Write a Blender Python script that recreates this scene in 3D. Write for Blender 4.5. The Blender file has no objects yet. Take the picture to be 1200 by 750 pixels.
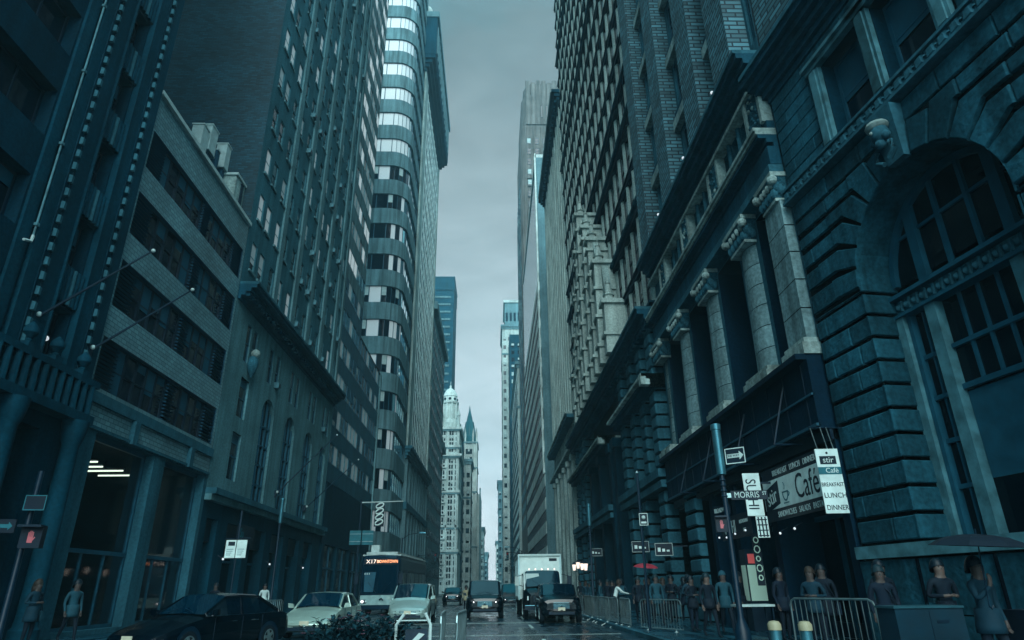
import bpy, bmesh, math, random
from mathutils import Vector, Matrix
random.seed(7)
sc = bpy.context.scene
COL = sc.collection
R = math.radians
# ------------------------------------------------------------------ camera
CF, CX, CY, EYE = 760.0, 600.0, 375.0, 1.5
AX = Vector((0.99958129, 0.0, 0.02893525))
_r0 = Vector((0.99958129, -0.02673186, -0.01107502))
_r1 = Vector((0.0, 0.3827517, -0.92385125))
_r2 = Vector((0.02893525, 0.92346442, 0.38259144))
cam = bpy.data.cameras.new('camera'); camo = bpy.data.objects.new('camera', cam); COL.objects.link(camo)
mw = Matrix((( _r0[0], -_r1[0], -_r2[0], 0), (_r0[1], -_r1[1], -_r2[1], 0), (_r0[2], -_r1[2], -_r2[2], EYE), (0, 0, 0, 1)))
camo.matrix_world = mw
cam.sensor_width = 36; cam.lens = CF/1200*36; cam.clip_end = 6000; cam.clip_start = 0.1
sc.camera = camo
def proj(p):
    q = Vector((p[0], p[1], p[2]-EYE))
    w = q.dot(_r2)
    if w < 0.5: return None
    return CX+CF*q.dot(_r0)/w, CY+CF*q.dot(_r1)/w, w

# ------------------------------------------------------------------ materials
def new_mat(name):
    m = bpy.data.materials.new(name); m.use_nodes = True
    nt = m.node_tree
    return m, nt, nt.nodes, nt.links, nt.nodes['Principled BSDF']
def tone(c):
    """teal shadow tint put into the base colours: dark things are blue-green, pale ones nearly neutral"""
    r, g, b = c[:3]
    if r >= g: return (r, g, b)
    l = .2*r+.7*g+.1*b; t = min(1, l/.40)**.9
    k = .50+.52*t; return (r*k*(.01+.87*t), g*k*(1.0+.03*t), b*k*(1.52-.50*t))
def stone(name, c, rough=.75, var=.35, stain=.35, scale=1.0, bump=.25, streak=.5, spec=.06, island=.0):
    c = tone(c); m, nt, N, Lk, b = new_mat(name)
    tc = N.new('ShaderNodeTexCoord')
    big = N.new('ShaderNodeTexNoise'); big.inputs['Scale'].default_value = .35*scale; big.inputs['Detail'].default_value = 5; big.inputs['Roughness'].default_value = .6
    fine = N.new('ShaderNodeTexNoise'); fine.inputs['Scale'].default_value = 9*scale; fine.inputs['Detail'].default_value = 4
    mp = N.new('ShaderNodeMapping'); mp.inputs['Scale'].default_value = (2.2*scale, 2.2*scale, .12*scale)
    st = N.new('ShaderNodeTexNoise'); st.inputs['Scale'].default_value = 1.0; st.inputs['Detail'].default_value = 5
    Lk.new(tc.outputs['Object'], big.inputs['Vector']); Lk.new(tc.outputs['Object'], fine.inputs['Vector'])
    Lk.new(tc.outputs['Object'], mp.inputs['Vector']); Lk.new(mp.outputs[0], st.inputs['Vector'])
    def rng(src, lo, hi):
        r = N.new('ShaderNodeMapRange'); r.inputs['From Min'].default_value = .3; r.inputs['From Max'].default_value = .7
        r.inputs['To Min'].default_value = lo; r.inputs['To Max'].default_value = hi
        Lk.new(src, r.inputs['Value']); return r.outputs[0]
    def mul(a, bb):
        r = N.new('ShaderNodeMath'); r.operation = 'MULTIPLY'; Lk.new(a, r.inputs[0]); Lk.new(bb, r.inputs[1]); return r.outputs[0]
    ge = N.new('ShaderNodeNewGeometry'); isl = N.new('ShaderNodeMapRange'); isl.inputs['To Min'].default_value = 1-island; isl.inputs['To Max'].default_value = 1+island*.7; Lk.new(ge.outputs['Random Per Island'], isl.inputs['Value'])
    v = mul(rng(big.outputs[0], 1-stain, 1+stain*.5), mul(rng(fine.outputs[0], 1-var*.6, 1+var*.6), rng(st.outputs[0], 1-streak*.6, 1+streak*.25)))
    v = mul(v, isl.outputs[0])
    sc_ = N.new('ShaderNodeVectorMath'); sc_.operation = 'SCALE'; sc_.inputs[0].default_value = c
    Lk.new(v, sc_.inputs['Scale']); Lk.new(sc_.outputs[0], b.inputs['Base Color'])
    b.inputs['Roughness'].default_value = rough; b.inputs['Specular IOR Level'].default_value = spec
    bp = N.new('ShaderNodeBump'); bp.inputs['Strength'].default_value = bump; bp.inputs['Distance'].default_value = .03
    Lk.new(fine.outputs[0], bp.inputs['Height']); Lk.new(bp.outputs[0], b.inputs['Normal'])
    return m
def brick(name, c, mortar, bw=.42, bh=.14, rough=.8, var=.5, bump=.5, msize=.018):
    c = tone(c); mortar = tone(mortar); m, nt, N, Lk, b = new_mat(name)
    tc = N.new('ShaderNodeTexCoord'); sx = N.new('ShaderNodeSeparateXYZ'); Lk.new(tc.outputs['Object'], sx.inputs[0])
    ad = N.new('ShaderNodeMath'); Lk.new(sx.outputs[0], ad.inputs[0]); Lk.new(sx.outputs[1], ad.inputs[1])
    cb = N.new('ShaderNodeCombineXYZ'); Lk.new(ad.outputs[0], cb.inputs[0]); Lk.new(sx.outputs[2], cb.inputs[1])
    br = N.new('ShaderNodeTexBrick'); br.inputs['Scale'].default_value = 1; br.inputs['Brick Width'].default_value = bw; br.inputs['Row Height'].default_value = bh
    br.inputs['Mortar Size'].default_value = msize; br.inputs['Mortar Smooth'].default_value = .2
    br.inputs['Color1'].default_value = (*[x*(1-var) for x in c], 1); br.inputs['Color2'].default_value = (*[min(1, x*(1+var)) for x in c], 1); br.inputs['Mortar'].default_value = (*mortar, 1)
    Lk.new(cb.outputs[0], br.inputs['Vector'])
    big = N.new('ShaderNodeTexNoise'); big.inputs['Scale'].default_value = .3; big.inputs['Detail'].default_value = 6; Lk.new(tc.outputs['Object'], big.inputs['Vector'])
    r = N.new('ShaderNodeMapRange'); r.inputs['From Min'].default_value = .3; r.inputs['From Max'].default_value = .7; r.inputs['To Min'].default_value = .6; r.inputs['To Max'].default_value = 1.2
    Lk.new(big.outputs[0], r.inputs['Value'])
    s = N.new('ShaderNodeVectorMath'); s.operation = 'SCALE'; Lk.new(br.outputs['Color'], s.inputs[0]); Lk.new(r.outputs[0], s.inputs['Scale'])
    Lk.new(s.outputs[0], b.inputs['Base Color']); b.inputs['Roughness'].default_value = rough
    bp = N.new('ShaderNodeBump'); bp.inputs['Strength'].default_value = bump; bp.inputs['Distance'].default_value = .02; bp.invert = True
    Lk.new(br.outputs['Fac'], bp.inputs['Height']); Lk.new(bp.outputs[0], b.inputs['Normal'])
    return m
def glass(name, c, rough=.06, ior=1.5, wav=.06, wsc=.8, var=.5, tint=None, metal=0):
    c = tone(c); m, nt, N, Lk, b = new_mat(name)
    oi = N.new('ShaderNodeObjectInfo')
    ge = N.new('ShaderNodeNewGeometry'); n0 = N.new('ShaderNodeTexNoise'); n0.inputs['Scale'].default_value = wsc; n0.inputs['Detail'].default_value = 2
    Lk.new(ge.outputs['Position'], n0.inputs['Vector'])
    r = N.new('ShaderNodeMapRange'); r.inputs['To Min'].default_value = 1-var; r.inputs['To Max'].default_value = 1+var; Lk.new(oi.outputs['Random'], r.inputs['Value'])
    s = N.new('ShaderNodeVectorMath'); s.operation = 'SCALE'; s.inputs[0].default_value = c; Lk.new(r.outputs[0], s.inputs['Scale']); Lk.new(s.outputs[0], b.inputs['Base Color'])
    b.inputs['Roughness'].default_value = rough; b.inputs['IOR'].default_value = ior; b.inputs['Metallic'].default_value = metal
    if tint: b.inputs['Specular Tint'].default_value = (*tint, 1)
    bp = N.new('ShaderNodeBump'); bp.inputs['Strength'].default_value = wav; bp.inputs['Distance'].default_value = .2
    Lk.new(n0.outputs[0], bp.inputs['Height']); Lk.new(bp.outputs[0], b.inputs['Normal'])
    return m
def plain(name, c, rough=.5, metal=0, coat=0, nv=.25, nsc=3.0, spec=.28):
    c = tone(c); m, nt, N, Lk, b = new_mat(name)
    tc = N.new('ShaderNodeTexCoord'); n = N.new('ShaderNodeTexNoise'); n.inputs['Scale'].default_value = nsc; n.inputs['Detail'].default_value = 5
    Lk.new(tc.outputs['Object'], n.inputs['Vector'])
    r = N.new('ShaderNodeMapRange'); r.inputs['From Min'].default_value = .3; r.inputs['From Max'].default_value = .7; r.inputs['To Min'].default_value = 1-nv; r.inputs['To Max'].default_value = 1+nv*.6
    Lk.new(n.outputs[0], r.inputs['Value'])
    s = N.new('ShaderNodeVectorMath'); s.operation = 'SCALE'; s.inputs[0].default_value = c; Lk.new(r.outputs[0], s.inputs['Scale']); Lk.new(s.outputs[0], b.inputs['Base Color'])
    r2 = N.new('ShaderNodeMapRange'); r2.inputs['To Min'].default_value = max(.02, rough*.75); r2.inputs['To Max'].default_value = min(1, rough*1.25); Lk.new(n.outputs[0], r2.inputs['Value']); Lk.new(r2.outputs[0], b.inputs['Roughness'])
    b.inputs['Metallic'].default_value = metal; b.inputs['Coat Weight'].default_value = coat; b.inputs['Coat Roughness'].default_value = .08; b.inputs['Specular IOR Level'].default_value = spec
    return m
def lamp_mat(name, c, strength):
    m, nt, N, Lk, b = new_mat(name)
    b.inputs['Base Color'].default_value = (*c, 1); b.inputs['Emission Color'].default_value = (*c, 1); b.inputs['Emission Strength'].default_value = strength
    return m
def clear_glass(name, tint):
    m = bpy.data.materials.new(name); m.use_nodes = True; nt = m.node_tree; N = nt.nodes; Lk = nt.links
    N.remove(N['Principled BSDF']); out = N['Material Output']
    tr = N.new('ShaderNodeBsdfTransparent'); tr.inputs[0].default_value = (*tint, 1)
    gl = N.new('ShaderNodeBsdfGlossy'); gl.inputs['Roughness'].default_value = .04
    lw = N.new('ShaderNodeLayerWeight'); pw = N.new('ShaderNodeMath'); pw.operation = 'POWER'; pw.inputs[1].default_value = 4.5; Lk.new(lw.outputs['Facing'], pw.inputs[0]); fr = N.new('ShaderNodeMath'); fr.operation = 'MULTIPLY_ADD'; fr.inputs[1].default_value = .8; fr.inputs[2].default_value = .035; Lk.new(pw.outputs[0], fr.inputs[0])
    mx = N.new('ShaderNodeMixShader'); Lk.new(fr.outputs[0], mx.inputs[0]); Lk.new(tr.outputs[0], mx.inputs[1]); Lk.new(gl.outputs[0], mx.inputs[2]); Lk.new(mx.outputs[0], out.inputs[0])
    return m

M = {}
M['dark_granite'] = stone('dark granite', (.018, .05, .06), rough=.7, var=.4)
M['dark_granite_trim'] = stone('dark granite trim', (.028, .078, .09), rough=.7)
M['terra_light'] = stone('pale terracotta', (.12, .185, .19), rough=.7)
M['rust_stone'] = stone('rusticated limestone', (.074, .132, .142), rough=.85, var=.5, stain=.5, bump=.7, streak=.9, island=.3)
M['rust_joint'] = stone('soot dark joint', (.0015, .005, .008), rough=1)
M['lime'] = stone('weathered limestone', (.35, .405, .395), rough=.8, var=.5, stain=.4, streak=.9, island=.15)
M['lime_col'] = stone('grey column limestone', (.28, .325, .32), rough=.85, var=.5, stain=.45, streak=.9, island=.18)
M['lime_dark'] = stone('sooty limestone', (.11, .17, .18), rough=.8)
M['carved'] = stone('carved sooty stone', (.10, .16, .17), rough=.8, var=.9, scale=2.2, bump=1.0)
M['soffit'] = stone('shade-dark cornice stone', (.06, .105, .12), rough=.8)  # dark tone carries the shade under cornices and ledges
M['brick_pier'] = brick('brown grey pier brick', (.15, .205, .205), (.02, .04, .045), bw=.62, bh=.2, msize=.035)
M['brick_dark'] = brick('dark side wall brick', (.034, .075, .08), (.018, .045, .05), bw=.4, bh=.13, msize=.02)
M['brick_white'] = brick('glazed pale brick', (.24, .30, .295), (.12, .165, .17), bw=.34, bh=.17, rough=.45, var=.22, msize=.02)
M['tan_tower'] = stone('tan tower brick', (.125, .18, .18), rough=.8, var=.5)
M['tan_pier'] = stone('pale tower pier', (.22, .265, .255), rough=.8)
M['arch_stone'] = stone('arcade base limestone', (.20, .275, .27), rough=.8)
M['band_conc'] = stone('precast band', (.235, .26, .25), rough=.8, var=.25, stain=.25, streak=.9)
M['band_dark'] = stone('dark spandrel panel', (.06, .13, .145), rough=.5)
M['white_grid'] = stone('white curtain grid', (.78, .80, .78), rough=.6, var=.2)
M['far_pale'] = stone('pale far stone', (.56, .585, .57), rough=.85, scale=.6)
M['far_mid'] = stone('mid far stone', (.24, .29, .29), rough=.85, scale=.6)
M['far_dark'] = stone('far dark brick', (.03, .095, .11), rough=.8, scale=.6)
M['bay_stone'] = stone('pale bay stone', (.41, .445, .425), rough=.8, var=.4, island=.12)
M['bay_dark'] = stone('dark bay metalwork and shade', (.014, .035, .05), rough=.6)  # also colours reveals and ledges dark where shade falls
M['deco'] = stone('deco tower stone', (.16, .16, .155), rough=.85, scale=.6, streak=.8)
M['glass'] = glass('dark window glass', (.005, .016, .024), ior=1.4)
M['glass_hi'] = glass('reflective curtain glass', (.02, .05, .06), ior=2.1, rough=.05, wav=.04)
M['glass_mirror'] = glass('mirrored sky glass', (.62, .68, .70), rough=.08, wav=.05, metal=1, var=.12)
M['glass_shop'] = glass('shop glass', (.004, .012, .018), rough=.08, ior=1.25)
M['glass_clear'] = clear_glass('clear shop glass', (.55, .75, .78))
M['pale_panel'] = plain('pale glass panel', (.74, .78, .78), .22, nv=.1)
M['blind'] = plain('window blind', (.42, .47, .47), .7, nv=.15)
M['blind_dim'] = plain('dim window shade', (.045, .115, .135), .6)
M['frame'] = plain('painted window frame', (.05, .12, .14), .5)
M['frame_light'] = plain('pale worn window frame', (.16, .24, .24), .6, nv=.5)
M['frame_dark'] = plain('black window frame', (.008, .02, .03), .4)
M['louver'] = plain('dark louvre metal', (.03, .085, .11), .5)
M['metal'] = plain('galvanised steel', (.36, .44, .46), .42, metal=.85)
M['metal_dark'] = plain('dark painted steel', (.01, .028, .04), .45)
M['metal_pale'] = plain('pale painted steel', (.45, .5, .5), .5)
M['pole_grey'] = plain('grey painted pole', (.13, .22, .23), .35, metal=.6)
M['paint_black'] = plain('black car paint', (.003, .007, .010), .22, coat=.35, nv=.1)
M['paint_silver'] = plain('silver car paint', (.33, .40, .38), .3, metal=.35, coat=.5, nv=.08)
M['paint_gold'] = plain('champagne car paint', (.34, .42, .38), .32, metal=.3, coat=.5, nv=.08)
M['paint_white'] = plain('white truck paint', (.66, .69, .68), .4, nv=.12)
M['bus_pale'] = plain('pale bus paint', (.30, .40, .40), .3, coat=.4)
M['bus_dark'] = plain('dark bus skin', (.012, .032, .045), .25, coat=.4)
M['glass_sky'] = glass('sky reflecting glass', (.86, .92, .94), rough=.03, wav=.006, metal=1, var=.06)
M['pane_dull'] = plain('dull curtain wall pane', (.10, .135, .145), .55, spec=.25)
M['car_glass'] = glass('car glass', (.006, .018, .025), rough=.03, ior=1.7, wav=.02)
M['chrome'] = plain('chrome', (.65, .7, .72), .15, metal=1)
M['rubber'] = plain('tyre rubber', (.012, .016, .02), .8)
M['lens'] = plain('headlight lens', (.6, .66, .66), .1, coat=1)
M['head_on'] = lamp_mat('lit headlight', (.95, .97, 1), 1.6)
M['red_lens'] = plain('red lens', (.35, .02, .02), .3)
M['plate'] = plain('number plate', (.55, .55, .42), .5)
M['sign_white'] = plain('white sign face', (.72, .77, .76), .5, nv=.22)
M['sign_dark'] = plain('dark sign face', (.006, .02, .03), .5)
M['sign_teal'] = plain('teal sign face', (.05, .19, .19), .5)
M['sign_letter'] = plain('dark lettering', (.008, .025, .035), .6)
M['sign_pale'] = plain('pale lettering', (.5, .56, .56), .6)
M['amber'] = lamp_mat('amber display', (1, .36, .16), .9)
M['amber_w'] = lamp_mat('white display', (1, .82, .7), .45)
M['glow_blind'] = lamp_mat('blind with added glow', (.50, .57, .59), .08)  # added glow, stands in for sky brightness on panes and blinds
M['glow_blind_dim'] = lamp_mat('dim blind with added glow', (.34, .42, .44), .04)  # weaker added glow of the same sort
M['glow_ribbon'] = lamp_mat('ribbon pane with added glow', (.62, .70, .72), .16)  # added glow that brightens the ribbon panes
M['tube'] = lamp_mat('fluorescent tube', (1, .93, .72), .8)
M['bulb'] = lamp_mat('small lit bulb', (.7, .76, .8), .3)
M['shop_glow'] = lamp_mat('lit shop panel', (.4, .6, .5), .05)
M['red_glow'] = lamp_mat('red hand signal', (.40, .09, .11), .05)
M['red_neon'] = lamp_mat('red neon', (.8, .12, .12), .05)
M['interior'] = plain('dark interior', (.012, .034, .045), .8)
M['skin'] = plain('skin', (.055, .045, .042), .55, nv=.1)
M['skin_dark'] = plain('dark skin', (.10, .075, .065), .55, nv=.1)
M['hair'] = plain('dark hair', (.012, .016, .02), .5)
M['hair_brown'] = plain('brown hair', (.025, .019, .015), .6)
M['hair_grey'] = plain('grey hair', (.035, .036, .035), .6)
M['cloth_black'] = plain('black cloth', (.008, .016, .024), .85)
M['cloth_navy'] = plain('navy cloth', (.006, .018, .03), .85)
M['cloth_teal'] = plain('teal cloth', (.015, .05, .06), .85)
M['cloth_white'] = plain('white cloth', (.58, .63, .63), .8, nv=.12)
M['cloth_grey'] = plain('grey cloth', (.06, .095, .10), .85)
M['cloth_red'] = plain('red cloth', (.30, .03, .05), .7)
M['leaf'] = plain('dark leaves', (.012, .05, .05), .6, nv=.6, nsc=6)
M['petal'] = plain('dusky pink petals', (.2, .075, .11), .6)
M['bark'] = plain('bark', (.03, .045, .045), .9)
M['kerb'] = stone('granite kerb', (.10, .16, .17), rough=.5)
M['roof_felt'] = plain('roof felt', (.03, .05, .06), .9)
M['yellow_band'] = plain('yellowish band', (.30, .29, .19), .5)

# ------------------------------------------------------------------ mesh builder
class Fr:
    """facade frame: u along the wall, v up, d outwards"""
    def __init__(s, o, u, n): s.o = Vector(o); s.u = Vector(u); s.n = Vector(n)
    def __call__(s, u, v, d=0): return s.o + s.u*u + s.n*d + Vector((0, 0, v))
    def rot(s): return math.atan2(s.n[0], -s.n[1])       # template outward is -y
FR = Fr((9, 0, 0), (0, 1, 0), (-1, 0, 0))
FL = Fr((-14.5, 0, 0), (0, 1, 0), (1, 0, 0))
def FS(y): return Fr((0, y, 0), (1, 0, 0), (0, -1, 0))
class MB:
    def __init__(s): s.v = []; s.f = []; s.m = []; s.mats = []
    def mi(s, m):
        m = M[m] if isinstance(m, str) else m
        if m not in s.mats: s.mats.append(m)
        return s.mats.index(m)
    def add(s, vs, fs, m):
        k = len(s.v); i = s.mi(m)
        s.v += [tuple(p) for p in vs]
        for f in fs: s.f.append(tuple(x+k for x in f)); s.m.append(i)
        return s
    def quad(s, a, b, c, d, m): return s.add([a, b, c, d], [(0, 1, 2, 3)], m)
    def hexa(s, p, m): return s.add(p, [(0, 1, 2, 3), (7, 6, 5, 4), (0, 4, 5, 1), (1, 5, 6, 2), (2, 6, 7, 3), (3, 7, 4, 0)], m)
    def box(s, x0, x1, y0, y1, z0, z1, m):
        return s.hexa([(x0, y0, z0), (x0, y1, z0), (x1, y1, z0), (x1, y0, z0), (x0, y0, z1), (x0, y1, z1), (x1, y1, z1), (x1, y0, z1)], m)
    def fbox(s, fr, u0, u1, v0, v1, d0, d1, m):
        return s.hexa([fr(u0, v0, d0), fr(u0, v0, d1), fr(u1, v0, d1), fr(u1, v0, d0), fr(u0, v1, d0), fr(u0, v1, d1), fr(u1, v1, d1), fr(u1, v1, d0)], m)
    def block(s, fr, u0, u1, v0, v1, d0, d1, m, c=.04):
        a = [fr(u0, v0, d0), fr(u1, v0, d0), fr(u1, v1, d0), fr(u0, v1, d0)]
        b = [fr(u0, v0, d1-c), fr(u1, v0, d1-c), fr(u1, v1, d1-c), fr(u0, v1, d1-c)]
        e = [fr(u0+c, v0+c, d1), fr(u1-c, v0+c, d1), fr(u1-c, v1-c, d1), fr(u0+c, v1-c, d1)]
        fs = []
        for k in range(4):
            n = (k+1) % 4; fs += [(k, n, 4+n, 4+k), (4+k, 4+n, 8+n, 8+k)]
        fs.append((8, 9, 10, 11))
        return s.add(a+b+e, fs, m)
    def tube(s, pts, r, m, n=8, caps=True):
        pts = [Vector(p) for p in pts]; rs = r if isinstance(r, (list, tuple)) else [r]*len(pts)
        vs = []; fs = []
        for i, p in enumerate(pts):
            t = (pts[min(i+1, len(pts)-1)]-pts[max(i-1, 0)]).normalized()
            a = t.cross(Vector((0, 0, 1)))
            if a.length < .05: a = t.cross(Vector((0, 1, 0)))
            a.normalize(); b = t.cross(a)
            for k in range(n):
                th = 2*math.pi*k/n; vs.append(p+a*(rs[i]*math.cos(th))+b*(rs[i]*math.sin(th)))
        for i in range(len(pts)-1):
            for k in range(n):
                fs.append((i*n+k, i*n+(k+1) % n, (i+1)*n+(k+1) % n, (i+1)*n+k))
        if caps: fs += [tuple(range(n))[::-1], tuple(range((len(pts)-1)*n, len(pts)*n))]
        return s.add(vs, fs, m)
    def lathe(s, prof, c, m, n=16, half=None):
        c = Vector(c); vs = []; fs = []
        for r, z in prof:
            for k in range(n):
                th = 2*math.pi*k/n; vs.append(c+Vector((r*math.cos(th), r*math.sin(th), z)))
        for i in range(len(prof)-1):
            for k in range(n): fs.append((i*n+k, i*n+(k+1) % n, (i+1)*n+(k+1) % n, (i+1)*n+k))
        fs += [tuple(range(n))[::-1], tuple(range((len(prof)-1)*n, len(prof)*n))]
        return s.add(vs, fs, m)
    def ball(s, c, r, m, n=8, sz=1.0):
        return s.lathe([(r*math.sin(math.pi*i/6)+1e-4, -r*sz*math.cos(math.pi*i/6)) for i in range(7)], c, m, n)
    def prism(s, poly, off, m):
        k = len(poly); off = Vector(off)
        vs = [Vector(p) for p in poly]+[Vector(p)+off for p in poly]
        return s.add(vs, [tuple(range(k))[::-1], tuple(range(k, 2*k))]+[(i, (i+1) % k, k+(i+1) % k, k+i) for i in range(k)], m)
    def merge(s, o, mx=None):
        k = len(s.v)
        s.v += [tuple(mx @ Vector(p)) for p in o.v] if mx else o.v
        idx = [s.mi(m) for m in o.mats]
        s.f += [tuple(x+k for x in f) for f in o.f]; s.m += [idx[i] for i in o.m]
        return s
    def mesh(s, name, base=None, smooth=False):
        me = bpy.data.meshes.new(name)
        v = s.v if base is None else [(p[0]-base[0], p[1]-base[1], p[2]-base[2]) for p in s.v]
        me.from_pydata(v, [], s.f)
        for m in s.mats: me.materials.append(m)
        me.polygons.foreach_set('material_index', s.m)
        if smooth is True: me.polygons.foreach_set('use_smooth', [True]*len(s.f))
        bm = bmesh.new(); bm.from_mesh(me); bmesh.ops.recalc_face_normals(bm, faces=bm.faces)
        if smooth == 'auto':
            for f in bm.faces: f.smooth = True
            for e in bm.edges:
                if len(e.link_faces) == 2 and e.calc_face_angle(0) > R(38): e.smooth = False
        bm.to_mesh(me); bm.free(); me.update()
        return me
    def build(s, name, parent=None, base=None, smooth=False, **kw):
        if not s.f: return None
        o = bpy.data.objects.new(name, s.mesh(name, base, smooth)); COL.objects.link(o)
        if parent: o.parent = parent
        for k, v in kw.items(): o[k] = v
        return o
def empty(name, label, cat, loc=(0, 0, 0), rz=0, group=None):
    o = bpy.data.objects.new(name, None); o.empty_display_size = .2; COL.objects.link(o)
    o.location = loc; o.rotation_euler = (0, 0, rz); o['label'] = label; o['category'] = cat
    if group: o['group'] = group
    return o
def tag(o, label, cat, group=None):
    o['label'] = label; o['category'] = cat
    if group: o['group'] = group
    return o
def copy_tree(o, parent=None):
    c = o.copy(); COL.objects.link(c)
    if parent: c.parent = parent
    for ch in list(o.children): copy_tree(ch, c)
    return c
_fc = {}
def text_mb(body, size, m, ext=.006, sx=1.0, align='CENTER', squash=1.0):
    """lettering as flat extruded geometry in the local x-z plane, facing -y"""
    cu = bpy.data.curves.new('lettering', 'FONT'); cu.body = body; cu.size = size; cu.extrude = ext; cu.align_x = align; cu.align_y = 'CENTER'; cu.resolution_u = 3
    o = bpy.data.objects.new('lettering', cu); COL.objects.link(o)
    dg = bpy.context.evaluated_depsgraph_get(); me = bpy.data.meshes.new_from_object(o.evaluated_get(dg))
    mb = MB(); mb.add([(v.co.x*sx, -v.co.z, v.co.y) for v in me.vertices], [tuple(p.vertices) for p in me.polygons], m)
    bpy.data.objects.remove(o); bpy.data.curves.remove(cu); bpy.data.meshes.remove(me)
    return mb
# ------------------------------------------------------------------ buildings
class Bld:
    def __init__(s, name, label, loc):
        s.root = empty(name, label, 'building', loc); s.base = Vector(loc); s.wins = []; s.parts = {}
    def part(s, name, mb, smooth=False, parent=None, **kw):
        return mb.build(name, parent or s.root, s.base, smooth, **kw)
    def win(s, tmpl, fr, u, v, d): s.wins.append((tmpl, fr(u, v, d), fr.rot()))
    def finish(s, cap=100, sub=False):
        sc_ = []
        for i, (t, p, r) in enumerate(s.wins):
            q = proj(p+Vector((0, 0, .5)))
            vis = q is not None and -25 < q[0] < 1225 and -25 < q[1] < 740
            sc_.append((0 if vis else 1, (q[2] if q else 999), i))
        sc_.sort()
        take = [i for v, w, i in sc_ if v == 0][:cap]
        ts = set(take)
        for i in take:
            t, p, r = s.wins[i]
            o = bpy.data.objects.new('window', t['mesh']); COL.objects.link(o); o.parent = s.root; o.location = p-s.base; o.rotation_euler = (0, 0, r)
            for nm, me in t['subs']:
                c = bpy.data.objects.new(nm, me); COL.objects.link(c); c.parent = o
        rest = MB()
        for i in range(len(s.wins)):
            if i in ts: continue
            t, p, r = s.wins[i]
            rest.merge(t['mb'], Matrix.Translation(p) @ Matrix.Rotation(r, 4, 'Z'))
            if len(rest.v) > 900000: break
        if rest.f: s.part('window', rest, kind='stuff')
def wt(w, h, style='hung', blind=0.0, ac=False, gl='glass', fm='frame', fw=.07, bm_='blind', nx=1, ny=1, mt=.03, sub=False):
    """a window: origin bottom centre of the opening, outward -y"""
    a = MB(); g = MB(); b = MB(); x = w/2
    pane = g if sub else a
    a.box(-x, x, -.08, 0, 0, fw, fm); a.box(-x, x, -.08, 0, h-fw, h, fm); a.box(-x, -x+fw, -.078, 0, fw, h-fw, fm); a.box(x-fw, x, -.078, 0, fw, h-fw, fm)
    if style == 'flush':
        a = MB(); pane = g if sub else a; a.quad((-x, -.02, 0), (x, -.02, 0), (x, -.02, h), (-x, -.02, h), gl)
        for i in range(nx+1): q = -x+w*i/nx; a.box(q-.07, q+.07, -.03, -.01, 0, h, fm)
        for i in range(ny+1): q = h*i/ny; a.box(-x, x, -.035, -.01, q-.09, q+.09, fm)
    elif style == 'hung':
        a.box(-x+fw, x-fw, -.07, -.01, h*.5-.03, h*.5+.03, fm)
        pane.quad((-x+fw, -.05, h*.5), (x-fw, -.05, h*.5), (x-fw, -.05, h-fw), (-x+fw, -.05, h-fw), gl)
        pane.quad((-x+fw, -.02, fw), (x-fw, -.02, fw), (x-fw, -.02, h*.5), (-x+fw, -.02, h*.5), gl)
    elif style != 'flush':
        pane.quad((-x+fw, -.02, fw), (x-fw, -.02, fw), (x-fw, -.02, h-fw), (-x+fw, -.02, h-fw), gl)
        for i in range(1, nx):
            q = -x+w*i/nx; a.box(q-mt, q+mt, -.06, -.01, fw, h-fw, fm)
        for i in range(1, ny):
            q = h*i/ny; a.box(-x+fw, x-fw, -.058, -.012, q-mt, q+mt, fm)
    if blind > 0:
        pane.quad((-x+fw, -.055, h-fw-(h-2*fw)*blind), (x-fw, -.055, h-fw-(h-2*fw)*blind), (x-fw, -.055, h-fw), (-x+fw, -.055, h-fw), bm_)
    if ac: a.box(-x*.6, x*.6, -.42, -.05, fw, fw+.38, 'frame_light'); a.box(-x*.5, x*.5, -.425, -.42, fw+.05, fw+.33, 'metal_dark')
    mb = MB(); mb.merge(a)
    if sub: mb.merge(g)
    return {'mesh': a.mesh('window'), 'subs': [('pane', g.mesh('pane'))] if sub else [], 'mb': mb}
def wset(w, h, n=4, pb=.5, **kw):
    out = [wt(w, h, blind=0, **kw)]
    for i in range(n-1):
        out.append(wt(w, h, blind=random.choice([.25, .4, .55, .75]) if random.random() < pb else 0, ac=(i == 0 and w < 1.2), **kw))
    return out
def grid(mb, fr, u0, u1, v0, v1, cols, rows, dep, m, rm=None):
    rm = rm or m
    e = [u0]+[x for c in cols for x in c]+[u1]
    for i in range(0, len(e), 2):
        if e[i+1]-e[i] > 1e-4: mb.quad(fr(e[i], v0), fr(e[i+1], v0), fr(e[i+1], v1), fr(e[i], v1), m)
    g = [v0]+[x for r in rows for x in r]+[v1]
    for a, b in cols:
        for i in range(0, len(g), 2):
            if g[i+1]-g[i] > 1e-4: mb.quad(fr(a, g[i]), fr(b, g[i]), fr(b, g[i+1]), fr(a, g[i+1]), m)
        for c, d in rows:
            mb.quad(fr(a, c), fr(a, d), fr(a, d, -dep), fr(a, c, -dep), rm); mb.quad(fr(b, c), fr(b, d), fr(b, d, -dep), fr(b, c, -dep), rm)
            mb.quad(fr(a, c), fr(b, c), fr(b, c, -dep), fr(a, c, -dep), rm); mb.quad(fr(a, d), fr(b, d), fr(b, d, -dep), fr(a, d, -dep), rm)
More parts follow.
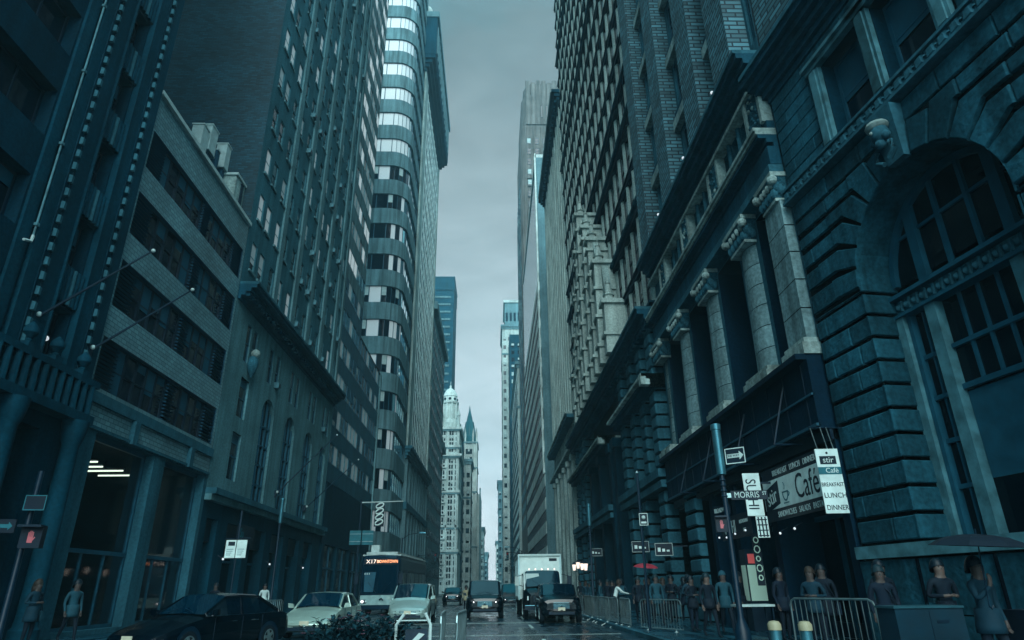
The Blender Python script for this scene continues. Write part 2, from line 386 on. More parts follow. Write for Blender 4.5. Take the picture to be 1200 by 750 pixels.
def shell(mb, fr, u0, u1, v0, v1, depth, m, roof='roof_felt', near=True, far=True):
    if near: mb.quad(fr(u0, v0), fr(u0, v1), fr(u0, v1, -depth), fr(u0, v0, -depth), m)
    if far: mb.quad(fr(u1, v0), fr(u1, v1), fr(u1, v1, -depth), fr(u1, v0, -depth), m)
    mb.quad(fr(u0, v1), fr(u1, v1), fr(u1, v1, -depth), fr(u0, v1, -depth), roof)
    mb.quad(fr(u0, v0, -depth), fr(u1, v0, -depth), fr(u1, v1, -depth), fr(u0, v1, -depth), m)
def cornice(mb, fr, u0, u1, v0, v1, d, m, steps=4, dent=0, dm=None, ends=True):
    """stepped cornice: each course juts further"""
    for i in range(steps):
        a = v0+(v1-v0)*i/steps; b = v0+(v1-v0)*(i+1)/steps; dd = d*((i+1)/steps)**1.3
        mb.fbox(fr, u0-(dd*.6 if ends else 0), u1+(dd*.6 if ends else 0), a, b, -.05, dd, m)
    if dent:
        n = int((u1-u0)/dent)
        a = v0+(v1-v0)*.48
        for i in range(n):
            u = u0+(i+.5)*dent; mb.fbox(fr, u-dent*.27, u+dent*.27, a-.24*(v1-v0), a, 0, d*.62, dm or m)
# ================================================================== SETTING
def struct(name, mb, smooth=False):
    o = mb.build(name, None, None, smooth); o['kind'] = 'structure'; return o
KL, KR = -11.6, 4.75          # kerb lines
def asphalt(name, c, wet=True):
    c = tone(c); m, nt, N, Lk, b = new_mat(name)
    tc = N.new('ShaderNodeTexCoord')
    n1 = N.new('ShaderNodeTexNoise'); n1.inputs['Scale'].default_value = .45; n1.inputs['Detail'].default_value = 6; n1.inputs['Roughness'].default_value = .65
    n2 = N.new('ShaderNodeTexNoise'); n2.inputs['Scale'].default_value = 60; n2.inputs['Detail'].default_value = 3
    mp = N.new('ShaderNodeMapping'); mp.inputs['Scale'].default_value = (1.6, .12, 1); n3 = N.new('ShaderNodeTexNoise'); n3.inputs['Scale'].default_value = 1.2; n3.inputs['Detail'].default_value = 4
    for n in (n1, n2): Lk.new(tc.outputs['Object'], n.inputs['Vector'])
    Lk.new(tc.outputs['Object'], mp.inputs['Vector']); Lk.new(mp.outputs[0], n3.inputs['Vector'])
    mx = N.new('ShaderNodeMath'); mx.operation = 'ADD'; Lk.new(n1.outputs[0], mx.inputs[0]); Lk.new(n3.outputs[0], mx.inputs[1])
    r = N.new('ShaderNodeMapRange'); r.inputs['From Min'].default_value = .8; r.inputs['From Max'].default_value = 1.2; r.inputs['To Min'].default_value = .10 if wet else .4; r.inputs['To Max'].default_value = .42 if wet else .8
    Lk.new(mx.outputs[0], r.inputs['Value']); Lk.new(r.outputs[0], b.inputs['Roughness'])
    cr = N.new('ShaderNodeMapRange'); cr.inputs['From Min'].default_value = .8; cr.inputs['From Max'].default_value = 1.2; cr.inputs['To Min'].default_value = .55; cr.inputs['To Max'].default_value = 1.35
    Lk.new(mx.outputs[0], cr.inputs['Value']); s = N.new('ShaderNodeVectorMath'); s.operation = 'SCALE'; s.inputs[0].default_value = c; Lk.new(cr.outputs[0], s.inputs['Scale']); Lk.new(s.outputs[0], b.inputs['Base Color'])
    bp = N.new('ShaderNodeBump'); bp.inputs['Strength'].default_value = .25; bp.inputs['Distance'].default_value = .01; Lk.new(n2.outputs[0], bp.inputs['Height']); Lk.new(bp.outputs[0], b.inputs['Normal'])
    return m
M['asphalt'] = asphalt('wet asphalt', (.022, .045, .052)); M['paving'] = asphalt('wet paving', (.05, .09, .10)); M['dirt'] = asphalt('city ground', (.04, .06, .065), False)
M['road_paint'] = plain('worn road paint', (.42, .48, .47), .45, nv=.6, nsc=5)
g = MB(); g.quad((-700, -250, -.01), (700, -250, -.01), (700, 1000, -.01), (-700, 1000, -.01), 'dirt'); struct('ground', g)
g = MB(); g.quad((KL, -60, 0), (KR, -60, 0), (KR, 900, 0), (KL, 900, 0), 'asphalt'); g.quad((KL-30, -60, .0), (KL, -60, 0), (KL, 14.5, 0), (KL-30, 14.5, 0), 'asphalt'); struct('road', g)
for nm, x0, x1, y0 in (('pavement', -14.6, KL, 22.4), ('pavement', KR, 11.5, -40)):
    g = MB(); kx = x1 if x1 == KL else x0; s = -1 if x1 == KL else 1
    g.box(min(kx, kx+s*.18), max(kx, kx+s*.18), y0, 900, -.02, .14, 'kerb')
    xa, xb = (x0, x1-.18) if s < 0 else (x0+.18, x1)
    g.quad((xa, y0, .136), (xb, y0, .136), (xb, 900, .136), (xa, 900, .136), 'paving')
    struct(nm, g)
g = MB()
for k in range(26):          # worn lane dashes and a stop line
    for x in (-5.1, -1.4, 1.6):
        y = 20+k*9.0; g.box(x-.06, x+.06, y, y+3.0, .003, .005, 'road_paint')
g.box(KL+.5, KR-.3, 33.6, 34.0, .003, .005, 'road_paint')
g.box(KL+6, KR-.3, 21.6, 21.85, .003, .005, 'road_paint'); g.box(KL+7, KR-.3, 24.9, 25.1, .003, .005, 'road_paint')
struct('road_marking', g)

# ================================================================== R3 rusticated corner building (turned a little off the street)
D3 = Vector((0.12952, -0.99158, 0)); N3 = Vector((-0.99158, -0.12952, 0))
F3 = Fr((9, 16.45, 0), D3, N3)
b3 = Bld('stone_building', 'near right stone building with rusticated blocks and a deep arched window', (9, 16.45, 0))
def voussoir(mb, cx, cz, r0, r1f, a0, a1, d0, d1, m, c=.035):
    """wedge stone of an arch, outer end free (r1f gives the outer radius at an angle)"""
    q = [(r0, a0), (r1f(a0), a0), (r1f(a1), a1), (r0, a1)]
    P2 = [(cx+r*math.cos(a), cz+r*math.sin(a)) for r, a in q]
    mx = sum(p[0] for p in P2)/4; mz = sum(p[1] for p in P2)/4
    ins = [(p[0]+(mx-p[0])*.07, p[1]+(mz-p[1])*.06) for p in P2]
    vs = [F3(u, v, d0) for u, v in P2]+[F3(u, v, d1-c) for u, v in P2]+[F3(u, v, d1) for u, v in ins]
    fs = [(8, 9, 10, 11)]
    for k in range(4):
        n = (k+1) % 4; fs += [(k, n, 4+n, 4+k), (4+k, 4+n, 8+n, 8+k)]
    mb.add(vs, fs, m)
ARCH = [4.25, 12.2]; AR, ZS, DEP = 2.25, 8.35, .95
w = MB(); core = MB()
S1 = 19.5
# core wall with openings (dark joints show it between the blocks)
core.quad(F3(0, 0), F3(S1, 0), F3(S1, 2.05), F3(0, 2.05), 'rust_joint')
e = [0]; [e.extend((c-AR, c+AR)) for c in ARCH]; e.append(S1)
for i in range(0, len(e), 2): core.quad(F3(e[i], 2.05), F3(e[i+1], 2.05), F3(e[i+1], ZS), F3(e[i], ZS), 'rust_joint')
for i in range(0, len(e), 2): core.quad(F3(e[i], ZS), F3(e[i+1], ZS), F3(e[i+1], 12.0), F3(e[i], 12.0), 'rust_joint')
NA = 24
for c in ARCH:
    pts = [(c-AR*math.cos(math.pi*k/NA), ZS+AR*math.sin(math.pi*k/NA)) for k in range(NA+1)]
    for (u0, v0), (u1, v1) in zip(pts, pts[1:]):
        core.quad(F3(u0, v0), F3(u1, v1), F3(u1, 12.0), F3(u0, 12.0), 'rust_joint')
        core.quad(F3(u0, v0, .1), F3(u1, v1, .1), F3(u1, v1, -DEP), F3(u0, v0, -DEP), 'rust_stone')
    # jamb blocks (the reveal) with the same courses as the front
    z = 2.36
    while z < ZS-.02:
        for sgn in (-1, 1):
            u = c+sgn*AR
            mbf = Fr(F3(u, 0, 0), N3, D3*(-sgn))
            w.block(mbf, -DEP+.02, .085, z+.045, z+.545, -.02, .05, 'rust_stone', .022)
        z += .585
shell(core, F3, 0, S1, 0, 34, 22, 'dark_granite')
# rusticated courses of the piers
k = 0; z = 2.36
edges = [(0.02, ARCH[0]-AR), (ARCH[0]+AR, ARCH[1]-AR), (ARCH[1]+AR, S1)]
while z < ZS-.05:
    h = min(.585, ZS-z)
    for (a, b) in edges:
        aa, bb = a, b
        zc = z+h/2
        if z+h > ZS+.02: break
        if zc > ZS:         # above the springing the courses run up to the voussoirs
            RO = 3.2
            dz = zc-ZS
            dt_ = min(z+h-ZS, RO); ext = math.sqrt(max(0, RO*RO-dt_*dt_))
            if a > .1: aa = [c for c in ARCH if c < a][-1]+ext
            if b < S1: bb = [c for c in ARCH if c > b-3][0]-ext
            if bb-aa < .1: continue
        u = aa; off = k % 2
        first = True
        while u < bb-.01:
            L = (.42 if off else 1.25) if first else random.uniform(1.0, 1.5)
            first = False
            v = min(bb, u+L)
            if bb-v < .4: v = bb
            w.block(F3, u+.02, v-.02, z+.05, z+h-.05, -.02, .075, 'rust_stone', .022)
            u = v
    z += .585; k += 1
for c in []:
    n = 13
    def ro(a):
        return min(3.22, (11.9-ZS)/max(.01, math.sin(a)))
    for k in range(n):
        a0 = math.pi*k/n+.017; a1 = math.pi*(k+1)/n-.017
        voussoir(w, c, ZS, AR, ro, a0, a1, -.02, .135, 'rust_stone', .05)
def poly_block(mb, pts, d0, d1, m, c=.028):
    xs = [p[0] for p in pts]; zs = [p[1] for p in pts]; mx, mz = (min(xs)+max(xs))/2, (min(zs)+max(zs))/2; sx, sz = 1-2*c/(max(xs)-min(xs)), 1-2*c/(max(zs)-min(zs)); n = len(pts)
    vs = [F3(u, v, d0) for u, v in pts]+[F3(u, v, d1-c) for u, v in pts]+[F3(mx+(u-mx)*sx, mz+(v-mz)*sz, d1) for u, v in pts]
    mb.add(vs, [tuple(range(2*n, 3*n))]+[f for k in range(n) for f in ((k, (k+1) % n, n+(k+1) % n, n+k), (n+k, n+(k+1) % n, 2*n+(k+1) % n, 2*n+k))], m)
for ci, c in enumerate(ARCH):            # crossetted voussoirs: each turns into a level course of the pier
    n = 13; RO = 3.05; ZT = 11.38; gp = .05
    lim = [(.02, 8.2), (8.25, S1)][ci]
    for k in range(n):
        a0, a1 = math.pi*k/n, math.pi*(k+1)/n; mid = (a0+a1)/2
        P_ = lambda r, a: (c+r*math.cos(a), ZS+r*math.sin(a))
        def out(a):
            r = RO if RO*math.sin(a) < ZT-ZS-.12 else (ZT-ZS)/math.sin(a)
            return P_(r, a)
        e0, e1 = a0+.017, a1-.017
        if 4 < k < 8 or abs(k-6) < 2:
            poly_block(w, [P_(AR, e0), out(e0), out(e1), P_(AR, (e0+e1)/2), ] if False else [P_(AR, e0), out(e0), out(e1), P_(AR, e1)], -.02, .12, 'rust_stone')
        else:
            sg = 1 if mid < math.pi/2 else -1
            lo, hi = (e0, e1) if sg > 0 else (e1, e0)
            ol, oh = out(lo), out(hi); zl, zh = ol[1]+gp, (oh[1] if abs(k-6) > 2 else ZT)-gp
            edge = lim[1] if sg > 0 else lim[0]
            far_ = max(ol[0], oh[0]) if sg > 0 else min(ol[0], oh[0])
            split = far_+sg*(.12+.5*(k % 2)); split = min(split, edge) if sg > 0 else max(split, edge)
            poly_block(w, [P_(AR, lo), (ol[0], zl), (split, zl), (split, zh), (oh[0], zh), P_(AR, hi)], -.02, .12, 'rust_stone')
            u = split
            while (edge-u)*sg > .25:
                v = u+sg*random.uniform(.9, 1.4)
                if (edge-v)*sg < .35: v = edge
                w.block(F3, min(u, v)+.02, max(u, v)-.02, zl, zh, -.02, .075, 'rust_stone', .022); u = v
u = .02
while u < S1-.3:
    v = min(S1, u+random.uniform(1.2, 1.7)); w.block(F3, u+.015, v-.015, 11.42, 11.94, -.02, .075, 'rust_stone', .022); u = v
b3.part('wall', core)
b3.part('stonework', w)
# plinth and sill course
p = MB(); p.fbox(F3, -.02, S1, 0, .9, 0, .22, 'rust_stone'); p.fbox(F3, -.02, S1, .93, 2.0, 0, .16, 'rust_stone'); p.fbox(F3, -.02, S1, 2.05, 2.33, -1.0, .24, 'frame_light')
for u in (1.9, 3.9, 5.6, 7.4, 9.5): p.fbox(F3, u-.015, u+.015, .0, 2.0, .1, .225, 'rust_joint')
b3.part('plinth', p)
# carved frieze
p = MB(); p.fbox(F3, -.05, S1, 12.0, 12.08, 0, .3, 'lime_dark'); p.fbox(F3, -.03, S1, 12.1, 12.42, 0, .2, 'carved'); p.fbox(F3, -.05, S1, 12.42, 12.5, 0, .28, 'lime_dark')
u = .1
while u < S1:                # running scroll
    p.add(*(lambda c: ([F3(u+c[i][0], 12.26+c[i][1], .19+c[i][2]) for i in range(len(c))], [(0, 1, 2, 3), (0, 4, 5, 1), (1, 5, 6, 2), (2, 6, 7, 3), (3, 7, 4, 0)]))([(-.09, -.1, .06), (.09, -.07, .06), (.06, .11, .06), (-.07, .09, .06), (-.14, -.14, 0), (.14, -.14, 0), (.14, .14, 0), (-.14, .14, 0)]), 'lime_dark')
    p.lathe([(.001, 0), (.05, .0), (.04, .05), (.001, .06)], F3(u+.17, 12.26, .2), 'lime_dark', 6)
    u += .34
b3.part('frieze', p)
# upper storey ashlar with paired windows
p = MB(); rows = [(12.75, 15.1)]; cols = []
for s0 in (2.45, 4.5, 8.4, 10.45, 14.3, 16.4): cols.append((s0, s0+1.58))
grid(p, F3, 0, S1, 12.5, 15.9, cols, rows, .45, 'rust_joint', 'dark_granite')
z = 12.52; k = 0
while z < 15.85:
    h = .42; u = 0.02; first = True
    while u < S1-.1:
        L = (.55 if k % 2 else 1.05) if first else random.uniform(.75, 1.25)
        first = False; v = min(S1, u+L)
        hit = [c for c in cols if v > c[0]-.5 and u < c[1]+.5 and z+h > 12.6 and z < 15.35]
        if not hit: p.block(F3, u+.008, v-.008, z+.01, z+h-.01, -.01, .05, 'rust_stone', .015)
        else:
            c = hit[0]
            if u < c[0]-.5-.08: p.block(F3, u+.008, c[0]-.5, z+.01, z+h-.01, -.01, .05, 'rust_stone', .015)
            v = c[1]+.52
        u = v
    z += .42; k += 1
b3.part('upper_wall', p)
p = MB()
for a, b in cols:
    p.fbox(F3, a-.44, a-.02, 12.6, 15.1, 0, .14, 'frame_light'); p.fbox(F3, b+.02, b+.44, 12.6, 15.1, 0, .14, 'frame_light')
    p.fbox(F3, a-.36, a-.12, 12.62, 15.08, .1, .19, 'frame_light'); p.fbox(F3, b+.12, b+.36, 12.62, 15.08, .1, .19, 'frame_light')
    p.fbox(F3, a-.5, b+.5, 15.11, 15.24, 0, .2, 'frame_light'); p.fbox(F3, a-.56, b+.56, 15.25, 15.36, 0, .3, 'frame_light')
b3.part('window_surround', p)
up3 = wt(1.58, 2.35, 'hung', .58, fm='frame', sub=True, bm_='blind_dim', fw=.1)
for a, b in cols: b3.win(up3, F3, (a+b)/2, 12.75, -.45)
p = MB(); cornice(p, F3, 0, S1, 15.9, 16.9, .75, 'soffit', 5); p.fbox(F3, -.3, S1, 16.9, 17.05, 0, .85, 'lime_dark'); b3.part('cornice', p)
# upper wall above the cornice
p = MB(); rows = [(18.2, 20.6), (22.2, 24.6), (26.2, 28.6), (30.2, 32.6)]
grid(p, F3, 0, S1, 17.05, 34, cols, rows, .4, 'brick_pier'); b3.part('attic_wall', p)
for a, b in cols:
    for c, d in rows: b3.win(up3, F3, (a+b)/2, c, -.4)
# big arched windows
for ci, c in enumerate(ARCH):
    fr = Fr(F3(c, 0, -DEP), D3, N3)
    f = MB()
    for s in (-1, 1):
        f.fbox(fr, s*2.24, s*1.99, 2.33, 7.5, .0, .3, 'frame_light'); f.fbox(fr, s*1.97, s*1.86, 2.33, 7.5, .0, .2, 'frame')
        f.fbox(fr, s*1.02, s*1.32, 2.33, 7.5, .0, .26, 'frame_light'); f.fbox(fr, s*1.34, s*1.4, 2.33, 7.5, .0, .16, 'frame')
    for z in (3.44, 4.43, 5.42, 6.4):
        for a, b in ((-1.86, -1.33), (1.33, 1.86)): f.fbox(fr, a, b, z-.05, z+.05, .0, .12, 'frame')
    for a in (-1.6, 1.6): f.fbox(fr, a-.025, a+.025, 2.4, 7.5, .02, .09, 'frame')
    f.fbox(fr, -1.02, 1.02, 5.4, 5.52, .0, .13, 'frame'); f.fbox(fr, -1.02, 1.02, 6.35, 6.45, .0, .12, 'frame')
    for a in (-.5, 0, .5): f.fbox(fr, a-.03, a+.03, 5.52, 7.5, .02, .1, 'frame')
    # arched head bars
    rr = 2.22
    for a in (-1.2, -.42, .42, 1.2):
        t = ZS+math.sqrt(rr*rr-a*a)-.1; wd = .13 if abs(a) > 1 else .05
        f.fbox(fr, a-wd, a+wd, 8.06, t, .02, .18 if abs(a) > 1 else .12, 'frame')
    f.fbox(fr, -2.0, 2.0, 9.45, 9.53, .02, .09, 'frame')
    for k in range(NA):
        a0 = math.pi*k/NA; a1 = math.pi*(k+1)/NA
        f.hexa([fr(rr*math.cos(a0), ZS+rr*math.sin(a0), 0), fr(rr*math.cos(a0), ZS+rr*math.sin(a0), .16), fr((rr-.16)*math.cos(a0), ZS+(rr-.16)*math.sin(a0), .16), fr((rr-.16)*math.cos(a0), ZS+(rr-.16)*math.sin(a0), 0),
                fr(rr*math.cos(a1), ZS+rr*math.sin(a1), 0), fr(rr*math.cos(a1), ZS+rr*math.sin(a1), .16), fr((rr-.16)*math.cos(a1), ZS+(rr-.16)*math.sin(a1), .16), fr((rr-.16)*math.cos(a1), ZS+(rr-.16)*math.sin(a1), 0)], 'frame')
    wo = b3.part('arched_window', f)
    gp = MB(); gp.quad(fr(-2.25, 2.3, .03), fr(2.25, 2.3, .03), fr(2.25, 7.5, .03), fr(-2.25, 7.5, .03), 'glass_shop')
    gp.add([fr(0, ZS, .03)]+[fr(rr*math.cos(math.pi*k/NA), ZS+rr*math.sin(math.pi*k/NA), .03) for k in range(NA+1)], [(0, k+1, k+2) for k in range(NA)], 'glass_shop')
    b3.part('pane', gp, parent=wo)
    sh = MB(); sh.quad(fr(-1.0, 3.5, .05), fr(1.0, 3.5, .05), fr(1.0, 5.35, .05), fr(-1.0, 5.35, .05), 'blind_dim'); b3.part('shade', sh, parent=wo)
    tr = MB(); tr.fbox(fr, -2.25, 2.25, 7.5, 7.58, 0, .34, 'frame'); tr.fbox(fr, -2.25, 2.25, 7.6, 7.95, 0, .2, 'carved'); tr.fbox(fr, -2.25, 2.25, 7.97, 8.07, 0, .36, 'frame')
    for k in range(17):
        u = -2.1+k*.26
        tr.ball(fr(u, 7.78, .2), .09, 'lime_dark', 6); tr.fbox(fr, u+.1, u+.15, 7.64, 7.92, .1, .26, 'lime_dark')
    b3.part('transom', tr, parent=wo)
# carved keystone head
kb = MB(); c = ARCH[0]
kb.hexa([F3(c-.26, 10.55, .05), F3(c-.26, 10.55, .24), F3(c+.26, 10.55, .24), F3(c+.26, 10.55, .05), F3(c-.4, 11.9, .05), F3(c-.4, 11.9, .4), F3(c+.4, 11.9, .4), F3(c+.4, 11.9, .05)], 'lime_dark')
kb.ball(F3(c+.02, 11.25, .5), .22, 'lime_dark', 12, 1.15); kb.ball(F3(c, 11.46, .5), .27, 'lime', 12, .55)
kb.ball(F3(c-.17, 11.12, .5), .11, 'lime_dark'); kb.ball(F3(c+.19, 11.12, .5), .11, 'lime_dark'); kb.ball(F3(c, 10.98, .52), .13, 'lime_dark'); kb.ball(F3(c, 11.25, .7), .05, 'lime')
kb.tube([F3(c-.25, 10.9, .45), F3(c-.32, 10.65, .45), F3(c-.12, 10.5, .45)], .06, 'lime_dark'); kb.tube([F3(c+.25, 10.9, .5), F3(c+.32, 10.65, .5), F3(c+.12, 10.5, .5)], .07, 'lime_dark')
b3.part('keystone', kb, smooth='auto')
b3.finish()

# ================================================================== R4 column building with the cafe
b4 = Bld('column_building', 'right hand brick building with tall stone columns over the shops', (9, 24, 0))
U0, U1 = 16.55, 32.4
core = MB()
colu = [19.9, 24.0, 28.1]
bays = [(17.75, 19.0), (20.8, 23.1), (24.9, 27.2), (29.0, 31.2)]
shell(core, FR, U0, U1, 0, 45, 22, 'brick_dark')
grid(core, FR, U0, U1, 7.45, 13.1, bays, [(7.5, 13.05)], 1.3, 'lime_dark', 'bay_dark')  # reveals coloured dark to stand for shade in the deep bays
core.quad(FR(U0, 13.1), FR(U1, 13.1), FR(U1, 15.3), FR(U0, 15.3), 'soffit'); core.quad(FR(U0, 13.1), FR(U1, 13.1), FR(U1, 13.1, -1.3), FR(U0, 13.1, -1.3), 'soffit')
b4.part('wall', core)
# shop level: dark beam, recessed shopfronts, quoined pier
p = MB(); p.fbox(FR, U0, U1, 5.3, 7.2, -.2, .45, 'bay_dark'); p.fbox(FR, U0, U1, 7.2, 7.36, -.2, .75, 'bay_dark'); p.fbox(FR, U0, U1, 5.0, 5.3, -.3, .2, 'metal_dark')
for k in range(13): p.fbox(FR, U0+.4+k*1.22, U0+.43+k*1.22, 5.35, 7.15, .4, .47, 'metal_dark')
p.fbox(FR, U0, U1, 6.2, 6.26, .4, .5, 'frame'); p.fbox(FR, U0, U1, 5.36, 5.44, .4, .52, 'frame')
for u in (18.2, 21.4, 25.0, 28.2): p.tube([FR(u, 6.9, .46), FR(u, 5.2, 1.0)], .03, 'metal_dark', 6); p.tube([FR(u, 5.2, .2), FR(u, 5.2, 1.0)], .03, 'metal_dark', 6)
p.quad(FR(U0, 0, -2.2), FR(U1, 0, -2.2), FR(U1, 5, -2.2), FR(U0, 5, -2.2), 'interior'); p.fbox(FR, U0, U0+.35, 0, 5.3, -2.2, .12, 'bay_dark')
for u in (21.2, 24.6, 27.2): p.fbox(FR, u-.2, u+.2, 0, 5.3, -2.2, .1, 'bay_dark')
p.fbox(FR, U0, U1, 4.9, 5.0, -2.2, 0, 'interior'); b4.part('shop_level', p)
p = MB()
for u0, u1 in ((16.95, 20.9), (21.45, 24.35), (24.85, 26.95)):
    n = 3
    for k in range(n):
        a = u0+(u1-u0)*k/n; b = u0+(u1-u0)*(k+1)/n
        p.fbox(FR, a+.03, b-.03, .12, .5, -1.2, -1.1, 'frame_dark'); p.quad(FR(a+.05, .5, -1.15), FR(b-.05, .5, -1.15), FR(b-.05, 3.3, -1.15), FR(a+.05, 3.3, -1.15), 'glass_shop')
        p.fbox(FR, a, a+.08, .1, 3.4, -1.22, -1.06, 'frame')
    p.fbox(FR, u0, u1, 3.3, 3.45, -1.22, -1.05, 'frame')
b4.part('shopfront', p)
p = MB()
for k in range(9): p.block(FR, 28.6, 30.2, .2+k*.62, .2+k*.62+.5, 0, .34, 'lime_dark', .05)
p.fbox(FR, 28.7, 30.1, 0, 5.9, -.4, .22, 'rust_joint'); b4.part('quoin_pier', p)
def column(mb, u, v0, v1, r, m, flat=False):
    n = 14
    def ring(v, rr): return [FR(u-rr*math.cos(math.pi*k/n)*1.05, v, -.42+rr*1.0*math.sin(math.pi*k/n)**.6) for k in range(n+1)]
    H = v1-v0; nb = 6
    for i in range(nb):          # drums
        a = v0+H*i/nb; b = v0+H*(i+1)/nb-.03
        r0 = r*(1-.1*i/nb); r1 = r*(1-.1*(i+1)/nb)
        q0 = ring(a, r0); q1 = ring(b, r1)
        mb.add(q0+q1, [(k, k+1, n+2+k, n+1+k) for k in range(n)], m)
        j0 = ring(b, r1*.965); j1 = ring(b+.03, r1*.965)
        mb.add(j0+j1, [(k, k+1, n+2+k, n+1+k) for k in range(n)], 'rust_joint')
def capital(mb, u, v, w_, hh, d):
    mb.fbox(FR, u-w_*.9, u+w_*.9, v, v+.1, -.1, d*.95, 'lime')
    mb.hexa([FR(u-w_*.85, v+.1, -.1), FR(u-w_*.85, v+.1, d*.85), FR(u+w_*.85, v+.1, d*.85), FR(u+w_*.85, v+.1, -.1), FR(u-w_*1.15, v+hh-.15, -.1), FR(u-w_*1.15, v+hh-.15, d*1.15), FR(u+w_*1.15, v+hh-.15, d*1.15), FR(u+w_*1.15, v+hh-.15, -.1)], 'carved')
    for k in range(5):           # leaves and volutes
        uu = u-w_*.8+k*w_*.4
        mb.ball(FR(uu, v+.28, d*.9), .12, 'lime_dark', 6, 1.5); mb.ball(FR(uu, v+hh*.62, d*1.02), .11, 'lime', 6, 1.3)
    for k in range(3): mb.ball(FR(u-w_*.95, v+.3+.1*k, d*.25*(k+1)), .12, 'lime_dark', 6, 1.5)
    for s in (-1, 1): mb.ball(FR(u+s*w_*1.08, v+hh-.28, d*1.08), .16, 'lime', 8)
    mb.fbox(FR, u-w_*1.2, u+w_*1.2, v+hh-.15, v+hh, -.1, d*1.22, 'lime')
for u in colu+[31.85]:
    c = MB(); column(c, u, 7.85, 12.35, .72 if u < 31 else .5, 'lime_col'); co = b4.part('column', c, smooth='auto')
    q = MB(); q.fbox(FR, u-1.0, u+1.0, 7.36, 7.7, -.6, .56, 'lime'); q.fbox(FR, u-.93, u+.93, 7.7, 7.85, -.6, .48, 'lime'); b4.part('base', q, parent=co)
    q = MB(); capital(q, u, 12.35, .78, .95, .44); b4.part('capital', q, parent=co)
q = MB(); q.fbox(FR, 16.6, 17.75, 7.85, 12.35, -.1, .3, 'lime_col')
for k in range(1, 5): q.fbox(FR, 16.58, 17.77, 7.85+k*.9, 7.87+k*.9, -.1, .304, 'rust_joint')
q.fbox(FR, 16.5, 17.9, 7.36, 7.7, -.1, .5, 'lime'); q.fbox(FR, 16.55, 17.82, 7.7, 7.85, -.1, .42, 'lime')
co = b4.part('pilaster', q); q = MB(); capital(q, 17.17, 12.35, .56, .95, .4); b4.part('capital', q, parent=co)
tallw = wt(2.3, 5.5, 'grid', 0, fm='frame_dark', nx=3, ny=4, fw=.14, mt=.045)
talln = wt(1.25, 5.5, 'grid', 0, fm='frame_dark', nx=2, ny=4, fw=.14, mt=.045)
for a, b in bays: b4.win(talln if b-a < 1.5 else tallw, FR, (a+b)/2, 7.5, -1.3)
# entablature
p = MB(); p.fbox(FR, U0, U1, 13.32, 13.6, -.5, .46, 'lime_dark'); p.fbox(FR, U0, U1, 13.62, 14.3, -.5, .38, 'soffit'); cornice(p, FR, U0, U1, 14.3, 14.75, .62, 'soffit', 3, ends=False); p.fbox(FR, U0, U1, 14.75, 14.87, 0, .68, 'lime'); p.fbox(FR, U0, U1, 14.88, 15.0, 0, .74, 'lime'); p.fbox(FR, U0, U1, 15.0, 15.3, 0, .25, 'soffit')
b4.part('entablature', p)
# attic storey: small lights between carved panels
p = MB(); ac = []
for u in [17.9, 22.0, 26.1]:
    for k in range(3): ac.append((u+.2+k*.98, u+.2+k*.98+.78))
grid(p, FR, U0, U1, 15.3, 17.0, ac, [(15.45, 16.85)], .5, 'lime_dark'); b4.part('attic_wall', p)
aw = wt(.78, 1.4, 'plain', 0, fm='frame')
for a, b in ac: b4.win(aw, FR, (a+b)/2, 15.45, -.5)
for u in (17.2, 21.35, 25.45, 29.6):
    p = MB(); p.fbox(FR, u-.42, u+.42, 15.3, 17.0, 0, .3, 'carved'); p.fbox(FR, u-.62, u-.45, 15.3, 17.0, 0, .36, 'lime'); p.fbox(FR, u+.45, u+.62, 15.3, 17.0, 0, .36, 'lime')
    for k in range(26): p.ball(FR(u+random.uniform(-.34, .34), 15.42+random.random()*1.45, .3), random.uniform(.05, .1), random.choice(['lime_dark', 'carved', 'lime']), 5)
    b4.part('carved_panel', p)
for a, b in ac: p = MB(); p.tube([FR(b+.1, 15.35, .08), FR(b+.1, 16.95, .08)], .1, 'lime_dark', 8); b4.part('colonnette', p)
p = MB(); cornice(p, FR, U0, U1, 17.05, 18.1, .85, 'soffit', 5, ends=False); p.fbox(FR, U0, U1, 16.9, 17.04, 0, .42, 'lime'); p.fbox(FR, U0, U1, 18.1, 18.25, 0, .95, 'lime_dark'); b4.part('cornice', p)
# brick storeys: projecting brick piers, recessed window bays with pale spandrels
pu = [18.0, 21.4, 26.0, 30.8]
bw = []
for a, b in zip(pu, pu[1:]):
    u0, u1 = a+.95, b-.95; h = (u1-u0)/2
    bw += [(u0+.12, u0+h-.08), (u0+h+.08, u1-.12)]
bw = [(16.62, 17.0)]+bw
rows = [(18.9+k*3.9, 18.9+k*3.9+2.7) for k in range(6)]
p = MB(); grid(p, Fr((9, 0, 0), (0, 1, 0), (-1, 0, 0)), U0, U1, 18.1, 45, bw, rows, .18, 'lime_dark'); b4.part('upper_wall', p)
p = MB()
for u in pu:
    p.fbox(FR, u-.85, u+.85, 18.3, 44, 0, .75, 'brick_pier')
b4.part('brick_pier', p)
for a, b in zip(pu, pu[1:]):
    for c, d in rows:
        p = MB(); p.fbox(FR, a+.85, b-.85, d+.12, d+.62, 0, .3, 'lime'); p.fbox(FR, a+.85, b-.85, d+.62, d+1.15, 0, .16, 'soffit')
        p.tube([FR((a+b)/2, c, .05), FR((a+b)/2, d, .05)], .09, 'lime_dark'); b4.part('spandrel', p)
ws = {}
for a, b in bw:
    key = round(b-a, 2)
    if key not in ws: ws[key] = wset(b-a, 2.7, 4, .4, bm_='blind_dim')
    for c, d in rows: b4.win(random.choice(ws[key]), FR, (a+b)/2, c, -.18)
